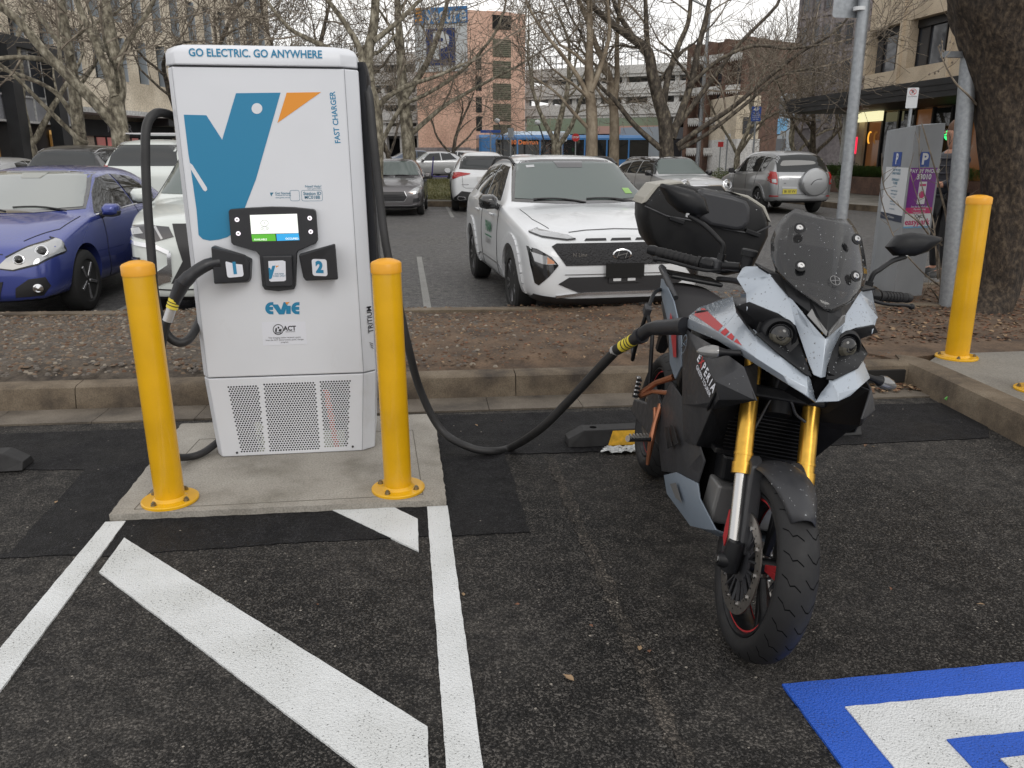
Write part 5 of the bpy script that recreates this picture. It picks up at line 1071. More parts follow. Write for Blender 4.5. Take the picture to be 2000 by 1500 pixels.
    def rails(s, x0, x1, y, mat='rim_bright', h_=.05):
        for sy in (-1, 1):
            pts = []
            for t in np.linspace(0, 1, 9):
                x = x0+(x1-x0)*t; p, n, d = s.cast(x, sy*y, 'top'); pts.append(p+Z*(h_*min(1, 6*min(t, 1-t))+.004))
            obj('roof_rail', MB().tube(pts, .017, 8), mat, s.t, smooth=50)
    def plate(s, view, u, v, w_=.37, h_=.13, mat='plate_white', text=None, tcol='ink_black', off=.02):
        p, n, d = s.cast(u, v, view); U = Vector((0, 1 if view == 'front' else -1, 0)); N = -d
        mb = MB(); mb.prism(rrect(w_, h_, .01), p+N*off, U, Z, N, .006); o = obj('number_plate', mb, mat, s.t)
        if text: obj('plate_number', textmb(text, h_*.72, MB(), p+N*(off+.007), U, Z, N, bold=.012, sx=.95), tcol, o)
        return o
def mkprof(L, W, H, wb, fo, zb=.22, zf=.72, zc=.98, zbelt=.95, xa=None, xw=None, xr=None, xg=None, zt=.95, nose=.10, tail=.1, wr=.56, zre=None, tumble=.10, hoodw=.86, snub=.62, tw=.9, hood_rise=0):
    """rows for Car from a few measures: zf nose height, zc cowl height, xa/xw foot and head of the windscreen, xr/xg head and foot of the rear glass"""
    f0 = wb/2+fo; r0 = f0-L; h = W/2; zre = zre or H-.05; rows = []
    def body(x, z_edge, z_top, w_, zbl, ye=None, zb_=None): rows.append((x, zb_ or zb, w_, zbl, w_-.03, ye or w_*.72, z_edge, z_top))
    body(f0, zf*snub, zf*snub+.012, h*.60, zf*snub-.05, zb_=zb+.10); body(f0-.035, zf*.80, zf*.83, h*.80, zf*.74, zb_=zb+.03); body(f0-.11, zf*.955, zf*.975, h*.90, zf*.89); body(f0-.24, zf+.02, zf+.035, h*.96, zf*.955)
    xm = (f0-.24+xa)/2
    body(xm, (zf+zc)/2+.02+hood_rise, (zf+zc)/2+.055+hood_rise, h*.995, (zf+zc)/2-.035); body(xa+.10, zc-.03, zc+.0, h, zbelt-.02); body(xa, zc, zc+.025, h, zbelt)
    for t in (.12, .5, .88):
        x = xa+(xw-xa)*t; rows.append((x, zb, h, zbelt+.01*t, h-tumble*.35, h*.78*(1-t)+wr*W/1*t*.74/.74 if False else (h-.13)*(1-t)+(wr*W*.5/.5*0+wr)*t, zc+(zre-.03-zc)*t, zc+.025+(H-.02-zc-.025)*t))
    rows.append((xw, zb, h, zbelt+.01, h-tumble*.35, wr, zre-.012, H-.012)); xm = (xw+xr)/2
    rows.append((xm, zb, h, zbelt+.02, h-tumble*.35, wr+.005, zre, H)); rows.append((xr, zb, h, zbelt+.035, h-tumble*.4, wr-.01, zre-.015, H-.025))
    for t in (.5, .9):
        x = xr+(xg-xr)*t; rows.append((x, zb+.01, h*.99, zbelt+.035, h-tumble*.5, (wr-.01)*(1-t)+(h-.12)*t, (zre-.02)*(1-t)+zt*t, (H-.03)*(1-t)+(zt+.02)*t))
    if xg-r0 > .3: body(xg-.04, zt, zt+.02, h*.97, zbelt, zb_=zb+.02); body(r0+.14, zt-.01, zt+.01, h*.93, zt-.04, zb_=zb+.03)
    body(r0+.05, zt-.04, zt-.02, h*.90, zt-.10, zb_=zb+.04); body(r0, zt-.16, zt-.15, h*.78, zt-.22, zb_=zb+.12)
    return rows
def side_glass(c, quads, mat='glass_dark'):
    for q in quads:
        c.patch('side_window', [q], 'left', mat, .004, mirror=True)
def arch_trim(c, mat, w_=.06, z0=.2):
    for ax in (c.xf, c.xf-c.wb):
        pts = [(ax+(c.R+.085)*cos(R(a)), c.R+.01+(c.R+.085)*sin(R(a))) for a in range(-8, 190, 12)]
        c.line('wheel_arch_trim', pts, 'left', w_, mat, .012, mirror=True)

# --- white crossover facing the camera behind the planted strip
W_ = 1.8
c = Car('parked_car', 'white crossover with black patterned grille and mirrors facing the planted strip behind the motorcycle', 4.215, 1.82, 1.575, 2.60, .84, .335, 'car_white',
        mkprof(4.215, 1.82, 1.575, 2.6, .84, zb=.20, zf=.86, zc=1.055, zbelt=1.02, xa=.78, xw=.02, xr=-1.35, xg=-1.95, zt=1.08, wr=.655, snub=.66, hood_rise=.02), (1.88, 9.40, .004), 176.5, 'cars parked nose to kerb behind the strip')
kona = c
c.patch('windscreen', [[(-.755, 1.085), (-.60, 1.495), (-.3, 1.515), (.3, 1.515), (.60, 1.495), (.755, 1.085), (.3, 1.065), (-.3, 1.065)]], 'front', 'trim_gloss', .002)
c.patch('windscreen_glass', [[(-.715, 1.115), (-.575, 1.465), (-.3, 1.485), (.3, 1.485), (.575, 1.465), (.715, 1.115), (.3, 1.095), (-.3, 1.095)]], 'front', 'glass_screen', .006)
c.patch('sensor_housing', [[(-.17, 1.49), (-.14, 1.42), (.14, 1.42), (.17, 1.49)]], 'front', 'lamp_dark', .009); c.patch('permit_sticker', [[(-.49, 1.42), (-.40, 1.425), (-.40, 1.45), (-.49, 1.445)]], 'front', 'lamp_clear', .010); c.patch('registration_label', [[(.52, 1.15), (.60, 1.15), (.585, 1.205), (.505, 1.205)]], 'front', pm('label_green', (.25, .45, .12), .4), .010)
side_glass(c, [[(.42, 1.08), (.02, 1.43), (-.42, 1.455), (-.42, 1.09)], [(-.49, 1.09), (-.49, 1.455), (-1.15, 1.40), (-1.42, 1.14)]])
c.patch('grille', [[(-.65, .75), (-.53, .58), (.53, .58), (.65, .75), (.60, .775), (-.60, .775)]], 'front', pm('grille_black', (.010, .010, .012), .45, bump=(55, 1.0, .02)), .006)
c.patch('lower_grille', [[(-.60, .415), (-.50, .475), (.50, .475), (.60, .415), (.42, .335), (-.42, .335)]], 'front', 'trim_black', .006)
c.line('lower_strip', [(-.62, .30), (-.36, .325), (.36, .325), (.62, .30)], 'front', .022, 'rim_bright', .02)
c.line('lower_lip', [(-.80, .285), (-.5, .25), (.5, .25), (.80, .285)], 'front', .06, 'trim_black', .012)
c.line('bumper_crease', [(-.54, .50), (.54, .50)], 'front', .006, 'rim_grey', .004)
c.patch('running_light', [[(-.80, .865), (-.76, .895), (-.48, .845), (-.42, .815), (-.50, .81), (-.72, .835)]], 'front', 'lamp_clear', .006, mirror=True); c.line('running_light_edge', [(-.80, .86), (-.72, .83), (-.50, .805), (-.42, .812)], 'front', .012, 'trim_black', .008, mirror=True)
c.patch('headlight_housing', [[(-.845, .745), (-.78, .73), (-.66, .66), (-.60, .585), (-.68, .49), (-.77, .40), (-.80, .42), (-.83, .58)]], 'front', 'trim_gloss', .004, mirror=True)
c.patch('headlight', [[(-.82, .70), (-.70, .665), (-.62, .595), (-.73, .595), (-.80, .62)]], 'front', 'lamp_clear', .008, mirror=True); c.patch('indicator_lamp', [[(-.70, .66), (-.64, .62), (-.64, .60), (-.70, .60)]], 'front', 'amber', .011, mirror=True)
for a, b in ((-.34, -.13), (-.09, .11), (.15, .36)): c.patch('bonnet_vent', [[(a, .795), (a+.02, .815), (b, .815), (b, .795)]], 'front', 'trim_black', .003)
c.line('bonnet_shut_line', [(-.46, .865), (-.3, .88), (0, .888), (.3, .88), (.46, .865)], 'front', .004, 'trim_black', .0015)
c.line('bonnet_side_line', [(.95, -.72), (1.45, -.70), (1.80, -.62)], 'top', .004, 'trim_black', .0015); c.line('bonnet_side_line', [(.95, .72), (1.45, .70), (1.80, .62)], 'top', .004, 'trim_black', .0015)
# slanted letter emblem in an oval
p, n_, d = c.cast(.0, .675, 'front'); mb = MB(); C0 = p+Vector((.022, 0, 0))
for i in range(28):
    a, b = 2*pi*i/28, 2*pi*(i+1)/28; mb.add([C0+Vector((e, rx*cos(q), rz*sin(q))) for rx, rz, q, e in ((.092, .052, a, 0), (.092, .052, b, 0), (.080, .042, b, .004), (.080, .042, a, .004))], [(0, 1, 2, 3)])
mb.bar(C0+Vector((.003, -.052, -.028)), C0+Vector((.003, -.028, .034)), .012, .004).bar(C0+Vector((.003, .028, -.034)), C0+Vector((.003, .052, .028)), .012, .004).bar(C0+Vector((.003, -.045, -.010)), C0+Vector((.003, .045, .010)), .012, .004)
obj('emblem', mb, 'chrome_car', c.t)
p, n_, d = c.cast(-.40, .675, 'front'); obj('grille_badge', textmb('N Line', .05, MB(), p+Vector((.014, 0, 0)), Yv, Z, X, bold=.02), 'chrome_car', c.t)
pl = c.plate('front', 0.02, .535, mat='plate_black', off=.035); obj('plate_bracket', MB().box((c.f0+.005, .02, .445), (.03, .30, .055)), 'trim_black', c.t)
for yy in (-.05, .09): obj('bracket_slot', MB().box((c.f0+.022, yy, .447), (.006, .075, .025)), 'car_white', c.t)
c.mirrors(.55, 1.02, 'trim_gloss', sc_=1.05); c.wipers(1.07); c.wheels('rim_grey', 5, twin=True); arch_trim(c, 'car_white', .10); c.rails(.05, -1.4, .60, 'trim_black', .04)
c.line('door_line', [(.62, 1.04), (.60, .62), (.52, .30)], 'left', .006, mirror=True); c.line('door_line', [(-.45, 1.06), (-.45, .30)], 'left', .006, mirror=True); c.line('sill_trim', [(.85, .34), (.6, .42), (-.6, .42), (-.85, .36)], 'left', .012, 'rim_grey', .004, mirror=True)
for xx in (.28, -.72):
    for sy in (-1, 1): p, n_, d = c.cast(xx, .93, 'left' if sy > 0 else 'right'); obj('door_handle', MB().tube([p+Vector((-.09, sy*.012, 0)), p+Vector((-.06, sy*.03, .003)), p+Vector((.06, sy*.03, .003)), p+Vector((.09, sy*.012, 0))], .013, 8), 'car_white', c.t, smooth=50)
mb = MB(); p, n_, d = c.cast(.10, .78, 'right'); textmb('PRIAM', .16, mb, p+Vector((0, -.012, 0)), X, Z, -Yv, bold=.03, sx=.85); mb.box(p+Vector((0, -.013, -.10)), (.42, .002, .012)); obj('door_lettering', mb, 'decal_green', c.t)
mb = MB(); p, n_, d = c.cast(.10, .62, 'right'); textmb('6282 1811', .08, mb, p+Vector((0, -.012, 0)), X, Z, -Yv, bold=.01); obj('door_number', mb, 'rim_grey', c.t)

# --- violet hatchback, nose to kerb at the left
c = Car('parked_car', 'violet blue hatchback parked nose to the kerb left of the charger', 4.05, 1.72, 1.455, 2.57, .83, .315, 'car_violet',
        mkprof(4.05, 1.72, 1.455, 2.57, .83, zb=.20, zf=.74, zc=.985, zbelt=.93, xa=1.0, xw=.10, xr=-1.25, xg=-1.85, zt=1.02, wr=.59, snub=.68, hood_rise=.035), (-4.02, 10.15, .004), 182, 'cars parked nose to kerb behind the strip')
rio = c
c.patch('windscreen', [[(-.72, 1.01), (-.535, 1.37), (-.3, 1.39), (.3, 1.39), (.535, 1.37), (.72, 1.01), (.3, .985), (-.3, .985)]], 'front', 'trim_gloss', .002)
c.patch('windscreen_glass', [[(-.69, 1.03), (-.515, 1.35), (-.3, 1.37), (.3, 1.37), (.515, 1.35), (.69, 1.03), (.3, 1.01), (-.3, 1.01)]], 'front', pm('glass_pale', (.20, .22, .21), .06, coat=1), .006)
c.patch('sensor_housing', [[(-.14, 1.37), (-.10, 1.31), (.10, 1.31), (.14, 1.37)]], 'front', pm('glass_film', (.28, .29, .27), .2), .009)
side_glass(c, [[(.80, .96), (.45, 1.16), (.12, 1.31), (-.28, 1.345), (-.38, 1.0)], [(-.44, 1.0), (-.34, 1.345), (-.85, 1.31), (-1.30, 1.09), (-1.2, 1.03)]])
c.patch('headlight', [[(.36, .55), (.50, .53), (.70, .58), (.82, .66), (.835, .74), (.76, .78), (.60, .72), (.44, .63)]], 'front', 'lamp_clear', .008, mirror=True)
for u, v, r_ in ((.72, .68, .058), (.55, .615, .05)):
    for sy in (-1, 1):
        p, n_, d = c.cast(sy*u, v, 'front'); mt = (n_.lerp(X, .5)).normalized().to_track_quat('Z', 'Y').to_matrix()
        q = obj('lamp_ring', MB().lathe([(r_, 0), (r_, .014), (r_*.84, .017), (r_*.8, .006)], p+n_*.004, n=24, mat=mt), 'chrome_car', c.t, smooth=40); obj('lamp_lens', MB().lathe([(r_*.8, .004), (r_*.6, .02), (0, .028)], p+n_*.004, n=20, mat=mt), 'lens_glass', q, smooth=50)
c.line('headlight_edge', [(.36, .545), (.50, .525), (.70, .57), (.83, .655), (.845, .74), (.77, .79), (.60, .73), (.43, .64)], 'front', .012, 'trim_black', .006, mirror=True)
c.patch('grille', [[(-.34, .56), (-.30, .635), (.30, .635), (.34, .56), (.2, .52), (-.2, .52)]], 'front', 'trim_black', .006); c.line('grille_frame', [(-.35, .56), (-.31, .645), (.31, .645), (.35, .56), (.2, .51), (-.2, .51), (-.35, .56)], 'front', .014, 'chrome_car', .010)
c.patch('lower_grille', [[(-.40, .42), (.40, .42), (.34, .26), (-.34, .26)]], 'front', 'trim_black', .005)
c.patch('fog_recess', [[(.48, .27), (.50, .36), (.62, .44), (.74, .45), (.76, .36), (.70, .28)]], 'front', 'trim_black', .003, mirror=True)
for sy in (-1, 1):
    p, n_, d = c.cast(sy*.68, .35, 'front'); q = obj('fog_lamp', MB().lathe([(.045, 0), (.045, .012), (.033, .016), (.03, .006), (0, .014)], p+n_*.004, n=22, mat=n_.lerp(X, .4).normalized().to_track_quat('Z', 'Y').to_matrix()), 'chrome_car', c.t, smooth=40)
c.line('lower_lip', [(-.78, .22), (0, .205), (.78, .22)], 'front', .03, 'trim_black', .006); c.line('bonnet_shut_line', [(-.40, .665), (0, .70), (.40, .665)], 'front', .006); c.line('bonnet_side_line', [(1.05, .74), (1.5, .71), (1.85, .52)], 'top', .006); c.line('bonnet_side_line', [(1.05, -.74), (1.5, -.71), (1.85, -.52)], 'top', .006)
c.mirrors(.72, .93, sc_=.95); c.wipers(.995); c.wheels('rim_bright', 5, tw=.2); 
c.line('door_line', [(.70, .95), (.72, .55), (.62, .28)], 'left', .006, mirror=True); c.line('door_line', [(-.41, 1.0), (-.44, .28)], 'left', .006, mirror=True); c.line('window_chrome', [(.82, .945), (-.3, .985), (-1.2, 1.015)], 'left', .010, 'chrome_car', .006, mirror=True)
c.plate('front', 0, .47, off=.02)
# --- white crossover with stacked lamps and chrome blades, half hidden by the charger
c = Car('parked_car', 'white crossover with chrome nose blades half hidden behind the charger', 4.4, 1.805, 1.685, 2.67, .96, .34, 'car_pearl',
        mkprof(4.4, 1.805, 1.685, 2.67, .96, zb=.24, zf=1.0, zc=1.14, zbelt=1.06, xa=.92, xw=.15, xr=-1.3, xg=-2.0, zt=1.15, wr=.61, snub=.72), (-1.86, 10.05, .004), 174, 'cars parked nose to kerb behind the strip')
ecl = c
c.patch('windscreen', [[(-.74, 1.17), (-.57, 1.60), (.57, 1.60), (.74, 1.17), (0, 1.15)]], 'front', 'glass_screen', .005)
side_glass(c, [[(.75, 1.10), (.15, 1.52), (-.35, 1.56), (-.38, 1.12)], [(-.44, 1.12), (-.41, 1.56), (-1.1, 1.5), (-1.6, 1.22)]])
c.patch('grille', [[(-.45, .95), (.45, .95), (.38, .62), (.5, .42), (-.5, .42), (-.38, .62)]], 'front', 'trim_black', .004)
c.patch('headlight', [[(-.87, .93), (-.70, .945), (-.48, .925), (-.44, .84), (-.60, .80), (-.86, .86)]], 'front', 'lamp_dark', .006, mirror=True); c.patch('headlight_lens', [[(-.82, .91), (-.74, .92), (-.70, .87), (-.80, .86)]], 'front', 'lamp_clear', .010, mirror=True); c.line('headlight_bar', [(-.60, .93), (-.54, .82)], 'front', .02, 'lamp_clear', .01, mirror=True)
c.line('chrome_blade', [(-.86, .80), (-.60, .755), (-.49, .70), (-.50, .48), (-.62, .42)], 'front', .035, 'chrome_car', .014, mirror=True); c.patch('chrome_corner', [[(-.66, .50), (-.50, .60), (-.50, .44), (-.66, .405)]], 'front', 'chrome_car', .012, mirror=True)
c.patch('lamp_cluster', [[(-.86, .66), (-.75, .66), (-.72, .52), (-.80, .42), (-.85, .45)]], 'front', 'lamp_dark', .006, mirror=True)
for k in range(3): c.patch('lamp_cell', [[(-.845, .64-.07*k), (-.765, .64-.07*k), (-.76, .59-.07*k), (-.84, .59-.07*k)]], 'front', 'lamp_clear', .011, mirror=True)
c.line('bumper_line', [(-.84, .385), (-.5, .36), (.5, .36), (.84, .385)], 'front', .012, 'trim_black', .003); c.line('lower_lip', [(-.8, .28), (0, .26), (.8, .28)], 'front', .05, 'trim_black', .005)
c.mirrors(.62, 1.08, sc_=1.1); c.wheels('rim_bright', 5); c.line('door_line', [(.60, 1.1), (.6, .3)], 'left', .006, mirror=True); c.line('door_line', [(-.41, 1.12), (-.42, .3)], 'left', .006, mirror=True); c.line('side_crease', [(.8, .42), (-.8, .46)], 'left', .02, 'trim_black', .005, mirror=True); c.rails(.1, -1.3, .56)
for xx in (.25, -.75):
    for sy in (-1, 1): p, n_, d = c.cast(xx, .95, 'left' if sy > 0 else 'right'); obj('door_handle', MB().tube([p+Vector((-.09, sy*.012, 0)), p+Vector((-.06, sy*.035, .003)), p+Vector((.06, sy*.035, .003)), p+Vector((.09, sy*.012, 0))], .014, 8), 'chrome_car', c.t, smooth=50)
# --- grey hatchback facing the camera across the aisle
c = Car('parked_car', 'small taupe grey hatchback facing the camera across the aisle left of the grass', 3.85, 1.735, 1.5, 2.45, .80, .30, 'car_taupe',
        mkprof(3.85, 1.735, 1.5, 2.45, .80, zb=.20, zf=.80, zc=1.0, zbelt=.96, xa=.90, xw=.22, xr=-1.2, xg=-1.75, zt=1.0, wr=.60, snub=.70), (-.12, 24.1, .004), 184, 'cars parked across the aisle')
c.patch('windscreen', [[(-.74, 1.03), (-.60, 1.43), (.60, 1.43), (.74, 1.03)]], 'front', 'trim_gloss', .002); c.patch('windscreen_glass', [[(-.70, 1.05), (-.58, 1.41), (.58, 1.41), (.70, 1.05)]], 'front', 'glass_screen', .006)
side_glass(c, [[(.7, 1.0), (.25, 1.36), (-.35, 1.39), (-.35, 1.02)], [(-.41, 1.02), (-.41, 1.39), (-1.05, 1.33), (-1.2, 1.08)]])
c.patch('grille', [[(-.36, .64), (-.42, .50), (-.34, .40), (.34, .40), (.42, .50), (.36, .64)]], 'front', 'trim_black', .006); c.line('grille_frame', [(-.37, .65), (-.44, .50), (-.35, .385), (.35, .385), (.44, .50), (.37, .65)], 'front', .018, 'chrome_car', .009)
for k in range(4): c.line('grille_bar', [(-.36, .60-.05*k), (.36, .60-.05*k)], 'front', .008, 'lamp_dark', .012)
c.patch('headlight', [[(.46, .62), (.60, .58), (.78, .62), (.83, .74), (.80, .80), (.62, .73)]], 'front', 'lamp_clear', .008, mirror=True); c.patch('indicator_lamp', [[(.47, .62), (.60, .585), (.60, .62)]], 'front', 'amber', .012, mirror=True)
c.patch('fog_recess', [[(.58, .36), (.60, .47), (.74, .48), (.76, .40)]], 'front', 'trim_black', .005, mirror=True); c.line('bumper_blade', [(-.78, .42), (-.74, .33), (-.5, .285), (.5, .285), (.74, .33), (.78, .42)], 'front', .022, 'rim_bright', .010); c.line('lower_lip', [(-.75, .24), (.75, .24)], 'front', .06, 'trim_black', .004)
c.mirrors(.60, .96, 'car_taupe'); c.wheels('rim_bright', 6, tw=.19); c.wipers(1.01); c.line('door_line', [(.6, .98), (.58, .28)], 'left', .007, mirror=True); c.line('door_line', [(-.38, 1.0), (-.4, .28)], 'left', .007, mirror=True)
# --- white premium crossover seen from behind
c = Car('parked_car', 'white crossover seen from behind with slim red tail lamps right of the grass island', 4.63, 1.845, 1.70, 2.66, .93, .37, 'car_white',
        mkprof(4.63, 1.845, 1.70, 2.66, .93, zb=.26, zf=.95, zc=1.1, zbelt=1.05, xa=.9, xw=.15, xr=-1.75, xg=-2.15, zt=1.13, wr=.56, tail=.1), (2.47, 25.75, .004), 3, 'cars parked across the aisle')
c.patch('rear_window', [[(-.68, 1.20), (-.62, 1.45), (-.50, 1.56), (.50, 1.56), (.62, 1.45), (.68, 1.20), (0, 1.17)]], 'rear', 'trim_gloss', .003); c.patch('rear_glass', [[(-.62, 1.22), (-.56, 1.45), (.56, 1.45), (.62, 1.22)]], 'rear', 'glass_tint', .007)
c.patch('tail_light', [[(.90, 1.10), (.70, 1.12), (.36, 1.08), (.40, 1.05), (.66, 1.0), (.84, .93), (.92, .90)]], 'rear', 'tail_red', .010, mirror=True); c.plate('rear', 0, .93, off=.01); c.line('tailgate_line', [(-.60, 1.02), (-.58, .72), (-.50, .68), (.50, .68), (.58, .72), (.60, 1.02)], 'rear', .008)
c.patch('rear_diffuser', [[(-.85, .40), (-.62, .60), (-.3, .56), (.3, .56), (.62, .60), (.85, .40), (.8, .28), (-.8, .28)]], 'rear', 'trim_black', .008); c.patch('exhaust_tip', [[(.48, .36), (.52, .44), (.72, .46), (.76, .40), (.70, .34)]], 'rear', 'rim_bright', .014, mirror=True); c.patch('exhaust_hole', [[(.53, .375), (.55, .425), (.70, .44), (.72, .40), (.68, .36)]], 'rear', 'under_black', .018, mirror=True)
side_glass(c, [[(.7, 1.1), (.2, 1.50), (-.5, 1.52), (-.5, 1.12)], [(-.56, 1.12), (-.56, 1.52), (-1.4, 1.45), (-1.7, 1.22)]]); c.mirrors(.6, 1.05, 'car_white'); c.wheels('rim_grey', 5); arch_trim(c, 'trim_black', .07); c.rails(0, -1.6, .60, 'rim_bright')
c.line('model_badge', [(.42, .78), (.62, .78)], 'rear', .022, 'rim_bright', .004)
# --- silver compact with round lamps and black roof
c = Car('parked_car', 'silver compact with black roof, oval headlamps and wide dark grille beside the top case', 4.3, 1.822, 1.557, 2.67, .80, .33, 'car_lightsilver',
        mkprof(4.3, 1.822, 1.557, 2.67, .80, zb=.22, zf=.90, zc=1.04, zbelt=1.02, xa=.85, xw=.38, xr=-1.55, xg=-2.05, zt=1.1, wr=.62, snub=.70), (7.75, 23.4, .004), 168, 'cars parked across the aisle')
c.patch('roof_panel', [[(.40, -.62), (.43, 0), (.40, .62), (-1.5, .60), (-1.5, -.60)]], 'top', 'trim_gloss', .004, cell=.09)
c.patch('windscreen', [[(-.76, 1.07), (-.65, 1.475), (.65, 1.475), (.76, 1.07)]], 'front', 'glass_screen', .005); side_glass(c, [[(.72, 1.07), (.42, 1.42), (-.3, 1.44), (-.3, 1.07)], [(-.36, 1.07), (-.36, 1.44), (-.95, 1.43), (-.95, 1.08)], [(-1.0, 1.08), (-1.0, 1.43), (-1.55, 1.40), (-1.65, 1.1)]])
for sy in (-1, 1):
    p, n_, d = c.cast(sy*.66, .80, 'front'); mt = n_.lerp(X, .6).normalized().to_track_quat('Z', 'Y').to_matrix(); q = obj('headlight', MB().lathe([(.145, -.02), (.15, .02), (.128, .03), (.125, .012)], p, n=28, mat=mt), 'chrome_car', c.t, smooth=40); obj('lens', MB().lathe([(.126, .01), (.1, .035), (.05, .05), (0, .052)], p, n=24, mat=mt), 'lamp_clear', q, smooth=50); obj('bulb', MB().lathe([(.05, .049), (.04, .057), (0, .06)], p, n=16, mat=mt), 'lamp_dark', q)
c.patch('grille', [[(-.44, .77), (.44, .77), (.56, .66), (.50, .53), (-.50, .53), (-.56, .66)]], 'front', 'trim_black', .006); c.line('grille_frame', [(-.56, .66), (-.45, .785), (.45, .785), (.56, .66)], 'front', .018, 'chrome_car', .009); c.line('grille_mark', [(.30, .64), (.36, .64)], 'front', .03, 'tail_red', .012)
c.patch('lower_grille', [[(-.6, .42), (.6, .42), (.5, .28), (-.5, .28)]], 'front', 'trim_black', .006); c.line('emblem', [(-.05, .845), (.05, .845)], 'front', .02, 'chrome_car', .006)
c.mirrors(.62, 1.04, 'trim_gloss'); c.wheels('rim_grey', 5); arch_trim(c, 'trim_black', .08); c.rails(.1, -1.5, .60, 'rim_bright', .07); c.line('door_line', [(.6, 1.05), (.6, .3)], 'left', .008, mirror=True); c.line('door_line', [(-.33, 1.05), (-.35, .3)], 'left', .008, mirror=True)
# --- silver off-roader seen from behind with the spare wheel
c = Car('parked_car', 'silver four wheel drive seen from behind with round spare wheel cover and yellow number plate', 4.40, 1.815, 1.685, 2.56, .86, .345, 'car_silver',
        mkprof(4.40, 1.815, 1.72, 2.56, .86, zb=.30, zf=.92, zc=1.1, zbelt=1.07, xa=.95, xw=.35, xr=-1.85, xg=-2.08, zt=1.12, wr=.61), (11.0, 23.6, .004), 2, 'cars parked at the right kerb')
rav = c
c.patch('rear_window', [[(-.72, 1.14), (-.66, 1.56), (0, 1.60), (.66, 1.56), (.72, 1.14)]], 'rear', 'glass_dark', .005); c.patch('tail_light', [[(.74, 1.13), (.89, 1.16), (.91, .98), (.86, .84), (.73, .80)]], 'rear', 'tail_red', .012, mirror=True); c.patch('tail_light_lens', [[(.77, .95), (.85, .95), (.84, .86), (.76, .85)]], 'rear', 'lamp_clear', .018, mirror=True)
side_glass(c, [[(.75, 1.1), (.38, 1.50), (-.28, 1.55), (-.3, 1.12)], [(-.36, 1.12), (-.34, 1.55), (-1.05, 1.55), (-1.08, 1.13)], [(-1.14, 1.13), (-1.12, 1.55), (-1.62, 1.50), (-1.45, 1.15)]])
sx_ = c.r0-.015
sw = obj('spare_wheel_cover', MB().lathe([(.05, -.10), (.30, -.10), (.365, -.06), (.38, .0), (.375, .09), (.34, .13), (.26, .145), (0, .15)], (sx_-.02, -.27, .87), n=44, mat=Matrix(((0, 0, -1), (0, 1, 0), (1, 0, 0)))), 'car_silver', c.t, smooth=35)
obj('cover_groove', MB().tube(spline([(sx_-.172, -.12, .80), (sx_-.172, -.20, .90), (sx_-.172, -.32, .95), (sx_-.172, -.42, .955)], 4), .009, 6), 'trim_black', sw)
c.plate('rear', .38, .62, mat='plate_yellow', text='BI 18 VV', off=.006, w_=.40, h_=.13); c.line('tailgate_line', [(-.74, 1.10), (-.74, .55), (.70, .53), (.71, 1.10)], 'rear', .009); c.patch('handle_recess', [[(.42, .97), (.64, .97), (.62, .94), (.44, .94)]], 'rear', 'rim_bright', .008); c.line('plate_garnish', [(.18, .72), (.60, .73)], 'rear', .05, 'car_lightsilver', .012)
c.line('emblem', [(.50, .84), (.56, .84)], 'rear', .03, 'rim_grey', .006); c.line('reflector_strip', [(.68, .50), (.86, .50)], 'rear', .03, 'tail_red', .008, mirror=True); c.patch('under_valance', [[(-.80, .36), (.80, .36), (.78, .28), (-.78, .28)]], 'rear', 'trim_black', .004)
c.mirrors(.65, 1.08, 'trim_black'); c.wheels('rim_bright', 6); arch_trim(c, 'car_silver', .08); c.line('door_line', [(.62, 1.1), (.6, .4)], 'left', .008, mirror=True); c.line('door_line', [(-.33, 1.1), (-.36, .4)], 'left', .008, mirror=True); c.line('door_line', [(-1.11, 1.12), (-1.0, .8), (-.95, .4)], 'left', .008, mirror=True); c.line('side_moulding', [(.75, .60), (-.8, .60)], 'left', .05, 'car_lightsilver', .010, mirror=True)
obj('aerial', MB().tube([(-1.3, 0, 1.70), (-1.55, 0, 1.86)], .004, 5), 'trim_black', c.t)
# --- black wagon and white off-roader behind the violet hatchback
c = Car('parked_car', 'black wagon with silver roof rails seen from behind beyond the violet hatchback', 4.8, 1.84, 1.70, 2.75, .95, .35, 'car_black', mkprof(4.8, 1.84, 1.70, 2.75, .95, zb=.26, zf=.95, zc=1.12, zbelt=1.07, xa=1.0, xw=.35, xr=-1.95, xg=-2.2, zt=1.12, wr=.58), (-7.25, 21.6, .12), 2, 'cars parked beyond the hatchback')
c.patch('rear_window', [[(-.70, 1.16), (-.62, 1.54), (.62, 1.54), (.70, 1.16)]], 'rear', 'glass_tint', .005); c.patch('tail_light', [[(.70, 1.10), (.90, 1.12), (.90, .95), (.72, .92)]], 'rear', 'tail_red', .01, mirror=True); side_glass(c, [[(.8, 1.1), (.35, 1.50), (-.4, 1.54), (-.4, 1.12)], [(-.46, 1.12), (-.46, 1.54), (-1.2, 1.54), (-1.2, 1.13)], [(-1.26, 1.13), (-1.26, 1.54), (-1.8, 1.48), (-1.7, 1.18)]], 'glass_tint'); c.wheels(); c.rails(.3, -1.9, .60, 'rim_bright', .06); c.mirrors(.7, 1.08)
c = Car('parked_car', 'white off-roader with silver rails and long red tail lamp seen between violet hatchback and charger', 4.78, 1.815, 1.835, 2.8, .95, .38, 'car_pearl', mkprof(4.78, 1.815, 1.80, 2.8, .95, zb=.34, zf=1.02, zc=1.2, zbelt=1.14, xa=1.05, xw=.45, xr=-1.95, xg=-2.2, zt=1.18, wr=.58), (-5.15, 20.2, .12), 2, 'cars parked beyond the hatchback')
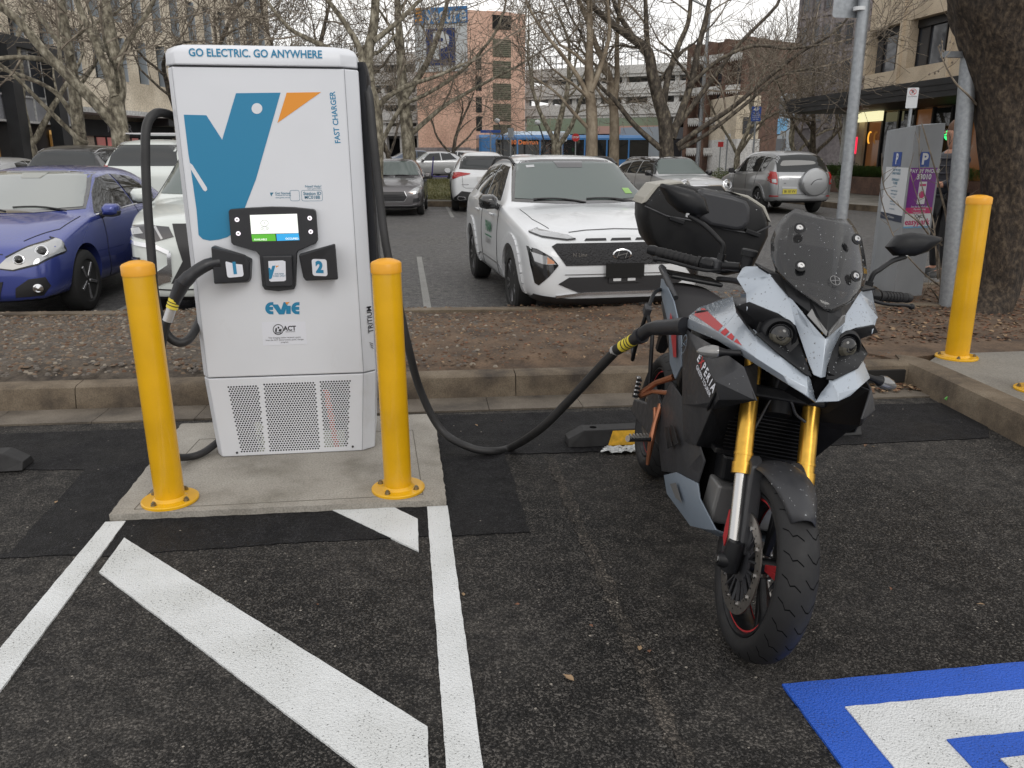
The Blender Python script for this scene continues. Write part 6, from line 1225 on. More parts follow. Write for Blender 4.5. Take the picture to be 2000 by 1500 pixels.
c.patch('rear_window', [[(-.70, 1.24), (-.60, 1.66), (.60, 1.66), (.70, 1.24)]], 'rear', 'glass_tint', .005); c.patch('tail_light', [[(.68, 1.24), (.90, 1.27), (.90, 1.05), (.84, .80), (.78, .80)]], 'rear', 'tail_red', .012, mirror=True); side_glass(c, [[(.85, 1.18), (.45, 1.60), (-.35, 1.64), (-.35, 1.2)], [(-.41, 1.2), (-.41, 1.64), (-1.15, 1.62), (-1.2, 1.21)], [(-1.3, 1.24), (-1.22, 1.60), (-1.45, 1.62), (-2.0, 1.36)]], 'glass_dark'); c.wheels(); c.rails(.4, -1.8, .60, 'rim_bright', .09); c.mirrors(.7, 1.14); obj('roof_bar', MB().tube([(-.1, -.62, 1.90), (-.1, .62, 1.90)], .02, 8).tube([(-1.2, -.60, 1.90), (-1.2, .60, 1.90)], .02, 8), 'rim_bright', c.t)
def simple(label, L, W, H, col, loc, az, rear=True, sedan=False, grp='cars in the far rows', z=0):
    c = Car('parked_car', label, L, W, H, L*.6, L*.2, .33, col, mkprof(L, W, H, L*.6, L*.2, zb=.22, zf=.8, zc=.98, zbelt=.94, xa=.9, xw=.2, xr=-1.0 if sedan else -L*.38, xg=-1.75 if sedan else -L*.455, zt=1.02 if sedan else 1.0, wr=.54), loc, az, grp)
    c.patch('windscreen', [[(-.7, 1.02), (-.55, H-.09), (.55, H-.09), (.7, 1.02)]], 'front', 'glass_screen', .005, cell=.09); c.patch('rear_window', [[(-.66, 1.06), (-.54, H-.10), (.54, H-.10), (.66, 1.06)]], 'rear', 'glass_tint', .005, cell=.09)
    side_glass(c, [[(.65, .98), (.2, H-.13), (-.35, H-.1), (-.38, .99)], [(-.44, .99), (-.41, H-.1), (-.95, H-.15), (-1.25, 1.04)]]); c.patch('tail_light', [[(.5, .92), (.8, .95), (.82, .80), (.5, .84)]], 'rear', 'tail_red', .012, mirror=True); c.patch('headlight', [[(.5, .66), (.8, .74), (.8, .62), (.5, .60)]], 'front', 'lamp_clear', .01, mirror=True); c.wheels('rim_bright'); c.mirrors(.62, .95)
    return c
simple('silver sedan side on beyond the grass island with a scooter at its rear wheel', 4.6, 1.78, 1.47, 'car_lightsilver', (1.75, 45.8, .36), 262, sedan=True)
simple('white hatchback roof with red lamp showing above the white crossovers', 4.3, 1.8, 1.60, 'car_white', (5.6, 36.5, .05), 20)
simple('car with pale roof and red tail lamp cut by the left picture edge', 4.4, 1.78, 1.50, 'car_lightsilver', (-9.35, 21.6, .05), 2)
simple('white hatchback just behind the silver sedan in the far row', 4.3, 1.78, 1.50, 'car_white', (3.3, 50.5, .4), 290)
simple('dark blue grey sedan in the far row behind the silver sedan', 4.6, 1.8, 1.46, 'car_bluegrey', (1.4, 54, .5), 80, sedan=True)
simple('white sedan in the far row left of the dark blue one', 4.6, 1.8, 1.46, 'car_white', (-2.8, 55, .45), 80, sedan=True)
simple('black wagon parked far back behind the taupe hatchback', 4.7, 1.85, 1.72, 'car_black', (-3.2, 40.5, .2), 85)
# ------------------------------------------------------------------ street furniture and small things near the camera
def fbx(fwd, lat): return Vector((fwd*sin(YAW)+lat*cos(YAW), fwd*cos(YAW)-lat*sin(YAW), 0))
def XP(x, y, Xv):
    r = ray(x, y); return Vector(_C+r*(Xv/r[0]))
pm('galvanised', (.30, .32, .34), .5, .6, noise=(30, .15)); pm('meter_grey', (.27, .285, .30), .5, noise=(4, .06)); pm('sign_white', (.62, .64, .66), .4); pm('sign_blue', (.015, .06, .28), .4); pm('sign_red', (.45, .02, .02), .4); pm('poster_purple', (.16, .012, .22), .35); pm('poster_pink', (.5, .02, .14), .35); pm('poster_lightblue', (.16, .38, .62), .4); pm('poster_navy', (.02, .03, .06), .4)
pm('stop_rubber', (.02, .02, .021), .7, noise=(20, .3), bump=(80, .2, .003)); pm('stop_yellow', (.75, .42, .03), .6, noise=(30, .25)); pm('paper', (.6, .62, .62), .7)
# wheel stops
def wheelstop(a, b, label):
    a, b = Vector(a), Vector(b); d = (b-a).normalized(); n = Vector((-d.y, d.x, 0)); L = (b-a).length
    t = thing('wheel_stop', label, 'wheel stop', (a+b)/2, atan2(d.y, d.x), 'rubber wheel stops'); h = L/2
    prof = [(-.075, .006), (-.05, .095), (.05, .095), (.075, .006)]
    obj('stop_body', MB().rings([[(x, y*s_, z if z < .01 else z*q) for y, z in prof] for x, s_, q in ((-h, .9, .5), (-h+.09, 1, 1), (h-.09, 1, 1), (h, .9, .5))]), 'stop_rubber', t, bevel=.004)
    for x0, x1 in ((-h+.22, -h+.60), (-h+.95, -h+1.25)):
        if x1 < h: obj('yellow_panel', MB().add([(x0, -.0765, .010), (x1, -.0765, .010), (x1-.02, -.0535, .088), (x0+.03, -.0535, .088)], [(0, 1, 2, 3)]), 'stop_yellow', t)
    obj('bolt_hole', MB().lathe([(.02, .0955), (.012, .0955), (.0, .09)], (-h+.15, 0, 0), n=12), 'void', t)
wa = G(1106, 868); wheelstop(wa, wa+Vector((1.72, -.02, 0)), 'black and yellow rubber wheel stop behind the motorcycle')
wb_ = G(56, 912); wheelstop(wb_+Vector((-1.65, .05, 0)), wb_, 'black rubber wheel stop end at the left picture edge')
# sheet of crumpled paper by the rear wheel
bm = bmesh.new(); rg = random.Random(3); A = [G(1174, 888), G(1184, 878), G(1250, 876), G(1252, 888)]; nx = 12; gv = []
for i in range(nx+1):
    for j in range(nx+1):
        u, v = i/nx, j/nx; p = A[0].lerp(A[3], u).lerp(A[1].lerp(A[2], u), v); gv.append(bm.verts.new((p.x+rg.uniform(-.008, .008), p.y+rg.uniform(-.006, .006), .008+rg.uniform(0, .02))))
for i in range(nx):
    for j in range(nx): k = i*(nx+1)+j; bm.faces.new((gv[k], gv[k+nx+1], gv[k+nx+2], gv[k+1]))
tag(obj('paper_sheet', bm, 'paper', smooth=20), 'crumpled white paper lying by the motorcycle rear wheel', 'paper')
# little scraps and leaves
leafm = [pm('leaf_brown', (.13, .07, .038), .8), pm('leaf_tan', (.28, .19, .11), .8), pm('leaf_red', (.17, .075, .04), .8), pm('stone_pale', (.25, .215, .17), .8), pm('stone_grey', (.115, .10, .085), .8), pm('stone_brown', (.15, .105, .07), .85), pm('bark_chip', (.11, .06, .035), .9)]
def leaf(mb, p, s_, rg, mi=0):
    a = rg.uniform(0, 2*pi); U = Vector((cos(a), sin(a), rg.uniform(-.3, .3))); V_ = Vector((-sin(a), cos(a), rg.uniform(-.3, .3))); q = [(-1, 0), (-.5, .45), (.1, .55), (.3, .25), (1, 0), (.3, -.3), (-.1, -.55), (-.6, -.4)]
    mb.add([p+U*x*s_+V_*y*s_+Z*(.2*s_*abs(y)*2) for x, y in q], [(0, 1, 2, 3), (0, 3, 4, 5), (0, 5, 6, 7)], mi)
def stone(mb, p, s_, rg, mi):
    a = rg.uniform(0, 6.28); k = rg.uniform(.5, .9); h = rg.uniform(.25, .6); n = 6
    up_ = [p+Vector((cos(a)*cos(t)*s_-sin(a)*sin(t)*s_*k, sin(a)*cos(t)*s_+cos(a)*sin(t)*s_*k, 0)) for t in [2*pi*i/n+rg.uniform(-.2, .2) for i in range(n)]]
    tp = [p+(q-p)*.6+Z*h*s_ for q in up_]; mb.add(up_+tp, [(i, (i+1) % n, n+(i+1) % n, n+i) for i in range(n)]+[tuple(range(n, 2*n))], mi)
rg = random.Random(11); mb = MB(); mb2 = MB()
for k in range(21000):
    t = rg.uniform(-2, LK); off = .17+(rg.random()**.8)*2.6
    g_ = 1 if t < 2.9+rg.gauss(0, .5) else 0
    p = along(t, off, .162+.03*sin(t*1.7+off)*sin(off*2.3)+.012)
    if p.y > 7.72-.06*(t-2): continue
    if g_: stone(mb, p-Z*.006, rg.choice([.008, .012, .015, .02, .024]), rg, rg.choice([3, 4, 4, 5, 5, 6, 4, 5]))
    elif rg.random() < .55: (leaf if rg.random() < .45 else stone)(mb2, p-Z*.002, rg.choice([.006, .009, .012, .018]), rg, rg.choice([0, 5, 2, 6, 6, 4, 5, 0, 6, 1]))
tag(obj('gravel', mb, leafm), kind='stuff'); 
for k in range(7000):
    p = Vector((rg.uniform(3.2, 8.8), rg.uniform(5.6, 8.2), .158)); leaf(mb2, p, rg.choice([.01, .015, .02, .028]), rg, rg.choice([0, 1, 2, 6, 6, 0]))
for k in range(130):
    p = Vector((rg.uniform(2.9, 3.5), 4.93+rg.uniform(-.1, .1), .02)); leaf(mb2, p, rg.uniform(.015, .03), rg, rg.choice([0, 1, 2]))
tag(obj('leaf_litter', mb2, leafm), kind='stuff')
mb = MB()
for x, y, s_ in ((1110, 1323, .018), (1268, 1272, .010), (1155, 1222, .009), (1298, 905, .016), (1395, 880, .012), (1250, 1265, .012), (1915, 1180, .012), (930, 830, .012), (980, 822, .01), (1010, 1180, .008), (905, 1160, .01), (1480, 1235, .012), (1690, 870, .015), (1705, 872, .012), (1740, 1150, .008), (620, 1180, .007), (110, 980, .01), (320, 870, .012)): leaf(mb, G(x, y, .008), s_*1.2, rg, rg.choice([0, 1, 1, 2]))
tag(obj('fallen_leaves', mb, leafm), kind='stuff')
# parking meter column
mz = .155; B_L, B_M, B_R = G(1702, 557, mz), G(1745, 580, mz), G(1800, 577, mz); vb = B_R-B_M; bk_ = Vector((-vb.y, vb.x, 0)).normalized()
T = thing('parking_meter', 'grey parking meter column with white and purple notices beside the thick tree', 'parking meter', B_M)
def mtop(x, y, B): return YP(x, y, B.y)
tl, tm, tr = mtop(1740, 253, B_L), mtop(1776, 250, B_M), mtop(1838, 242, B_R)
ht = ((tm.z+tr.z)/2)-mz; c_ = -B_M
L1 = B_L; back = B_L+vb.normalized()*vb.length*.9+bk_*.05
base = [B_M, B_R, B_R+bk_*.30, B_L+bk_*.05, B_L]; dx = Vector(((tm.x-B_M.x), 0, 0))*.0
top = [p+Z*(ht+dz) for p, dz in zip(base, (0, .03, .03, -.02, -.02))]
body = MB().rings([[p+c_ for p in base], [p+c_ for p in top]]); mt_ = obj('meter_case', body, 'meter_grey', T, bevel=.008)
U1 = (B_M-B_L).normalized(); N1 = Vector((U1.y, -U1.x, 0)); U2 = vb.normalized(); N2 = Vector((U2.y, -U2.x, 0)); w1_ = (B_M-B_L).length; w2_ = vb.length
def onf(nm, side, u0, u1, z0, z1, mat, off=.002, par=None):
    o_, U, N = (B_L, U1, N1) if side == 1 else (B_M, U2, N2); w_ = w1_ if side == 1 else w2_
    p = o_+c_+N*off; mb = MB(); mb.prism([(u0*w_, z0), (u1*w_, z0), (u1*w_, z1), (u0*w_, z1)], p, U, Z, N, .0015); return obj(nm, mb, mat, par or T)
def txf(nm, side, rows, mat, par=None, off=.0045):
    o_, U, N = (B_L, U1, N1) if side == 1 else (B_M, U2, N2); w_ = w1_ if side == 1 else w2_; mb = MB()
    for s_, u, z_, sz, bd in rows: textmb(s_, sz, mb, o_+c_+U*u*w_+Z*z_, U, Z, N, bold=bd, thick=off)
    return obj(nm, mb, mat, par or T)
H_ = ht
onf('parking_symbol', 1, .28, .62, H_*.77, H_*.855, 'sign_blue'); txf('symbol_letter', 1, [('P', .45, H_*.812, H_*.085, .04)], 'sign_white')
onf('parking_symbol', 2, .28, .62, H_*.77, H_*.855, 'sign_blue'); txf('symbol_letter', 2, [('P', .45, H_*.812, H_*.085, .04)], 'sign_white')
nt_ = onf('notice', 1, .04, .95, H_*.445, H_*.765, 'sign_white'); onf('notice_footer', 1, .04, .95, H_*.445, H_*.485, 'poster_navy', .0036, nt_)
txf('notice_words', 1, [('HAVE YOU TRIED', .5, H_*.748, .032, .02), ('GINGER PARKING?', .5, H_*.728, .032, .02), ('DOWNLOAD IT', .5, H_*.69, .034, .03), ('IT IS FREE', .5, H_*.67, .034, .03), ('ginger parking app', .5, H_*.652, .016, 0), ('a smarter way to park', .5, H_*.625, .025, .01), ('find it and pay for it', .5, H_*.605, .025, .01), ('in the app store', .5, H_*.587, .018, 0), ('contactless payment is', .5, H_*.56, .021, .01), ('available at this meter', .5, H_*.543, .021, .01), ('www.act.gov.au/parking', .5, H_*.515, .018, .01)], 'ink_teal', nt_)
txf('footer_words', 1, [('ACT Government', .5, H_*.465, .03, .01)], 'sign_white', nt_, .0065)
ps = onf('poster', 2, .02, .93, H_*.50, H_*.765, 'poster_purple'); onf('poster_band', 2, .02, .93, H_*.50, H_*.535, 'poster_pink', .0034, ps); onf('poster_foot', 2, .02, .93, H_*.425, H_*.50, 'sign_white', .002, ps); onf('poster_edge', 2, .02, .93, H_*.415, H_*.425, 'poster_lightblue', .002, ps)
txf('poster_words', 2, [('PAY BY PHONE', .5, H_*.745, .052, .02), ('33010', .5, H_*.712, .07, .035), ('See the EasyPark app', .5, H_*.54, .026, .01), ('Pay with a tap', .5, H_*.525, .026, .01), ('easypark.com.au', .5, H_*.508, .022, 0)], 'sign_white', ps, .0055)
ph = onf('phone_picture', 2, .37, .63, H_*.555, H_*.685, 'sign_white', .0036, ps); onf('phone_bar', 2, .40, .60, H_*.66, H_*.672, 'poster_pink', .0058, ph); 
mb = MB(); p = B_M+c_+U2*w2_*.5+Z*H_*.61; mb.prism([(.035*cos(R(a)), .035*sin(R(a))) for a in range(0, 360, 20)], p+N2*.006, U2, Z, N2, .001); obj('phone_button', mb, 'poster_pink', ph)
txf('sponsor_words', 2, [('ACT', .58, H_*.482, .04, .03)], 'ink_black', ps, .006); txf('brand_words', 2, [('easypark', .47, H_*.45, .085, .02)], 'poster_pink', ps, .006)
mb = MB(); 
for i in range(20):
    a, b = 2*pi*i/20, 2*pi*(i+1)/20; p = B_M+c_+U2*w2_*.42+Z*H_*.482+N2*.0065; mb.add([p+U2*cos(q)*r_+Z*sin(q)*r_ for r_, q in ((.022, a), (.022, b), (.017, b), (.017, a))], [(0, 1, 2, 3)])
obj('sponsor_crest', mb, 'ink_black', ps)
# no-parking sign on its post behind the meter
def signpost(label, foot, h_, w_, sh, mat='sign_white', pr=.025, faceaz=None, cat='sign', shape='rect', group=None, z0=None):
    foot = Vector(foot); d = Vector((-foot.x, -foot.y, 0)).normalized(); t = thing('street_sign', label, cat, foot, 0, group)
    if faceaz is not None: d = Vector((sin(R(faceaz)), cos(R(faceaz)), 0))
    U = Vector((-d.y, d.x, 0)); obj('post', MB().tube([(0, 0, 0), (0, 0, h_)], pr, 10), 'galvanised', t, smooth=50)
    mb = MB(); c = Z*(h_-sh/2)+d*(pr+.004)
    if shape == 'oct': mb.prism([(w_/2*1.08*cos(R(22.5+45*k)), w_/2*1.08*sin(R(22.5+45*k))) for k in range(8)], c, U, Z, d, .004)
    else: mb.prism(rrect(w_, sh, min(w_, sh)*.08), c, U, Z, d, .004)
    pl = obj('sign_plate', mb, mat, t); return t, pl, c+d*.0055, U, d
f_ = G(1776, 430, .15); f_ = Vector((8.3, 12.6, .1)); q = YP(1779, 212, 12.6); 
t, pl, c, U, d = signpost('white no parking sign on a thin post above the grey parking meter', (q.x, 12.6, .004), YP(1779, 172, 12.6).z, .165, YP(1779, 172, 12.6).z-YP(1779, 212, 12.6).z)
mb = MB(); cz = c+Z*.09
for i in range(24):
    a, b = 2*pi*i/24, 2*pi*(i+1)/24; mb.add([cz+U*cos(k)*r_+Z*sin(k)*r_ for r_, k in ((.05, a), (.05, b), (.042, b), (.042, a))], [(0, 1, 2, 3)])
mb.prism([(-.035, .03), (-.03, .036), (.036, -.03), (.03, -.036)], cz, U, Z, d, .002)
obj('prohibition_ring', mb, 'sign_red', pl); mb = textmb('P', .075, MB(), cz, U, Z, d, bold=.02, thick=.0015); textmb('NO PARKING', .022, mb, c+Z*.02, U, Z, d, thick=.0015); obj('sign_words', mb, 'ink_black', pl)
# tall galvanised pole with the back of a sign
b0 = YP(1640, 470, 7.2); b0.z = .15; tp_ = YP(1683, 0, 7.2); t = thing('sign_pole', 'tall galvanised steel pole carrying a sign plate above the windscreen', 'pole', b0)
obj('post', MB().tube([(0, 0, 0), (tp_.x-b0.x+.02, 0, 3.6)], .05, 18), 'galvanised', t, smooth=50)
s0 = YP(1638, 30, 7.15)-b0; s1 = YP(1708, 30, 7.15)-b0; mb = MB(); mb.prism(rrect(s1.x-s0.x, .5, .03, 4, (s0.x+s1.x)/2, s0.z+.25), (0, .06, 0), X, Z, Yv, .003); sp_ = obj('sign_plate', mb, 'galvanised', t)
obj('clamp', MB().tube([(tp_.x-b0.x-.01, .0, s0.z+.05), (tp_.x-b0.x-.01, 0, s0.z+.08)], .056, 16), 'sign_white', t, smooth=40)
# second galvanised pole at the tree
b0 = G(1850, 598, .155); tp_ = YP(1893, 120, b0.y); t = thing('steel_pole', 'stout galvanised pole standing against the thick tree trunk', 'pole', b0)
obj('post', MB().tube([(0, 0, 0), (tp_.x-b0.x, 0, tp_.z-.15), ((tp_.x-b0.x)*1.25, 0, 4.2)], .075, 20), 'galvanised', t, smooth=50); obj('bracket', MB().box((tp_.x-b0.x-.1, 0, tp_.z-.1), (.34, .05, .05)), 'galvanised', t)
# --- far signs and lamps
def farsign(label, x, y0, y1, Yd, w_, mat, gz=.3, words=None, **k):
    a = YP(x, y0, Yd); b = YP(x, y1, Yd); return signpost(label, (a.x, Yd, gz), a.z-gz, w_, a.z-b.z, mat, .035, **k)
t, pl, c, U, d = farsign('white square sign with a black bicycle in front of the blue bus', 1098, 258.5, 276, 42, .5, 'sign_white', .3)
mb = MB()
for s_ in (-1, 1):
    for i in range(16): a, b = 2*pi*i/16, 2*pi*(i+1)/16; o_ = c+U*s_*.11-Z*.04; mb.add([o_+U*cos(k)*r_+Z*sin(k)*r_+d*.003 for r_, k in ((.085, a), (.085, b), (.065, b), (.065, a))], [(0, 1, 2, 3)])
for a, b in (((-.11, -.04), (-.05, .06)), ((-.05, .06), (.08, .06)), ((.08, .06), (0, -.05)), ((-.11, -.04), (0, -.05)), ((.11, -.04), (.07, .11)), ((-.05, .06), (-.06, .09))): mb.bar(c+U*a[0]+Z*a[1]+d*.003, c+U*b[0]+Z*b[1]+d*.003, .016, .003)
obj('bicycle_symbol', mb, 'ink_black', pl)
t, pl, c, U, d = farsign('red octagonal stop sign in front of the blue bus', 1124.5, 261.5, 275.5, 46, .42, 'sign_red', .3, shape='oct'); obj('sign_words', textmb('STOP', .15, MB(), c, U, Z, d, bold=.02, thick=.002), 'sign_white', pl)
t, pl, c, U, d = farsign('blue parking time sign reading 4P above the silver four wheel drive', 1478, 208, 237, 30, .35, 'sign_blue', .1)
mb = textmb('4P', .20, MB(), c+Z*.15, U, Z, d, bold=.02, thick=.002); 
for s_, z_ in (('TICKET', .02), ('MON-FRI', -.05), ('8:30-5:30', -.12), ('METER', -.2)): textmb(s_, .065, mb, c+Z*z_, U, Z, d, thick=.002)
obj('sign_words', mb, 'sign_white', pl)
farsign('grey back of a small sign on a white post behind the white crossover', 997.5, 250, 268, 33, .24, 'galvanised', .2)
t, pl, c, U, d = farsign('blue street name board on a post left of the bus', 958, 254, 259.5, 44, 1.05, 'sign_blue', .3)
farsign('small pale sign on a post near the balcony building', 1422, 261, 272, 38, .25, 'sign_white', .1); farsign('pale sign on a post under the dark awning', 1530.5, 255.5, 266, 40, .3, 'sign_white', .1)
farsign('small red and white sign by the balcony building', 1408, 277, 287, 42, .28, 'sign_red', .1)
for lab, x, y, Yd in (('round headed street lamp beside the bicycle sign', 1050, 235, 48), ('thin dark lamp post in front of the bus roof', 971, 232, 52)):
    a = YP(x, y, Yd); t = thing('street_lamp', lab, 'street lamp', (a.x, Yd, .3), 0, 'street lamps near the bus'); obj('post', MB().tube([(.35, 0, 0), (.35, 0, a.z-1.3), (.1, 0, a.z-.6), (0, 0, a.z-.5)], [.06, .05, .04, .03], 8), 'trim_black', t, smooth=50); obj('lamp_head', MB().lathe([(0, -.16), (.15, -.1), (.18, 0), (.12, .1), (0, .14)], (0, 0, a.z-.4), n=16), 'sign_white', t, smooth=60)
a = YP(1372, 100, 34); t = thing('light_pole', 'tall pale light pole rising among the branches right of the dark tree', 'pole', (YP(1362, 300, 34).x, 34, .1)); obj('post', MB().tube([(0, 0, 0), (.15, 0, 7.2)], [.09, .06], 10), 'galvanised', t, smooth=50); obj('arm', MB().tube([(.15, 0, 7.2), (-.6, 0, 7.5)], .04, 8), 'galvanised', t)
# --- bus
pm('bus_blue', (.04, .16, .38), .3, coat=.6); pm('bus_roof', (.5, .6, .7), .4)
A = YP(933, 290, 60); t = thing('bus', 'bright blue city bus with dark windows passing behind the parked cars', 'bus', (A.x, 60, .3)); Lb = 14
body = MB().rings([[(x, -1.25*k, .35), (x, -1.25*k, 2.55+.0), (x, -1.12*k, 2.72), (x, 1.12*k, 2.72), (x, 1.25*k, 2.55), (x, 1.25*k, .35)] for x, k in ((0, .92), (.15, 1), (Lb, 1))]); obj('body', body, 'bus_blue', t, bevel=.03)
for i in range(8): obj('window', MB().box((1.9+i*1.62, -1.262, 1.72), (1.5, .02, 1.35)), 'glass_dark', t)
obj('windscreen', MB().box((.0, 0, 1.7), (.02, 2.1, 1.5)), 'glass_dark', t); obj('roof_pod', MB().rings([[(x, -.8, 2.70), (x, -.7, z), (x, .7, z), (x, .8, 2.70)] for x, z in ((1.9, 2.76), (2.3, 2.97), (6.2, 2.97), (6.6, 2.76))]), 'bus_roof', t, bevel=.03)
for x in (2.6, 8.6): obj('wheel', MB().lathe([(.48, -.12), (.48, .12), (.0, .12)], (x, -1.15, .48), 'Y', 20), 'tyre_rubber', t)
obj('destination_sign', textmb('10 Denman', .42, MB(), (3.2, -1.275, 2.2), X, Z, -Yv, bold=.02, thick=.003), pm('amber_led', (.02, .02, .02), .5, emit=((1, .25, .05), .45)), t)
# --- e-scooter leaning behind the silver sedan
b0 = YP(858, 330, 42.5); t = thing('electric_scooter', 'purple electric scooter standing by the silver sedan rear wheel', 'scooter', (b0.x, 42.6, .42)); pm('scooter_purple', (.06, .05, .2), .4)
obj('deck', MB().box((.05, 0, .14), (.75, .16, .06)), 'scooter_purple', t, bevel=.01); obj('stem', MB().tube([(-.38, 0, .16), (-.28, 0, 1.12)], .035, 8), 'scooter_purple', t); obj('handlebar', MB().tube([(-.28, -.25, 1.14), (-.28, .25, 1.14)], .022, 8), 'trim_black', t)
for x in (-.45, .5): obj('wheel', MB().lathe([(.11, -.03), (.11, .03)], (x, 0, .11), 'Y', 16), 'tyre_rubber', t)
# ------------------------------------------------------------------ trees
def bark(name, c1, c2, c3, sc_=9.0, bump=.6):
    m = bpy.data.materials.new(name); m.use_nodes = True; t = m.node_tree; b = t.nodes['Principled BSDF']; M[name] = m; L = t.links.new
    tc = addn(m, 'ShaderNodeTexCoord'); mp = addn(m, 'ShaderNodeMapping'); mp.inputs['Scale'].default_value = (1, 1, .55); L(tc.outputs['Object'], mp.inputs[0])
    n = addn(m, 'ShaderNodeTexNoise', Scale=sc_, Detail=5.0, Roughness=.6); L(mp.outputs[0], n.inputs['Vector']); cr = addn(m, 'ShaderNodeValToRGB'); e = cr.color_ramp.elements
    e[0].position = .36; e[0].color = (*c1, 1); e[1].position = .52; e[1].color = (*c2, 1); k = e.new(.66); k.color = (*c3, 1); L(n.outputs[0], cr.inputs[0]); L(cr.outputs[0], b.inputs['Base Color']); b.inputs['Roughness'].default_value = .85
    bp = addn(m, 'ShaderNodeBump', Strength=bump, Distance=.03); L(n.outputs[0], bp.inputs['Height']); L(bp.outputs[0], b.inputs['Normal']); return m
bark('bark_plane', (.06, .05, .037), (.19, .17, .125), (.36, .33, .26)); bark('bark_dark', (.03, .025, .019), (.085, .07, .055), (.19, .165, .12)); bark('bark_smooth', (.13, .10, .07), (.24, .195, .14), (.34, .29, .22), 4.0); bark('bark_twig', (.09, .072, .056), (.20, .168, .13), (.32, .275, .22))
bark('bark_rough', (.014, .010, .007), (.045, .032, .022), (.10, .075, .05), 26.0, 1.0)
def grow(rg, mbT, mbC, p, d, r, L, lvl, maxl, up=.15, spread=.75, wig=.16, nb=3, pods=None, twig=.006):
    """one limb with its side shoots; limbs thicker than 5 cm join the trunk mesh, the rest the crown"""
    n = max(3, int(L/.42)) if lvl < 3 else (4 if lvl < 5 else 3); pts = [Vector(p)]; rs = [r]; dirs = [Vector(d)]; dd = Vector(d).normalized(); re = max(twig, r*(.55 if lvl < 3 else .45))
    for i in range(n):
        dd = (dd+Vector((rg.gauss(0, wig), rg.gauss(0, wig), rg.gauss(0, wig)))+Z*up*(.4 if lvl < 2 else .25)).normalized()
        pts.append(pts[-1]+dd*L/n); rs.append(r+(re-r)*(i+1)/n); dirs.append(dd)
    tgt = mbT if r > .045 else mbC; tgt.tube(pts, rs, 10 if r > .12 else (7 if r > .05 else (4 if r > .012 else 3)), cap=False)
    if lvl >= maxl:
        if pods is not None and rg.random() < .25: pods.append(pts[-1]-Z*.12)
        return
    kids = nb+(1 if lvl > 1 else 0)
    for k in range(kids):
        f = (k+.6)/kids*.75+.25 if lvl else .45+.5*(k+.5)/kids
        i = min(n-1, int(f*n)); q = pts[i].lerp(pts[i+1], f*n-i if f*n-i < 1 else 1); ax = dirs[i].orthogonal().normalized(); ax = Matrix.Rotation(rg.uniform(0, 2*pi), 3, dirs[i])@ax
        nd = (dirs[i]*(1-spread*.5)+ax*spread*rg.uniform(.7, 1.1)+Z*.08).normalized(); rr = rs[i]*rg.uniform(.45, .68)
        grow(rg, mbT, mbC, q, nd, max(twig, rr), L*rg.uniform(.52, .80), lvl+1, maxl, up, spread, wig*1.1, nb, pods, twig)
    grow(rg, mbT, mbC, pts[-1], dirs[-1], max(twig, re*.95), L*rg.uniform(.6, .8), lvl+1, maxl, up, spread, wig, nb, pods, twig)
def tree(name, label, loc, limbs, mats=('bark_plane', 'bark_twig'), seed=1, maxl=5, group=None, nb=2, spread=.75, wig=.14, up=.15, trunk=None, twig=.006, pods=True):
    rg = random.Random(seed); t = thing(name, label, 'tree', loc, 0, group); T, C_, P_l = MB(), MB(), []
    if trunk: pts, rs = trunk; T.tube(spline(pts, 4), np.interp(np.linspace(0, 1, (len(pts)-1)*4+1), np.linspace(0, 1, len(rs)), rs).tolist(), 14, cap=True)
    for (p, d, r, L, l0) in limbs: grow(rg, T, C_, Vector(p), Vector(d), r, L, l0, maxl, up, spread, wig, nb, P_l if pods else None, twig)
    obj('trunk', T, mats[0], t, smooth=60); obj('crown', C_, mats[1], t, smooth=60)
    if pods and P_l:
        mb = MB()
        for q in P_l[:260]: mb.lathe([(0, -.02), (.016, 0), (0, .02)], q, n=5)
        o = obj('seed_pods', mb, 'bark_dark', t); o['kind'] = 'stuff'
    return t
def polyl(pts, r0, r1):  # explicit heavy limb: returns (mesh tube points, radii)
    s_ = spline(pts, 5); return s_, list(np.linspace(r0, r1, len(s_)))
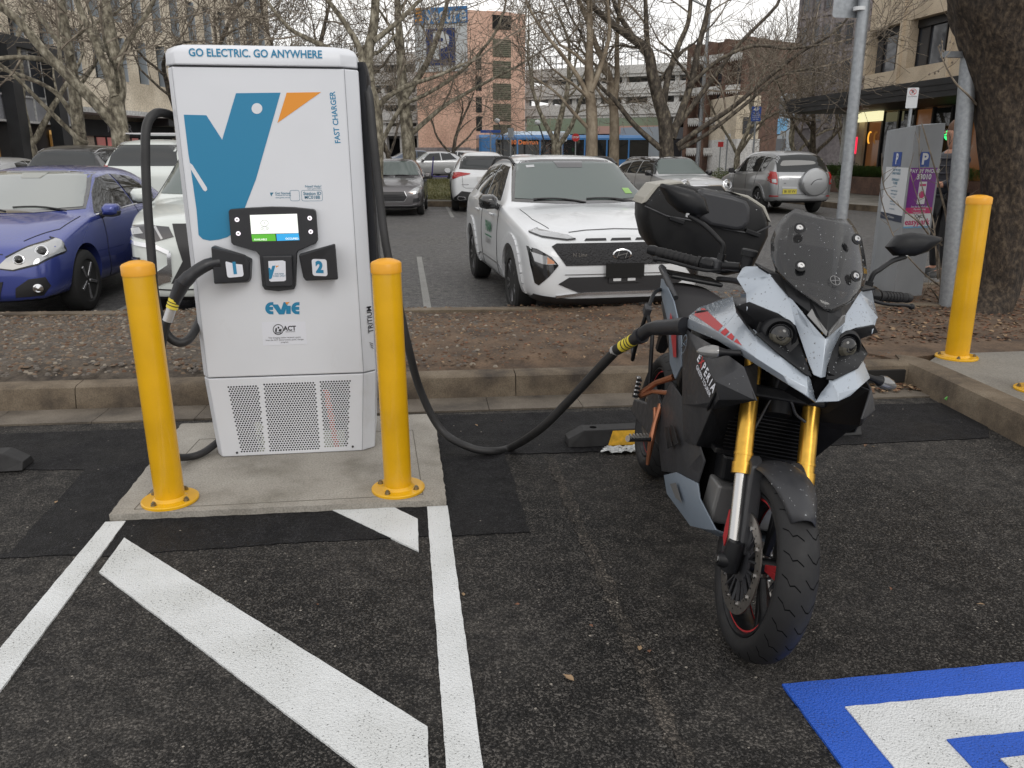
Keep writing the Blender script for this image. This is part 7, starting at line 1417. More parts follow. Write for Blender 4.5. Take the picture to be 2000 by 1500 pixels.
def bigtree(name, label, Yd, foot, base, paths, mats, seed, group, maxl=5, nb=2, twig=.007, gz=.1, r0=.3, wig=.16, spread=.8):
    """paths: heavy limbs as picture measurements at roughly one distance, each with its own depth drift"""
    F = YP(foot[0], 300, Yd); loc = Vector((F.x, Yd, gz)); rg = random.Random(seed); t = thing(name, label, 'tree', loc, 0, group); T, C_, P_l = MB(), MB(), []
    for pts, ra, rb, dr, dens in paths:
        W = [YP(x, y, Yd+dr*i)-loc for i, (x, y) in enumerate(pts)]
        if pts[0] == foot: W[0] = Vector((0, 0, 0)); 
        S_, rs = polyl(W, ra, rb); rs = [k*.86 for k in rs]; T.tube(S_, rs, 12, cap=True)
        n = len(S_); Ltot = sum((S_[i+1]-S_[i]).length for i in range(n-1))
        cnt = int(Ltot*dens*.66)
        for k in range(cnt):
            i = min(n-2, int((.22+.78*(k+.5)/cnt)*n)); d = (S_[i+1]-S_[i]).normalized(); ax = Matrix.Rotation(rg.uniform(0, 6.28), 3, d)@d.orthogonal().normalized(); nd = (d*.55+ax*rg.uniform(.6, 1)+Z*.15).normalized()
            grow(rg, T, C_, S_[i], nd, max(twig, min(rs[i]*.5, .055)), rg.uniform(1.0, 2.2), 2, maxl, .15, spread, wig, nb, P_l, twig)
        grow(rg, T, C_, S_[-1], (S_[-1]-S_[-3]).normalized(), rb*.95, rg.uniform(2, 3), 1, maxl, .15, spread, wig, nb, P_l, twig)
    obj('trunk', T, mats[0], t, smooth=60); obj('crown', C_, mats[1], t, smooth=60)
    if P_l:
        mb = MB()
        for q in P_l[::6][:220]: mb.lathe([(0, -.022), (.02, 0), (0, .022)], q, n=5)
        o = obj('seed_pods', mb, 'bark_dark', t); o['kind'] = 'stuff'
    return t
PL = ('bark_plane', 'bark_twig'); GRP = 'bare trees of the car park'
bigtree('plane_tree', 'bare plane tree with mottled trunk and wide limbs just left of the charger', 22, (237, 300), 0, [
    ([(237, 300), (233, 250), (228, 205), (232, 170), (226, 120), (215, 60), (205, 0), (200, -60)], .26, .12, .05, .8),
    ([(243, 265), (190, 205), (140, 155), (90, 105), (40, 45), (0, 12), (-40, -20)], .17, .08, -.15, .9),
    ([(226, 190), (205, 130), (185, 80), (170, 50), (150, 0), (140, -40)], .13, .07, .2, .8),
    ([(232, 125), (250, 80), (285, 30), (310, -20)], .09, .05, .1, 1.1), ([(140, 155), (95, 120), (30, 112), (-30, 118)], .09, .05, -.1, 1.1)], PL, 5, GRP, maxl=5)
bigtree('plane_tree', 'bare plane tree with a long pale low limb at the far left', 24.5, (160, 300), 0, [
    ([(160, 300), (152, 240), (146, 180), (138, 120), (128, 60), (120, 0), (118, -50)], .22, .10, .1, .8),
    ([(172, 280), (150, 268), (105, 225), (65, 185), (30, 150), (-20, 110)], .085, .05, -.1, .3),
    ([(160, 262), (135, 215), (105, 178), (50, 150), (0, 135)], .09, .05, .1, .7), ([(140, 110), (105, 70), (70, 20), (50, -20)], .09, .05, .1, .8)], PL, 6, GRP, maxl=5)
bigtree('plane_tree', 'bare plane tree with two straight pale stems right of the charger', 27, (803, 300), 0, [
    ([(803, 300), (795, 250), (788, 200), (785, 150), (782, 90), (778, 40), (775, -40)], .27, .10, .05, .9),
    ([(803, 262), (830, 238), (870, 205), (905, 185), (960, 155), (1010, 130)], .10, .04, .1, 1.3),
    ([(790, 190), (830, 130), (855, 70), (870, 20), (880, -40)], .13, .06, .15, .9), ([(740, 290), (765, 240), (790, 205), (840, 180), (900, 140), (960, 75), (985, 20)], .09, .045, -.05, 1.0)], PL, 8, GRP, maxl=5)
bigtree('plane_tree', 'bare plane tree leaning behind the black charging cable', 23, (728, 300), 0, [
    ([(728, 300), (735, 240), (722, 170), (718, 110), (730, 50), (735, -30)], .24, .12, .05, .8), ([(735, 235), (745, 200), (790, 170), (850, 150), (905, 125)], .10, .04, .1, 1.1),
    ([(722, 160), (700, 90), (670, 40), (640, 0)], .12, .06, .1, .9), ([(722, 130), (600, 75), (560, 50), (520, 0)], .09, .04, .2, 1.3), ([(730, 80), (780, 40), (830, -10)], .09, .05, .1, 1.0)], PL, 9, GRP, maxl=5)
bigtree('plane_tree', 'bare tree with smooth pale brown trunk behind the white crossover', 26, (1157, 300), 0, [
    ([(1157, 300), (1156, 240), (1153, 190), (1150, 130), (1152, 70), (1150, -30)], .24, .09, .05, .9), ([(1155, 210), (1135, 160), (1100, 110), (1060, 60), (1030, 10)], .10, .04, .1, 1.1), ([(1155, 180), (1180, 110), (1190, 60), (1185, -10)], .10, .05, .1, 1.0), ([(1158, 260), (1120, 220), (1085, 180), (1040, 150)], .08, .03, .1, 1.0)], ('bark_smooth', 'bark_twig'), 12, GRP, maxl=5)
bigtree('plane_tree', 'bare tree with forked mottled trunk between the pale trunk and the dark tree', 28, (1200, 305), 0, [
    ([(1200, 305), (1200, 250), (1197, 200), (1190, 150), (1165, 90), (1140, 20)], .22, .08, .05, .9), ([(1200, 205), (1205, 150), (1205, 80), (1210, 0)], .13, .06, .1, 1.0)], ('bark_smooth', 'bark_twig'), 13, GRP, maxl=5)
bigtree('plane_tree', 'large dark bare tree with many rising limbs behind the silver compact', 27, (1308, 300), 0, [
    ([(1308, 300), (1300, 250), (1288, 200), (1275, 150), (1265, 100), (1235, 75), (1200, 50), (1160, 15)], .30, .10, .0, .7), ([(1290, 290), (1240, 245), (1200, 195), (1170, 165), (1150, 120)], .12, .05, .15, .6),
    ([(1275, 140), (1265, 90), (1262, 40), (1260, -20)], .13, .07, .1, .8), ([(1265, 110), (1235, 70), (1205, 20), (1190, -30)], .12, .06, .15, .9), ([(1296, 205), (1305, 150), (1325, 90), (1345, 40), (1350, -30)], .13, .07, .1, .8),
    ([(1312, 270), (1330, 220), (1350, 160), (1365, 90), (1380, 30), (1390, -30)], .17, .07, .05, .8), ([(1320, 250), (1350, 210), (1395, 150), (1440, 90), (1500, 30)], .12, .06, .1, .9), ([(1322, 285), (1370, 250), (1430, 210), (1490, 160), (1560, 105), (1620, 70)], .11, .05, -.15, 1.0), ([(1325, 292), (1380, 262), (1460, 200), (1520, 150), (1600, 130)], .09, .04, -.3, .8), ([(1345, 170), (1400, 120), (1470, 90), (1540, 95), (1600, 88)], .08, .04, -.3, .9)], ('bark_dark', 'bark_twig'), 15, GRP, maxl=5)
for lab, x, Yd, s_, r_, m_ in (('small bushy dark bare tree before the salmon tower', 884, 50, 31, .16, 'bark_dark'), ('slim bare tree beside the white wall under the awning end', 1440, 34, 32, .14, 'bark_plane'), ('bare tree with pale twigs behind the four wheel drive roof', 1590, 38, 33, .2, 'bark_dark'), ('thin mottled tree under the awning corner', 1556, 40, 36, .16, 'bark_plane'),
        ('distant bare tree left of the salmon tower base', 760, 46, 35, .16, 'bark_dark'), ('low spreading bare tree before the grey tower', 1650, 42, 37, .13, 'bark_plane')):
    F = YP(x, 300, Yd); tree('plane_tree', lab, (F.x, Yd, .1), [((0, 0, 1.2), (0, 0, 1), r_*.85, 2.6, 0), ((0, 0, 1.5), (.6, .2, .9), r_*.5, 2.6, 1), ((0, 0, 1.5), (-.6, 0, .9), r_*.5, 2.6, 1)], (m_, 'bark_twig'), s_, 5, GRP, trunk=([(0, 0, 0), (.02, 0, .7), (0, 0, 1.4)], [r_*1.25, r_, r_*.9]), twig=.009)
# second row seen against sky and facades
for lab, x, Yd, s_ in (('bare tree filling the sky above the charger top', 620, 36, 41), ('tall bare tree in the gap right of the salmon tower', 1085, 40, 42), ('bare tree before the office facade at far left', 60, 33, 44), ('bare tree before the office facade behind the charger cable', 380, 34, 45)):
    F = YP(x, 300, Yd); tree('plane_tree', lab, (F.x, Yd, .1), [((0, 0, 2), (.1, 0, 1), .17, 3.6, 0), ((0, 0, 1.8), (.7, 0, 1), .13, 3.4, 0), ((0, 0, 1.9), (-.7, .1, 1), .13, 3.4, 0)], ('bark_dark' if s_ % 2 else 'bark_plane', 'bark_twig'), s_, 5, GRP, trunk=([(0, 0, 0), (.05, 0, 1), (0, 0, 2.1)], [.28, .23, .2]), twig=.010)
# thick street tree on the right
b0 = G(1940, 612, .155); loc = Vector((b0.x+.0, b0.y+.25, .15)); F = lambda x, y, dy=0: YP(x, y, loc.y+dy)-loc
t = thing('street_tree', 'thick rough barked tree trunk behind the yellow bollard at the right edge', 'tree', loc)
pts = [Vector((0, 0, -.05)), F(1945, 560), F(1958, 480), F(1966, 380), F(1970, 280), F(1974, 180), F(1970, 90), F(1962, 20), F(1950, -60), F(1940, -200)]
rs = [.30, .205, .195, .205, .25, .30, .38, .44, .42, .35]; rg = random.Random(3); S_ = spline(pts, 8); rr = np.interp(np.linspace(0, 1, len(S_)), np.linspace(0, 1, len(rs)), rs)
mb = MB(); n = 56; rows = []
for i, p in enumerate(S_):
    row = []
    for j in range(n):
        a = 2*pi*j/n; fl = max(0, 1-i/7)*.32*max(0, sin(a*3+1))**2; k = rr[i]*(1+.03*sin(a*5+i*.4)+.02*sin(a*11-i*.7)+fl); row.append(Vector((p.x+k*cos(a), p.y+k*sin(a), p.z-(.04*fl*3 if i == 0 else 0))))
    rows.append(row)
mb.rings(rows); mb.tube(spline([F(1960, 100), F(1990, 40, .1), F(2040, -30, .2), F(2100, -150, .2)], 4), [.26]*4+[.24]*9, 16)
obj('trunk', mb, 'bark_rough', t, smooth=60)
lm = MB(); cm = MB(); grow(rg, lm, cm, F(1900, -60), Vector((-.8, .3, .7)), .12, 2.2, 1, 5, nb=3, twig=.006); grow(rg, lm, cm, F(1960, -180), Vector((.2, .1, 1)), .2, 2.4, 1, 5, nb=3, twig=.006); obj('limb', lm, 'bark_rough', t, smooth=60); obj('crown', cm, 'bark_twig', t)
# bare sapling between meter and pole
b0 = G(1836, 590, .155); t = thing('sapling', 'leafless twiggy sapling growing between the parking meter and the steel pole', 'sapling', b0); rg = random.Random(21); mb = MB(); F = lambda x, y, dy=0: YP(x, y, b0.y+dy)-b0
for P_c, r_ in (([(1836, 592), (1842, 520), (1850, 440), (1838, 380), (1826, 330), (1800, 240)], .016), ([(1838, 560), (1830, 490), (1800, 440), (1765, 410), (1728, 370), (1722, 300)], .011), ([(1842, 520), (1862, 460), (1880, 400), (1892, 345), (1890, 280)], .010), ([(1840, 480), (1812, 440), (1790, 380), (1776, 330)], .008), ([(1838, 560), (1800, 530), (1750, 470), (1724, 400), (1718, 360)], .009), ([(1850, 440), (1872, 420), (1900, 400)], .006), ([(1836, 590), (1812, 560), (1796, 600)], .009), ([(1845, 500), (1880, 470), (1896, 440)], .006), ([(1832, 545), (1826, 460), (1820, 420), (1798, 350), (1795, 245)], .009), ([(1850, 460), (1856, 400), (1848, 330), (1858, 260)], .007)):
    S_ = spline([F(x, y, rg.uniform(-.12, .12) if i else 0) for i, (x, y) in enumerate(P_c)], 5); mb.tube(S_, list(np.linspace(r_, r_*.35, len(S_))), 6)
    for k in range(len(S_)//3):
        i = rg.randrange(4, len(S_)); mb.tube([S_[i], S_[i]+Vector((rg.uniform(-.12, .12), rg.uniform(-.1, .1), rg.uniform(.02, .16)))], [.0035, .0015], 4)
obj('stems', mb, 'bark_twig', t, smooth=60)
# low branch from the thick tree crossing in front of the facade
t = thing('twig_branch', 'thin budding branch reaching left from the thick tree in front of the facade', 'branch', YP(1915, 215, 6.9)); F = lambda x, y, dy=0: YP(x, y, 6.9+dy)-t.location; mb = MB(); mb.tube(spline([F(1922, 222, .3), F(1895, 190), F(1865, 160), (F(1842, 118)), F(1832, 90)], 5), list(np.linspace(.013, .004, 21)), 6)
for a, b in (((1842, 118), (1862, 85)), ((1843, 130), (1815, 145)), ((1848, 135), (1875, 112)), ((1838, 108), (1838, 75))): mb.tube([F(*a), F((a[0]+b[0])/2+3, (a[1]+b[1])/2), F(*b)], [.005, .004, .002], 5)
for x, y in ((1862, 85), (1856, 82), (1815, 145), (1826, 143), (1833, 139), (1860, 122), (1835, 90), (1843, 100), (1840, 82)): mb.lathe([(0, -.014), (.011, 0), (0, .016)], F(x, y), n=6)
obj('twigs', mb, 'bark_twig', t)
# ------------------------------------------------------------------ buildings
concrete('stone_beige', (.58, .51, .40), (.70, .63, .51), (.44, .38, .29), sc_=.5, grain=14); concrete('render_salmon', (.66, .43, .33), (.76, .51, .40), (.54, .34, .26), sc_=.35, grain=8); concrete('concrete_pale', (.56, .56, .55), (.68, .68, .67), (.42, .42, .41), sc_=.4, grain=8); concrete('concrete_tower', (.22, .20, .205), (.30, .275, .28), (.15, .14, .145), sc_=.5, grain=5)
concrete('sandstone', (.60, .50, .37), (.70, .60, .46), (.46, .38, .28), sc_=.8, grain=40); concrete('brick_brown', (.13, .075, .055), (.18, .11, .08), (.08, .05, .04), sc_=2, grain=20); pm('cladding_grey', (.32, .325, .35), .45, noise=(1.5, .12)); pm('awning_black', (.018, .019, .021), .55, noise=(2, .3)); pm('shop_dark', (.015, .014, .015), .5); pm('louvre', (.16, .16, .11), .6); pm('deck_dark', (.02, .02, .02), .9); pm('green_fascia', (.19, .23, .16), .6); pm('pink_fascia', (.42, .25, .20), .6)
pm('window_grey', (.05, .055, .065), .08, spec=.8); pm('reveal_blue', (.30, .34, .38), .6); pm('lit_warm', (.3, .2, .1), .5, emit=((1, .58, .2), .35)); pm('lit_sign', (.5, .48, .3), .5, emit=((1, .93, .55), .85)); pm('neon_red', (.4, .02, .05), .5, emit=((1, .03, .08), 1.1)); pm('neon_white', (.5, .5, .5), .5, emit=((1, .85, .9), 1.0)); pm('neon_orange', (.4, .2, .05), .5, emit=((1, .45, .05), 1.0)); pm('neon_green', (.02, .3, .08), .5, emit=((.05, 1, .25), 1.2)); pm('billboard_blue', (.03, .16, .38), .5); pm('billboard_navy', (.012, .03, .12), .5); pm('billboard_white', (.5, .53, .55), .5); pm('amber_sign', (.65, .28, .03), .5); pm('interior_red', (.09, .02, .02), .6); pm('interior_tan', (.22, .14, .06), .6, emit=((.8, .4, .1), .12))
class Wall:
    """a facade plane from A to B; u metres along it, v metres up, d metres out of it"""
    def __init__(s, t, A, B): s.t = t; s.A = Vector(A)-t.location; s.A.z = 0; B = Vector(B)-t.location; B.z = 0; s.L = (B-s.A).length; s.U = (B-s.A).normalized(); s.N = Vector((s.U.y, -s.U.x, 0)); s.rz = atan2(s.U.y, s.U.x)
    def bx(s, mb, u0, u1, v0, v1, d0, d1, mi=0): c = s.A+s.U*(u0+u1)/2+s.N*(d0+d1)/2+Z*(v0+v1)/2; mb.box(c, (u1-u0, abs(d1-d0), v1-v0), rz=s.rz, mi=mi); return mb
    def part(s, name, u0, u1, v0, v1, d0, d1, mat, parent=None, **k): return obj(name, s.bx(MB(), u0, u1, v0, v1, d0, d1), mat, parent or s.t, **k)
    def pt(s, u, v, d): return s.A+s.U*u+Z*v+s.N*d
def bld(name, label, loc):
    loc = Vector((loc[0], loc[1], 0)); return thing(name, label, 'building', loc)
# left office block
A, B = YP(-70, 300, 37), YP(545, 300, 64); A.z = B.z = 0
t = bld('office_building', 'beige office block with rows of tall narrow windows behind the left trees', A); W = Wall(t, A, B)
HO = 24; nb = int(W.L/1.75); mb = MB(); wins = []
fl0 = 4.6; fh = 3.3; ww = .72; wh = 2.15; pitch = W.L/nb
rows_ = []
z = fl0; mb2 = MB()
# solid bands between floors and piers between windows leave real openings
k = 0
while z+fh < HO:
    W.bx(mb, 0, W.L, z, z+.75, -.5, 0); 
    for i in range(nb): W.bx(mb, i*pitch+ww, (i+1)*pitch, z+.75, z+.75+wh, -.5, -.0); 
    rows_.append(z+.75); z += .75+wh
W.bx(mb, 0, W.L, z, HO, -.5, 0); W.bx(mb, 0, W.L, fl0-.9, fl0, -.5, -.0)
mb.rings([[W.pt(0, 0, -.5), W.pt(W.L, 0, -.5), W.pt(W.L, 0, -14), W.pt(0, 0, -14)], [W.pt(0, HO, -.5), W.pt(W.L, HO, -.5), W.pt(W.L, HO, -14), W.pt(0, HO, -14)]])
obj('wall', mb, 'stone_beige', t)
cnt = 0
for zr in rows_:
    for i in range(nb):
        if cnt >= 98: break
        o = W.part('window', i*pitch, i*pitch+ww, zr, zr+wh, -.46, -.42, 'window_grey'); cnt += 1
        W.part('reveal', i*pitch+ww-.03, i*pitch+ww+.02, zr, zr+wh, -.4, .06, 'reveal_blue', o)
mb = MB()
for zr in rows_[:]:
    for i in range(nb):
        if cnt > 0 and (rows_.index(zr)*nb+i) >= 98: W.bx(mb, i*pitch, i*pitch+ww, zr, zr+wh, -.46, -.42)
if mb.v: o = obj('upper_windows', mb, 'window_grey', t); o['kind'] = 'stuff'
# podium: projecting glass band on dark columns at the left, shopfronts to the right
uS = 12.5
W.part('podium_canopy', -1, W.L*.985, 3.55, 3.78, 0, 1.5, 'concrete_pale'); W.part('podium_soffit', uS, W.L*.98, 3.15, 3.55, 0, 1.4, 'awning_black')
t2 = bld('podium_building', 'grey glazed upper storey on black columns projecting at the far left', A); V = Wall(t2, YP(-60, 300, 30), YP(168, 300, 38))
V.part('wall', 0, V.L, 2.75, 5.4, -6, 0, 'cladding_grey'); V.part('roof_edge', -.1, V.L+.1, 5.4, 5.75, -6, .15, 'awning_black')
npn = 9
for i in range(npn):
    u0 = i*V.L/npn; w_ = V.part('window', u0+.05, u0+V.L/npn-.05, 3.75, 5.3, 0, .03, 'window_grey' if i % 3 else 'cladding_grey'); V.part('mullion', u0-.03, u0+.03, 2.78, 5.38, .0, .05, 'concrete_pale')
V.part('band', 0, V.L, 3.66, 3.72, .03, .06, 'concrete_pale'); V.part('band', 0, V.L, 2.75, 2.83, .03, .07, 'concrete_pale')
for u0 in (V.L*.33, V.L*.70): V.part('column', u0-.3, u0+.3, 0, 5.4, .06, .5, 'awning_black')
V.part('shopfront', 0, V.L, 0, 2.75, -3, -.4, 'shop_dark')
for u0, u1 in ((V.L*.25, V.L*.33-.35), (V.L*.70+.35, V.L*.70+1.4)): o = V.part('lit_doorway', u0, u1, .1, 2.4, -.38, -.3, 'interior_tan'); V.part('lamp_glow', u0+.05, u1-.1, 2.4, 2.56, -.38, -.28, 'lit_warm', o)
t3 = bld('shop_row', 'dark fascia shops with pink window and red neon under the office block', YP(160, 300, 46)); V = Wall(t3, YP(150, 300, 44), YP(345, 300, 51))
V.part('wall', 0, V.L, 0, 3.3, -2, -.2, 'shop_dark'); V.part('fascia', 0, V.L, 2.55, 3.35, -.2, 0, 'awning_black'); V.part('shop_window', V.L*.22, V.L*.62, .2, 2.5, -.2, -.15, pm('shop_pink', (.35, .16, .15), .4, emit=((1, .35, .3), .12))); V.part('shop_window', V.L*.70, V.L*.98, .6, 2.2, -.2, -.15, pm('shop_cream', (.45, .42, .32), .4, emit=((1, .9, .6), .25)))
for u in (.3, .42, .54): V.part('window_frame', V.L*u-.04, V.L*u+.04, .2, 2.5, -.15, -.1, 'shop_dark')
obj('fascia_lettering', textmb('MOOR', .62, MB(), V.pt(V.L*.42, 2.95, .02), V.U, Z, V.N, bold=.01), 'cladding_grey', t3); obj('neon_lettering', textmb('nina', 1.15, MB(), V.pt(V.L*.46, 1.9, .1), V.U, Z, V.N, bold=.03), 'neon_white', t3); obj('neon_stroke', MB().bar(V.pt(V.L*.26, 1.5, .1), V.pt(V.L*.36, 2.05, .1), .16), 'neon_red', t3)
# salmon car park tower with billboard
Yt = 72; A, Cn, B = YP(818, 300, 74), YP(917, 300, Yt), YP(1025, 300, 73.5)
t = bld('car_park_tower', 'salmon rendered tower with blue and white parking billboard and louvred slots', Cn)
ztop = YP(870, 17, 73).z; V = Wall(t, A, Cn); V.part('wall', 0, V.L, 2.2, ztop-.2, -6, 0, 'render_salmon'); V.part('base_wall', -.3, V.L+.1, 0, 2.3, -6, .05, 'concrete_tower')
zz = lambda y, Yd=73: YP(870, y, Yd).z
bb = V.part('billboard', .0, V.L*.99, zz(140), zz(47), .0, .12, 'billboard_white'); V.part('billboard_header', .0, V.L, zz(47), zz(15), .0, .2, 'billboard_blue', bb)
V.part('parking_square', V.L*.22, V.L*.77, zz(128), zz(56), .12, .16, 'billboard_navy', bb); obj('parking_letter', textmb('P', (zz(56)-zz(128))*1.0, MB(), V.pt(V.L*.49, (zz(128)+zz(56))/2, .17), V.U, Z, V.N, bold=.045), 'billboard_white', bb)
obj('header_lettering', textmb('Secure', 1.75, MB(), V.pt(V.L*.60, (zz(47)+zz(15))/2, .21), V.U, Z, V.N, bold=.02, sx=.78), 'billboard_white', bb)
mb = MB()
for k in range(4): mb.prism([(-.35+.05*k, k*.28), (.4-.02*k, k*.28+.05), (.3, k*.28+.24), (-.25, k*.28+.2)], V.pt(V.L*.09, zz(44)+.12, .21), V.U, Z, V.N, .01)
obj('header_emblem', mb, 'amber_sign', bb)
V = Wall(t, Cn+Vector((.02, 0, 0)), B); V.part('wall', 0, V.L, 2.2, zz(22), -6, 0, 'render_salmon'); V.part('base_wall', 0, V.L, 0, 2.2, -6, .05, 'concrete_tower'); V.part('roof_box', V.L*.45, V.L*.9, zz(22), zz(14), -5, -1.5, 'render_salmon')
for y0, y1 in ((28, 56), (75, 110), (118, 152), (162, 194), (202, 236), (243, 262)):
    o = V.part('louvre_window', V.L*.42, V.L*.74, zz(y1), zz(y0), .0, .06, 'louvre' if y0 != 28 else 'deck_dark'); mb = MB()
    for k in range(9): V.bx(mb, V.L*.42, V.L*.74, zz(y1)+(zz(y0)-zz(y1))*(k+.4)/9, zz(y1)+(zz(y0)-zz(y1))*(k+.55)/9, .06, .10)
    obj('louvre_bars', mb, 'deck_dark', o)
for y0, y1 in ((108, 137), (150, 178), (190, 220), (228, 256)): V.part('slot_window', V.L*.12, V.L*.22, zz(y1), zz(y0), 0, .05, 'deck_dark')
# open deck car park either side of the tower
def decks(label, A, B, levels, mat='concrete_pale', bays=8, depth=14):
    t = bld('deck_car_park', label, A); V = Wall(t, A, B); top_ = levels[-1][1]
    for z0, z1 in levels: V.part('parapet', 0, V.L, z0, z1, -.3, 0, mat); V.part('deck_slab', 0, V.L, z0-.25, z0, -depth, -.1, mat)
    mb = MB()
    V.part('back_wall', 0, V.L, 0, levels[-1][0], -depth-.2, -depth, 'deck_dark')
    for i in range(bays+1): V.part('column', i*V.L/bays-.2, i*V.L/bays+.2, 0, levels[-1][0], -.9, -.35, mat)
    for z0, z1 in levels[-1:]:
        mb = MB()
        for i in range(bays*4): V.bx(mb, i*V.L/bays/4, i*V.L/bays/4+.06, z1, z1+1.0, -.2, -.14)
        V.bx(mb, 0, V.L, z1+1.0, z1+1.08, -.2, -.14); obj('roof_railing', mb, 'galvanised', t)
    return t, V
zq = lambda y, Yd, x=1100: YP(x, y, Yd).z
A, B = YP(1026, 300, 76), YP(1420, 300, 66)
t, V = decks('pale open deck car park right of the salmon tower', A, B, [(zq(226, 74), zq(205, 74)), (zq(187, 74), zq(166, 74)), (zq(149, 74), zq(133, 74))])
A, B = YP(560, 300, 86), YP(816, 300, 80); decks('open deck car park between the charger and the salmon tower', A, B, [(zq(262, 83), zq(250, 83)), (zq(238, 83), zq(222, 83)), (zq(205, 83), zq(188, 83)), (zq(168, 83), zq(150, 83)), (zq(130, 83), zq(115, 83))])
# shops under green and pink canopies
t = bld('canopy_shops', 'low shops with green roof and pink fascia right of the bus', YP(1030, 300, 64)); V = Wall(t, YP(1030, 300, 64), YP(1292, 300, 60)); g1 = lambda y: YP(1200, y, 62).z
V.part('wall', 0, V.L, 0, g1(262), -5, -.3, 'shop_dark'); V.part('green_roof', 0, V.L, g1(247), g1(231), -5, .2, 'green_fascia'); V.part('fascia', V.L*.45, V.L, g1(262), g1(247), -5, .35, 'pink_fascia'); V.part('fascia', 0, V.L*.45, g1(262), g1(247), -5, .3, 'green_fascia'); obj('fascia_lettering', textmb('Hello', .5, MB(), V.pt(V.L*.82, g1(254), .36), V.U, Z, V.N), 'sign_red', t)
for i in range(6): V.part('shop_window', V.L*(.45+.09*i), V.L*(.52+.09*i), .4, 2.2, -.3, -.25, 'window_grey')
V.part('kerb_planter', V.L*.5, V.L, 0, .9, .8, 1.2, 'brick_brown')
t = bld('blue_panel_building', 'narrow pale blue panelled building end beside the dark tree', YP(1290, 300, 58)); V = Wall(t, YP(1286, 300, 58), YP(1340, 300, 60)); V.part('wall', 0, V.L, 0, 3.6, -6, 0, 'reveal_blue'); V.part('window', V.L*.3, V.L*.8, .5, 2.8, 0, .04, 'window_grey')
# brown brick building with white lace balconies
t = bld('balcony_building', 'brown brick terrace with white lacework balconies and arches', YP(1335, 300, 55)); V = Wall(t, YP(1335, 300, 56), YP(1440, 300, 52)); V.part('wall', 0, V.L, 0, 8.8, -6, -.9, 'brick_brown')
for i in range(4): V.part('pier', i*V.L/3-.15, i*V.L/3+.15, 0, 8.8, -.9, 0, 'brick_brown')
for zf in (0, 1.95, 3.9, 5.85):
    for i in range(3):
        u0, u1 = i*V.L/3+.16, (i+1)*V.L/3-.16; o = V.part('balcony_rail', u0, u1, zf+1.75, zf+2.1, -.12, -.05, 'concrete_pale'); mb = MB()
        for k in range(7): a = u0+(u1-u0)*k/7; mb.prism([(0, 0), ((u1-u0)/7, 0), ((u1-u0)/14, -.2)], V.pt(a, zf+1.75, -.1), V.U, Z, V.N, .03)
        obj('lace_frieze', mb, 'concrete_pale', o); V.part('window', u0+.2, u1-.2, zf+.2, zf+1.6, -.9, -.86, 'window_grey')
t = bld('white_box_building', 'white low building behind the slim tree left of the time sign', YP(1440, 300, 50)); V = Wall(t, YP(1437, 300, 50), YP(1482, 300, 50)); V.part('wall', 0, V.L, 0, 2.6, -5, 0, 'concrete_pale'); V.part('upper_wall', 0, V.L, 2.6, 5.2, -5, -.3, 'stone_beige'); V.part('window', V.L*.3, V.L*.8, 2.9, 3.9, -.3, -.25, 'window_grey')
t = bld('glass_office', 'glass fronted office strip behind the blue time sign', YP(1482, 300, 54)); V = Wall(t, YP(1482, 300, 54), YP(1545, 300, 54)); V.part('wall', 0, V.L, 0, 5.6, -5, 0, 'reveal_blue')
for k in range(4): V.part('window', .2, V.L*.8, .4+k*1.3, 1.4+k*1.3, 0, .04, 'window_grey' if k % 2 else 'poster_lightblue')
t = bld('far_block', 'grey stepped office block far behind the dark tree limbs', YP(1335, 300, 95)); V = Wall(t, YP(1325, 300, 95), YP(1545, 300, 95)); V.part('wall', 0, V.L, 0, 11.5, -8, 0, 'concrete_tower')
for k in range(4):
    for i in range(8): V.part('window', V.L*(i+.15)/8, V.L*(i+.85)/8, 2+k*2.4, 3.2+k*2.4, 0, .05, 'window_grey')
# grey tower
t = bld('concrete_tower', 'tall dark concrete tower rising behind the awning', YP(1535, 300, 60)); V = Wall(t, YP(1538, 300, 62), YP(1690, 300, 56)); V.part('wall', 0, V.L, 0, 26, -8, 0, 'concrete_tower')
for k in range(8): V.part('floor_band', 0, V.L, 3.6+k*2.6, 3.8+k*2.6, 0, .12, 'concrete_tower')
for i in range(7): V.part('pilaster', V.L*i/7, V.L*i/7+.22, 3.4, 26, 0, .18, 'concrete_tower')
for k in range(7):
    for i in range(7): V.part('window', V.L*i/7+.35, V.L*(i+1)/7-.1, 4.1+k*2.6, 5.6+k*2.6, 0, .05, 'window_grey')
# sandstone building on the right with awning, windows and shops
XF = 19.0; A = Vector((XF, XP(1672, 300, XF).y, 0)); B = Vector((XF, 12.0, 0))
t = bld('sandstone_building', 'sandstone office with recessed windows above the long black awning', A); V = Wall(t, A, B)
uu = lambda x: A.y-XP(x, 100, XF).y
zx_ = lambda x, y: XP(x, y, XF).z
wl = [(uu(1690), uu(1752)), (uu(1772), uu(1848)), (uu(1868), uu(1990))]
z0w = zx_(1720, 142); z1w = zx_(1720, 55); zc_ = zx_(1700, 178); HT = 13
mb = MB(); zs_ = [(z0w, z1w), (z0w+3.7, z1w+3.7)]; prev = zc_-.3
for (a, b) in zs_:
    V.bx(mb, 0, V.L, prev, a, -.5, 0); pu = 0
    for (u0, u1) in wl: V.bx(mb, pu, u0, a, b, -.5, 0); pu = u1
    V.bx(mb, pu, V.L, a, b, -.5, 0); prev = b
V.bx(mb, 0, V.L, prev, HT, -.5, 0); V.bx(mb, 0, .4, 0, zc_-.3, -.5, 0)
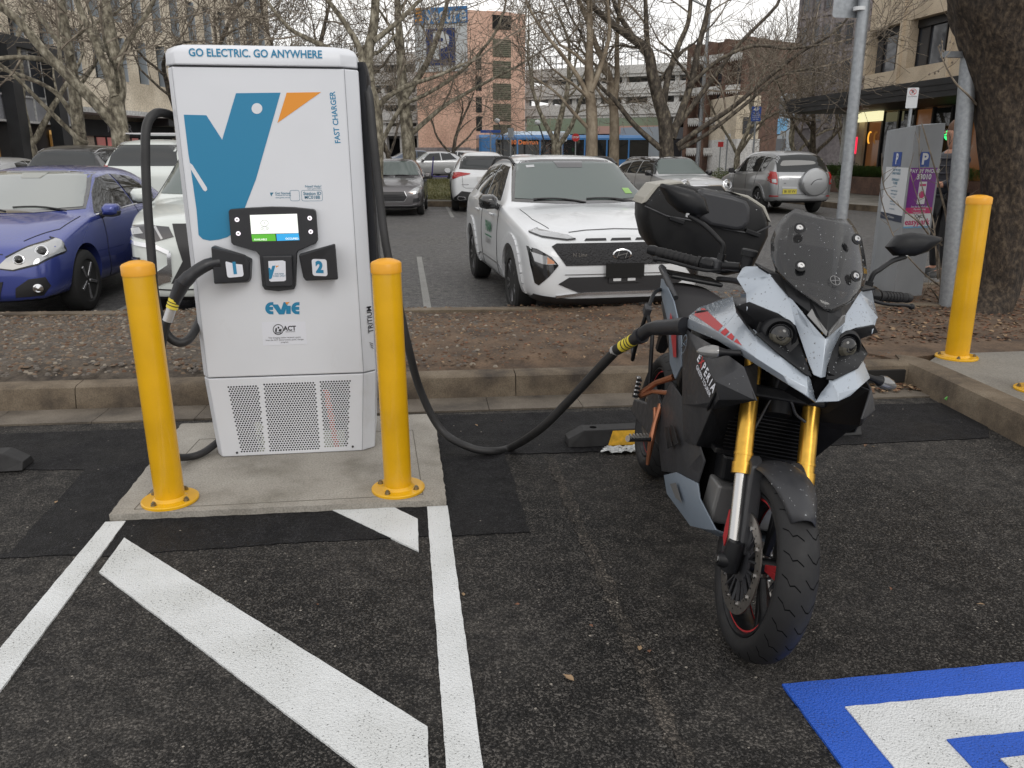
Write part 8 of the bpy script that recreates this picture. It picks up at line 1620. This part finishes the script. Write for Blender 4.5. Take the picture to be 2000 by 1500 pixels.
mb.rings([[V.pt(0, z, -.5), V.pt(V.L, z, -.5), V.pt(V.L, z, -12), V.pt(0, z, -12)] for z in (0, HT)]); obj('wall', mb, 'sandstone', t)
for (a, b) in zs_:
    for (u0, u1) in wl:
        o = V.part('window', u0, u1, a, b, -.45, -.42, 'window_grey')
        for f in (.0, .30, .72): V.part('mullion', u0+(u1-u0)*f-.03, u0+(u1-u0)*f+.03, a, b, -.42, -.36, 'shop_dark', o)
        V.part('lintel', u0, u1, b-.28, b, -.42, -.3, 'shop_dark', o)
for u in (uu(1752)+.28, uu(1848)+.28): V.part('rib', u-.06, u+.06, zc_-.2, HT, 0, .12, 'sandstone')
# awning: front edge stands out over the path
XA = 16.1; ya, yb = XP(1536, 210, XA).y, 14.0; za = XP(1536, 196, XA).z; zb2 = XP(1536, 222, XA).z
mb = MB(); mb.box(((XA+XF)/2-A.x, (ya+yb)/2-A.y, (za+zb2)/2), (XF-XA, ya-yb, za-zb2)); aw = obj('awning', mb, 'awning_black', t)
for f in (.35, .68): mb = MB(); mb.box((XA-.012-A.x, (ya+yb)/2-A.y, zb2+(za-zb2)*f), (.02, ya-yb, .02)); obj('awning_seam', mb, 'trim_black', aw)
# shop level
V.part('shopfront_back', .4, V.L, 0, zb2, -3.2, -2.4, 'interior_red'); V.part('stallriser', .4, V.L, 0, .5, -.3, -.1, 'shop_dark')
sgn = V.part('lit_sign', uu(1672)+.35, uu(1735)+.45, zx_(1700, 238), zx_(1700, 204), .15, .35, 'lit_sign'); obj('sign_lettering', textmb('KO-BA', .2, MB(), V.pt((uu(1672)+uu(1735))/2+.1, zx_(1700, 219), .37), V.U, Z, V.N, bold=.02), 'ink_black', sgn)
obj('sign_smile', MB().tube(spline([V.pt((uu(1672)+uu(1735))/2+dx, zx_(1700, 232)+dz, .37) for dx, dz in ((-.06, .06), (0, 0), (.16, 0), (.2, .06))], 4), .012, 6), 'ink_black', sgn)
for i, u in enumerate(np.arange(.4, V.L, 1.05)):
    V.part('shop_mullion', u-.05, u+.05, .5, zb2, -.25, -.12, 'shop_dark'); V.part('shop_window', u+.06, u+.99, .5, zb2-.05, -.2, -.18, 'glass_dark' if i % 3 else pm('shop_tan%d' % i, (.10, .05, .03), .1, emit=((1, .4, .12), .06)))
V.part('neon_screen', uu(1668)+.4, uu(1685)+.3, zx_(1674, 300), zx_(1674, 268), -.1, .05, 'neon_red'); V.part('neon_bar', uu(1684)+.05, uu(1684)+.15, zx_(1684, 280), zx_(1684, 266), -.1, 0, 'neon_orange'); obj('neon_ring', MB().tube([V.pt(uu(1716)+.12*cos(a), zx_(1716, 268)+.22*sin(a), -.05) for a in np.linspace(1.2, 4.6, 12)], .03, 6), 'neon_orange', t)
obj('neon_letter', MB().tube([V.pt(uu(1874)+.12*cos(a), zx_(1874, 263)+.13*sin(a), .0) for a in np.linspace(.8, 5.4, 14)], .04, 6), 'neon_green', t); V.part('timber_panel', uu(1838), uu(1860), .3, 2.6, -.1, .02, 'interior_tan'); V.part('red_banner', .1, .2, 2.2, zb2, .2, .5, pm('banner_red', (.4, .03, .03), .5)); V.part('marble_column', -.6, -.1, 0, zb2+.4, -1, .4, 'concrete_pale')
# ------------------------------------------------------------------ far ground pieces, planting, person
def slabp(name, pts, z0, z1, mat): mb = MB(); mb.prism(pts, (0, 0, z0), X, Yv, Z, z1-z0); return struct(name, mb, mat)
# kerbed grass island right of the taupe hatchback
gi = [G2(838, 402), G2(884, 406), (3.9, 26.4), (4.3, 40), (-.5, 42), (.75, 27.6)]
gi = [(.75, 26.6), (4.2, 25.4), (4.6, 41.5), (-6, 43), (-5.5, 28.5), (.2, 27.4)]
slabp('island_kerb', [(a+(2-a)*-.02, b-.15 if b < 30 else b+.1) for a, b in gi], 0, .17, 'concrete_kerb')
mb = MB(); vs = []; nx, ny = 30, 30; rg = random.Random(2)
for i in range(nx+1):
    for j in range(ny+1):
        u, v = i/nx, j/ny; p = Vector(gi[5]).lerp(Vector(gi[1]), u).lerp(Vector(gi[3]).lerp(Vector(gi[2]), u), v); vs.append((p.x, p.y+.25*(1-v), .175+.27*v+.05*sin(u*pi)*sin(v*pi)+rg.uniform(0, .02)))
mb.add(vs, [(i*(ny+1)+j, (i+1)*(ny+1)+j, (i+1)*(ny+1)+j+1, i*(ny+1)+j+1) for i in range(nx) for j in range(ny)]); struct('island_ground', mb, 'grass_dry', smooth=80)
slabp('path_strip', [(-5.4, 26.9), (.2, 26.9), (4.3, 24.9), (4.35, 25.4), (.2, 27.45), (-5.4, 27.6)], .0, .185, 'concrete_path')
mb = MB(); rg = random.Random(8)
for k in range(9000):
    x, y = rg.uniform(.2, 4.2), rg.uniform(26.8, 41); z = .18+.27*(y-26.6)/15+.03; s_ = rg.uniform(.04, .09); a = rg.uniform(0, 6.28)
    mb.add([(x, y, z), (x+.02*cos(a), y+.02*sin(a), z), (x+.03*cos(a)+rg.uniform(-.02, .02), y, z+s_)], [(0, 1, 2)])
tag(obj('grass', mb, 'grass_dry'), kind='stuff')
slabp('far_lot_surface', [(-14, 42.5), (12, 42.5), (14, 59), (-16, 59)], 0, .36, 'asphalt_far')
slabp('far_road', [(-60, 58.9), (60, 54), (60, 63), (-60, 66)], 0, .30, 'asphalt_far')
slabp('green_verge', [(9.0, 40), (20, 37.5), (21, 42), (9, 45)], 0, .35, 'grass_green')
# right hand path beside the parked four wheel drive, side lane in front of it
pz = .15; rp = [(13.6, 60), (13.35, 27), (13.45, 23.2), (14.1, 20.6), (16.2, 19.2), (22, 18.4), (40, 17.6), (40, 60)]
slabp('footpath', rp, 0, pz, 'concrete_path'); kerbrun('kerb_footpath', [Vector((a, b, 0)) for a, b in rp[:7]][::-1], .16, .17)
for x0 in (1.3, 4.3, 7.2, 10.0, -1.6, -4.5):
    slabp('bay_line', [(x0, 21.6), (x0+.09, 21.6), (x0+.2, 26.4), (x0+.11, 26.4)], .004, .0085, 'paint_faded')
slabp('bay_line', [(2.9, 8.1), (2.98, 8.1), (3.1, 13.0), (3.02, 13.0)], .004, .0085, 'paint_faded'); slabp('bay_line', [(.2, 8.1), (.28, 8.1), (.3, 13), (.22, 13)], .004, .0085, 'paint_faded'); slabp('bay_line', [(-2.98, 8.1), (-2.9, 8.1), (-2.85, 13), (-2.93, 13)], .004, .0085, 'paint_faded')
# planter with strappy green plants in front of the shops
t = thing('planter', 'long dark planter box of strappy green plants before the shop windows', 'planter', (18.0, 30, pz)); obj('trough', MB().box((0, 0, .32), (.9, 12, .64)), 'brick_brown', t, bevel=.02)
pm('leaf_green', (.055, .10, .025), .5, noise=(6, .4)); pm('leaf_olive', (.10, .12, .04), .6, noise=(6, .4)); mb = MB(); rg = random.Random(4)
for k in range(3200):
    x, y = rg.uniform(-.4, .4), rg.uniform(-5.9, 5.9); a = rg.uniform(0, 6.28); L = rg.uniform(.25, .55); dx_, dy_ = cos(a)*L*.6, sin(a)*L*.6; w_ = .018
    mb.add([(x, y, .62), (x+w_, y+w_, .62), (x+dx_*.6+w_, y+dy_*.6, .62+L*.8), (x+dx_*.6, y+dy_*.6, .62+L*.8), (x+dx_*1.3, y+dy_*1.3, .62+L*.55)], [(0, 1, 2, 3), (3, 2, 4)])
tag(obj('plants', mb, 'leaf_green', t), kind='stuff')
def shrub(label, loc, r_, h_, seed, mat='leaf_olive', n=2500, group=None):
    t = thing('shrub', label, 'shrub', loc, 0, group); rg = random.Random(seed); mb = MB()
    for k in range(n):
        u = Vector((rg.gauss(0, 1), rg.gauss(0, 1), rg.gauss(0, 1))).normalized()*(rg.random()**.35); lump = 1+.18*sin(u.x*7+seed)*sin(u.y*6); p = Vector((u.x*r_*lump, u.y*r_*lump, h_*.5+u.z*h_*.5*lump)); a = rg.uniform(0, 6.28); s_ = rg.uniform(.03, .06)
        mb.add([p, p+Vector((cos(a)*s_, sin(a)*s_, s_*.6)), p+Vector((cos(a+.8)*s_, sin(a+.8)*s_, -s_*.2))], [(0, 1, 2)])
    obj('foliage', mb, mat, t); obj('stem', MB().tube([(0, 0, 0), (.02, 0, h_*.5)], .04, 6), 'bark_dark', t); return t
for i, (x, Yd, lab) in enumerate(((1408, 30, 'clipped olive shrub right of the silver compact'), (1435, 31, 'rounded olive shrub in front of the slim tree'), (1460, 32, 'rounded shrub left of the four wheel drive roof'), (1630, 33, 'dark shrub beside the tail lamp of the four wheel drive'), (1660, 31, 'green shrub by the tall galvanised pole'))):
    q = YP(x, 330, Yd); shrub(lab, (q.x, Yd, .1), .6, 1.0 if i < 3 else 1.2, 50+i, 'leaf_olive' if i < 3 else 'leaf_green', group='shrubs along the footpath')
shrub('orange leafed bush top beside the street lamp', (YP(1080, 240, 56).x, 56, .3), 1.3, 4.2, 60, pm('leaf_orange', (.20, .075, .03), .7, noise=(3, .4)), 900)
# --- person in a dark padded jacket, half hidden behind pole and tree
Yp = 9.2; q = YP(1862, 300, Yp); px = q.x; t = thing('person', 'person in dark padded jacket and black trousers standing behind the steel pole, looking down', 'person', (px, Yp, .12), R(175))
pm('jacket_navy', (.012, .014, .024), .45, bump=(10, .3, .01)); pm('trouser_black', (.01, .01, .012), .7); pm('skin', (.42, .22, .15), .5); pm('hair_brown', (.10, .045, .02), .6, bump=(80, .5, .004)); pm('shoe', (.02, .02, .02), .5)
def skin(name, V, E, Rr, mat, root=0, sub=2):
    me = bpy.data.meshes.new(name); me.from_pydata(V, E, []); me.update(); o = bpy.data.objects.new(name, me); sc.collection.objects.link(o); me.materials.append(M[mat])
    s_ = o.modifiers.new('k', 'SKIN'); dd = me.skin_vertices[0].data
    for i, r_ in enumerate(Rr): dd[i].radius = r_ if hasattr(r_, '__len__') else (r_, r_)
    dd[root].use_root = True; s_.use_smooth_shade = True; m = o.modifiers.new('s', 'SUBSURF'); m.levels = m.render_levels = sub
    dg = bpy.context.evaluated_depsgraph_get(); dg.update(); m2 = bpy.data.meshes.new_from_object(o.evaluated_get(dg)); bpy.data.objects.remove(o); o = bpy.data.objects.new(name, m2); sc.collection.objects.link(o); o.parent = t; return o
V = [(0, 0, .93), (0, 0, 1.12), (-.02, 0, 1.32), (-.02, 0, 1.45), (.01, 0, 1.52), (.03, 0, 1.60), (.045, 0, 1.70), (.03, 0, 1.77), (-.02, .17, 1.41), (-.02, -.17, 1.41), (.0, .24, 1.16), (.0, -.24, 1.16), (.20, .16, 1.10), (.20, -.14, 1.12), (.29, .09, 1.14), (.29, -.07, 1.15), (0, .10, .88), (0, -.10, .88), (.02, .11, .50), (.02, -.11, .50), (-.02, .12, .09), (-.02, -.12, .09), (.13, .13, .05), (.13, -.13, .05)]
E_ = [(0, 1), (1, 2), (2, 3), (3, 4), (4, 5), (5, 6), (6, 7), (3, 8), (3, 9), (8, 10), (9, 11), (10, 12), (11, 13), (12, 14), (13, 15), (0, 16), (0, 17), (16, 18), (17, 19), (18, 20), (19, 21), (20, 22), (21, 23)]
Rr = [(.12, .15), (.11, .14), (.12, .17), (.09, .12), (.055, .055), (.065, .06), (.095, .075), (.06, .05), .065, .065, .05, .05, .04, .04, .028, .028, .085, .085, .06, .06, .04, .04, .022, .022]
skin('body', V, E_, Rr, 'skin')
def scaleV(idx, k): return [tuple((Rr[i][0]*k, Rr[i][1]*k) if hasattr(Rr[i], '__len__') else (Rr[i]*k, Rr[i]*k)) for i in idx]
ids = [0, 1, 2, 3, 4, 8, 9, 10, 11, 12, 13]; mp = {v: i for i, v in enumerate(ids)}; jk = skin('jacket', [V[i] for i in ids], [(mp[a], mp[b]) for a, b in E_ if a in mp and b in mp], scaleV(ids, 1.28), 'jacket_navy')
mb = MB()
for k in range(6):
    z = .98+.085*k; mb.tube([(.155*cos(a)*(1+.0*k)-.01, .20*sin(a), z) for a in np.linspace(0, 2*pi, 22)], .012, 6, cap=False)
obj('quilting', mb, 'jacket_navy', jk, smooth=60)
ids = [0, 16, 17, 18, 19, 20, 21]; mp = {v: i for i, v in enumerate(ids)}; skin('trousers', [V[i] for i in ids], [(mp[a], mp[b]) for a, b in E_ if a in mp and b in mp], scaleV(ids, 1.18), 'trouser_black')
for s_ in (-1, 1): obj('shoe', MB().rings([[(x, s_*.125+y*w_, z) for y, z in ((-1, .0), (-1, h_*.6), (-.4, h_), (.4, h_), (1, h_*.6), (1, 0))] for x, w_, h_ in ((-.10, .04, .09), (0, .05, .11), (.12, .052, .075), (.19, .03, .05))]), 'shoe', t, smooth=50)
obj('hair', MB().lathe([(0, .125), (.06, .11), (.098, .06), (.108, 0), (.10, -.06), (.085, -.13), (.05, -.16)], (-.012, 0, 1.735), n=20), 'hair_brown', t, smooth=60)
for s_ in (-1, 1):
    h = MB(); w0 = Vector((.29, s_*.08, 1.14))
    for f in range(4): b_ = w0+Vector((.03, -s_*(.012+.018*f)+s_*.02, .015)); h.tube([b_, b_+Vector((.045, -s_*.008, .012)), b_+Vector((.06, -s_*.02, -.012))], [.0095, .0085, .007], 7)
    h.tube([w0+Vector((.01, -s_*.03, .02)), w0+Vector((.04, -s_*.05, .04))], [.011, .008], 7); obj('fingers', h, 'skin', t, smooth=60)
obj('phone', MB().box((.345, 0, 1.165), (.012, .075, .15), mat=Matrix.Rotation(R(30), 3, 'Y')), 'trim_gloss', t, bevel=.006)
fc = MB(); fc.lathe([(0, -.02), (.016, 0), (0, .025)], (.135, 0, 1.70), n=8); obj('nose', fc, 'skin', t, smooth=60)
for s_ in (-1, 1): obj('eye', MB().lathe([(0, -.011), (.011, 0), (0, .011)], (.122, s_*.034, 1.735), n=10), 'ink_black', t, smooth=60); obj('ear', MB().lathe([(0, -.03), (.012, 0), (0, .03)], (.03, s_*.095, 1.71), n=8), 'skin', t, smooth=60)
obj('mouth', MB().box((.128, 0, 1.665), (.01, .05, .008)), 'interior_red', t)
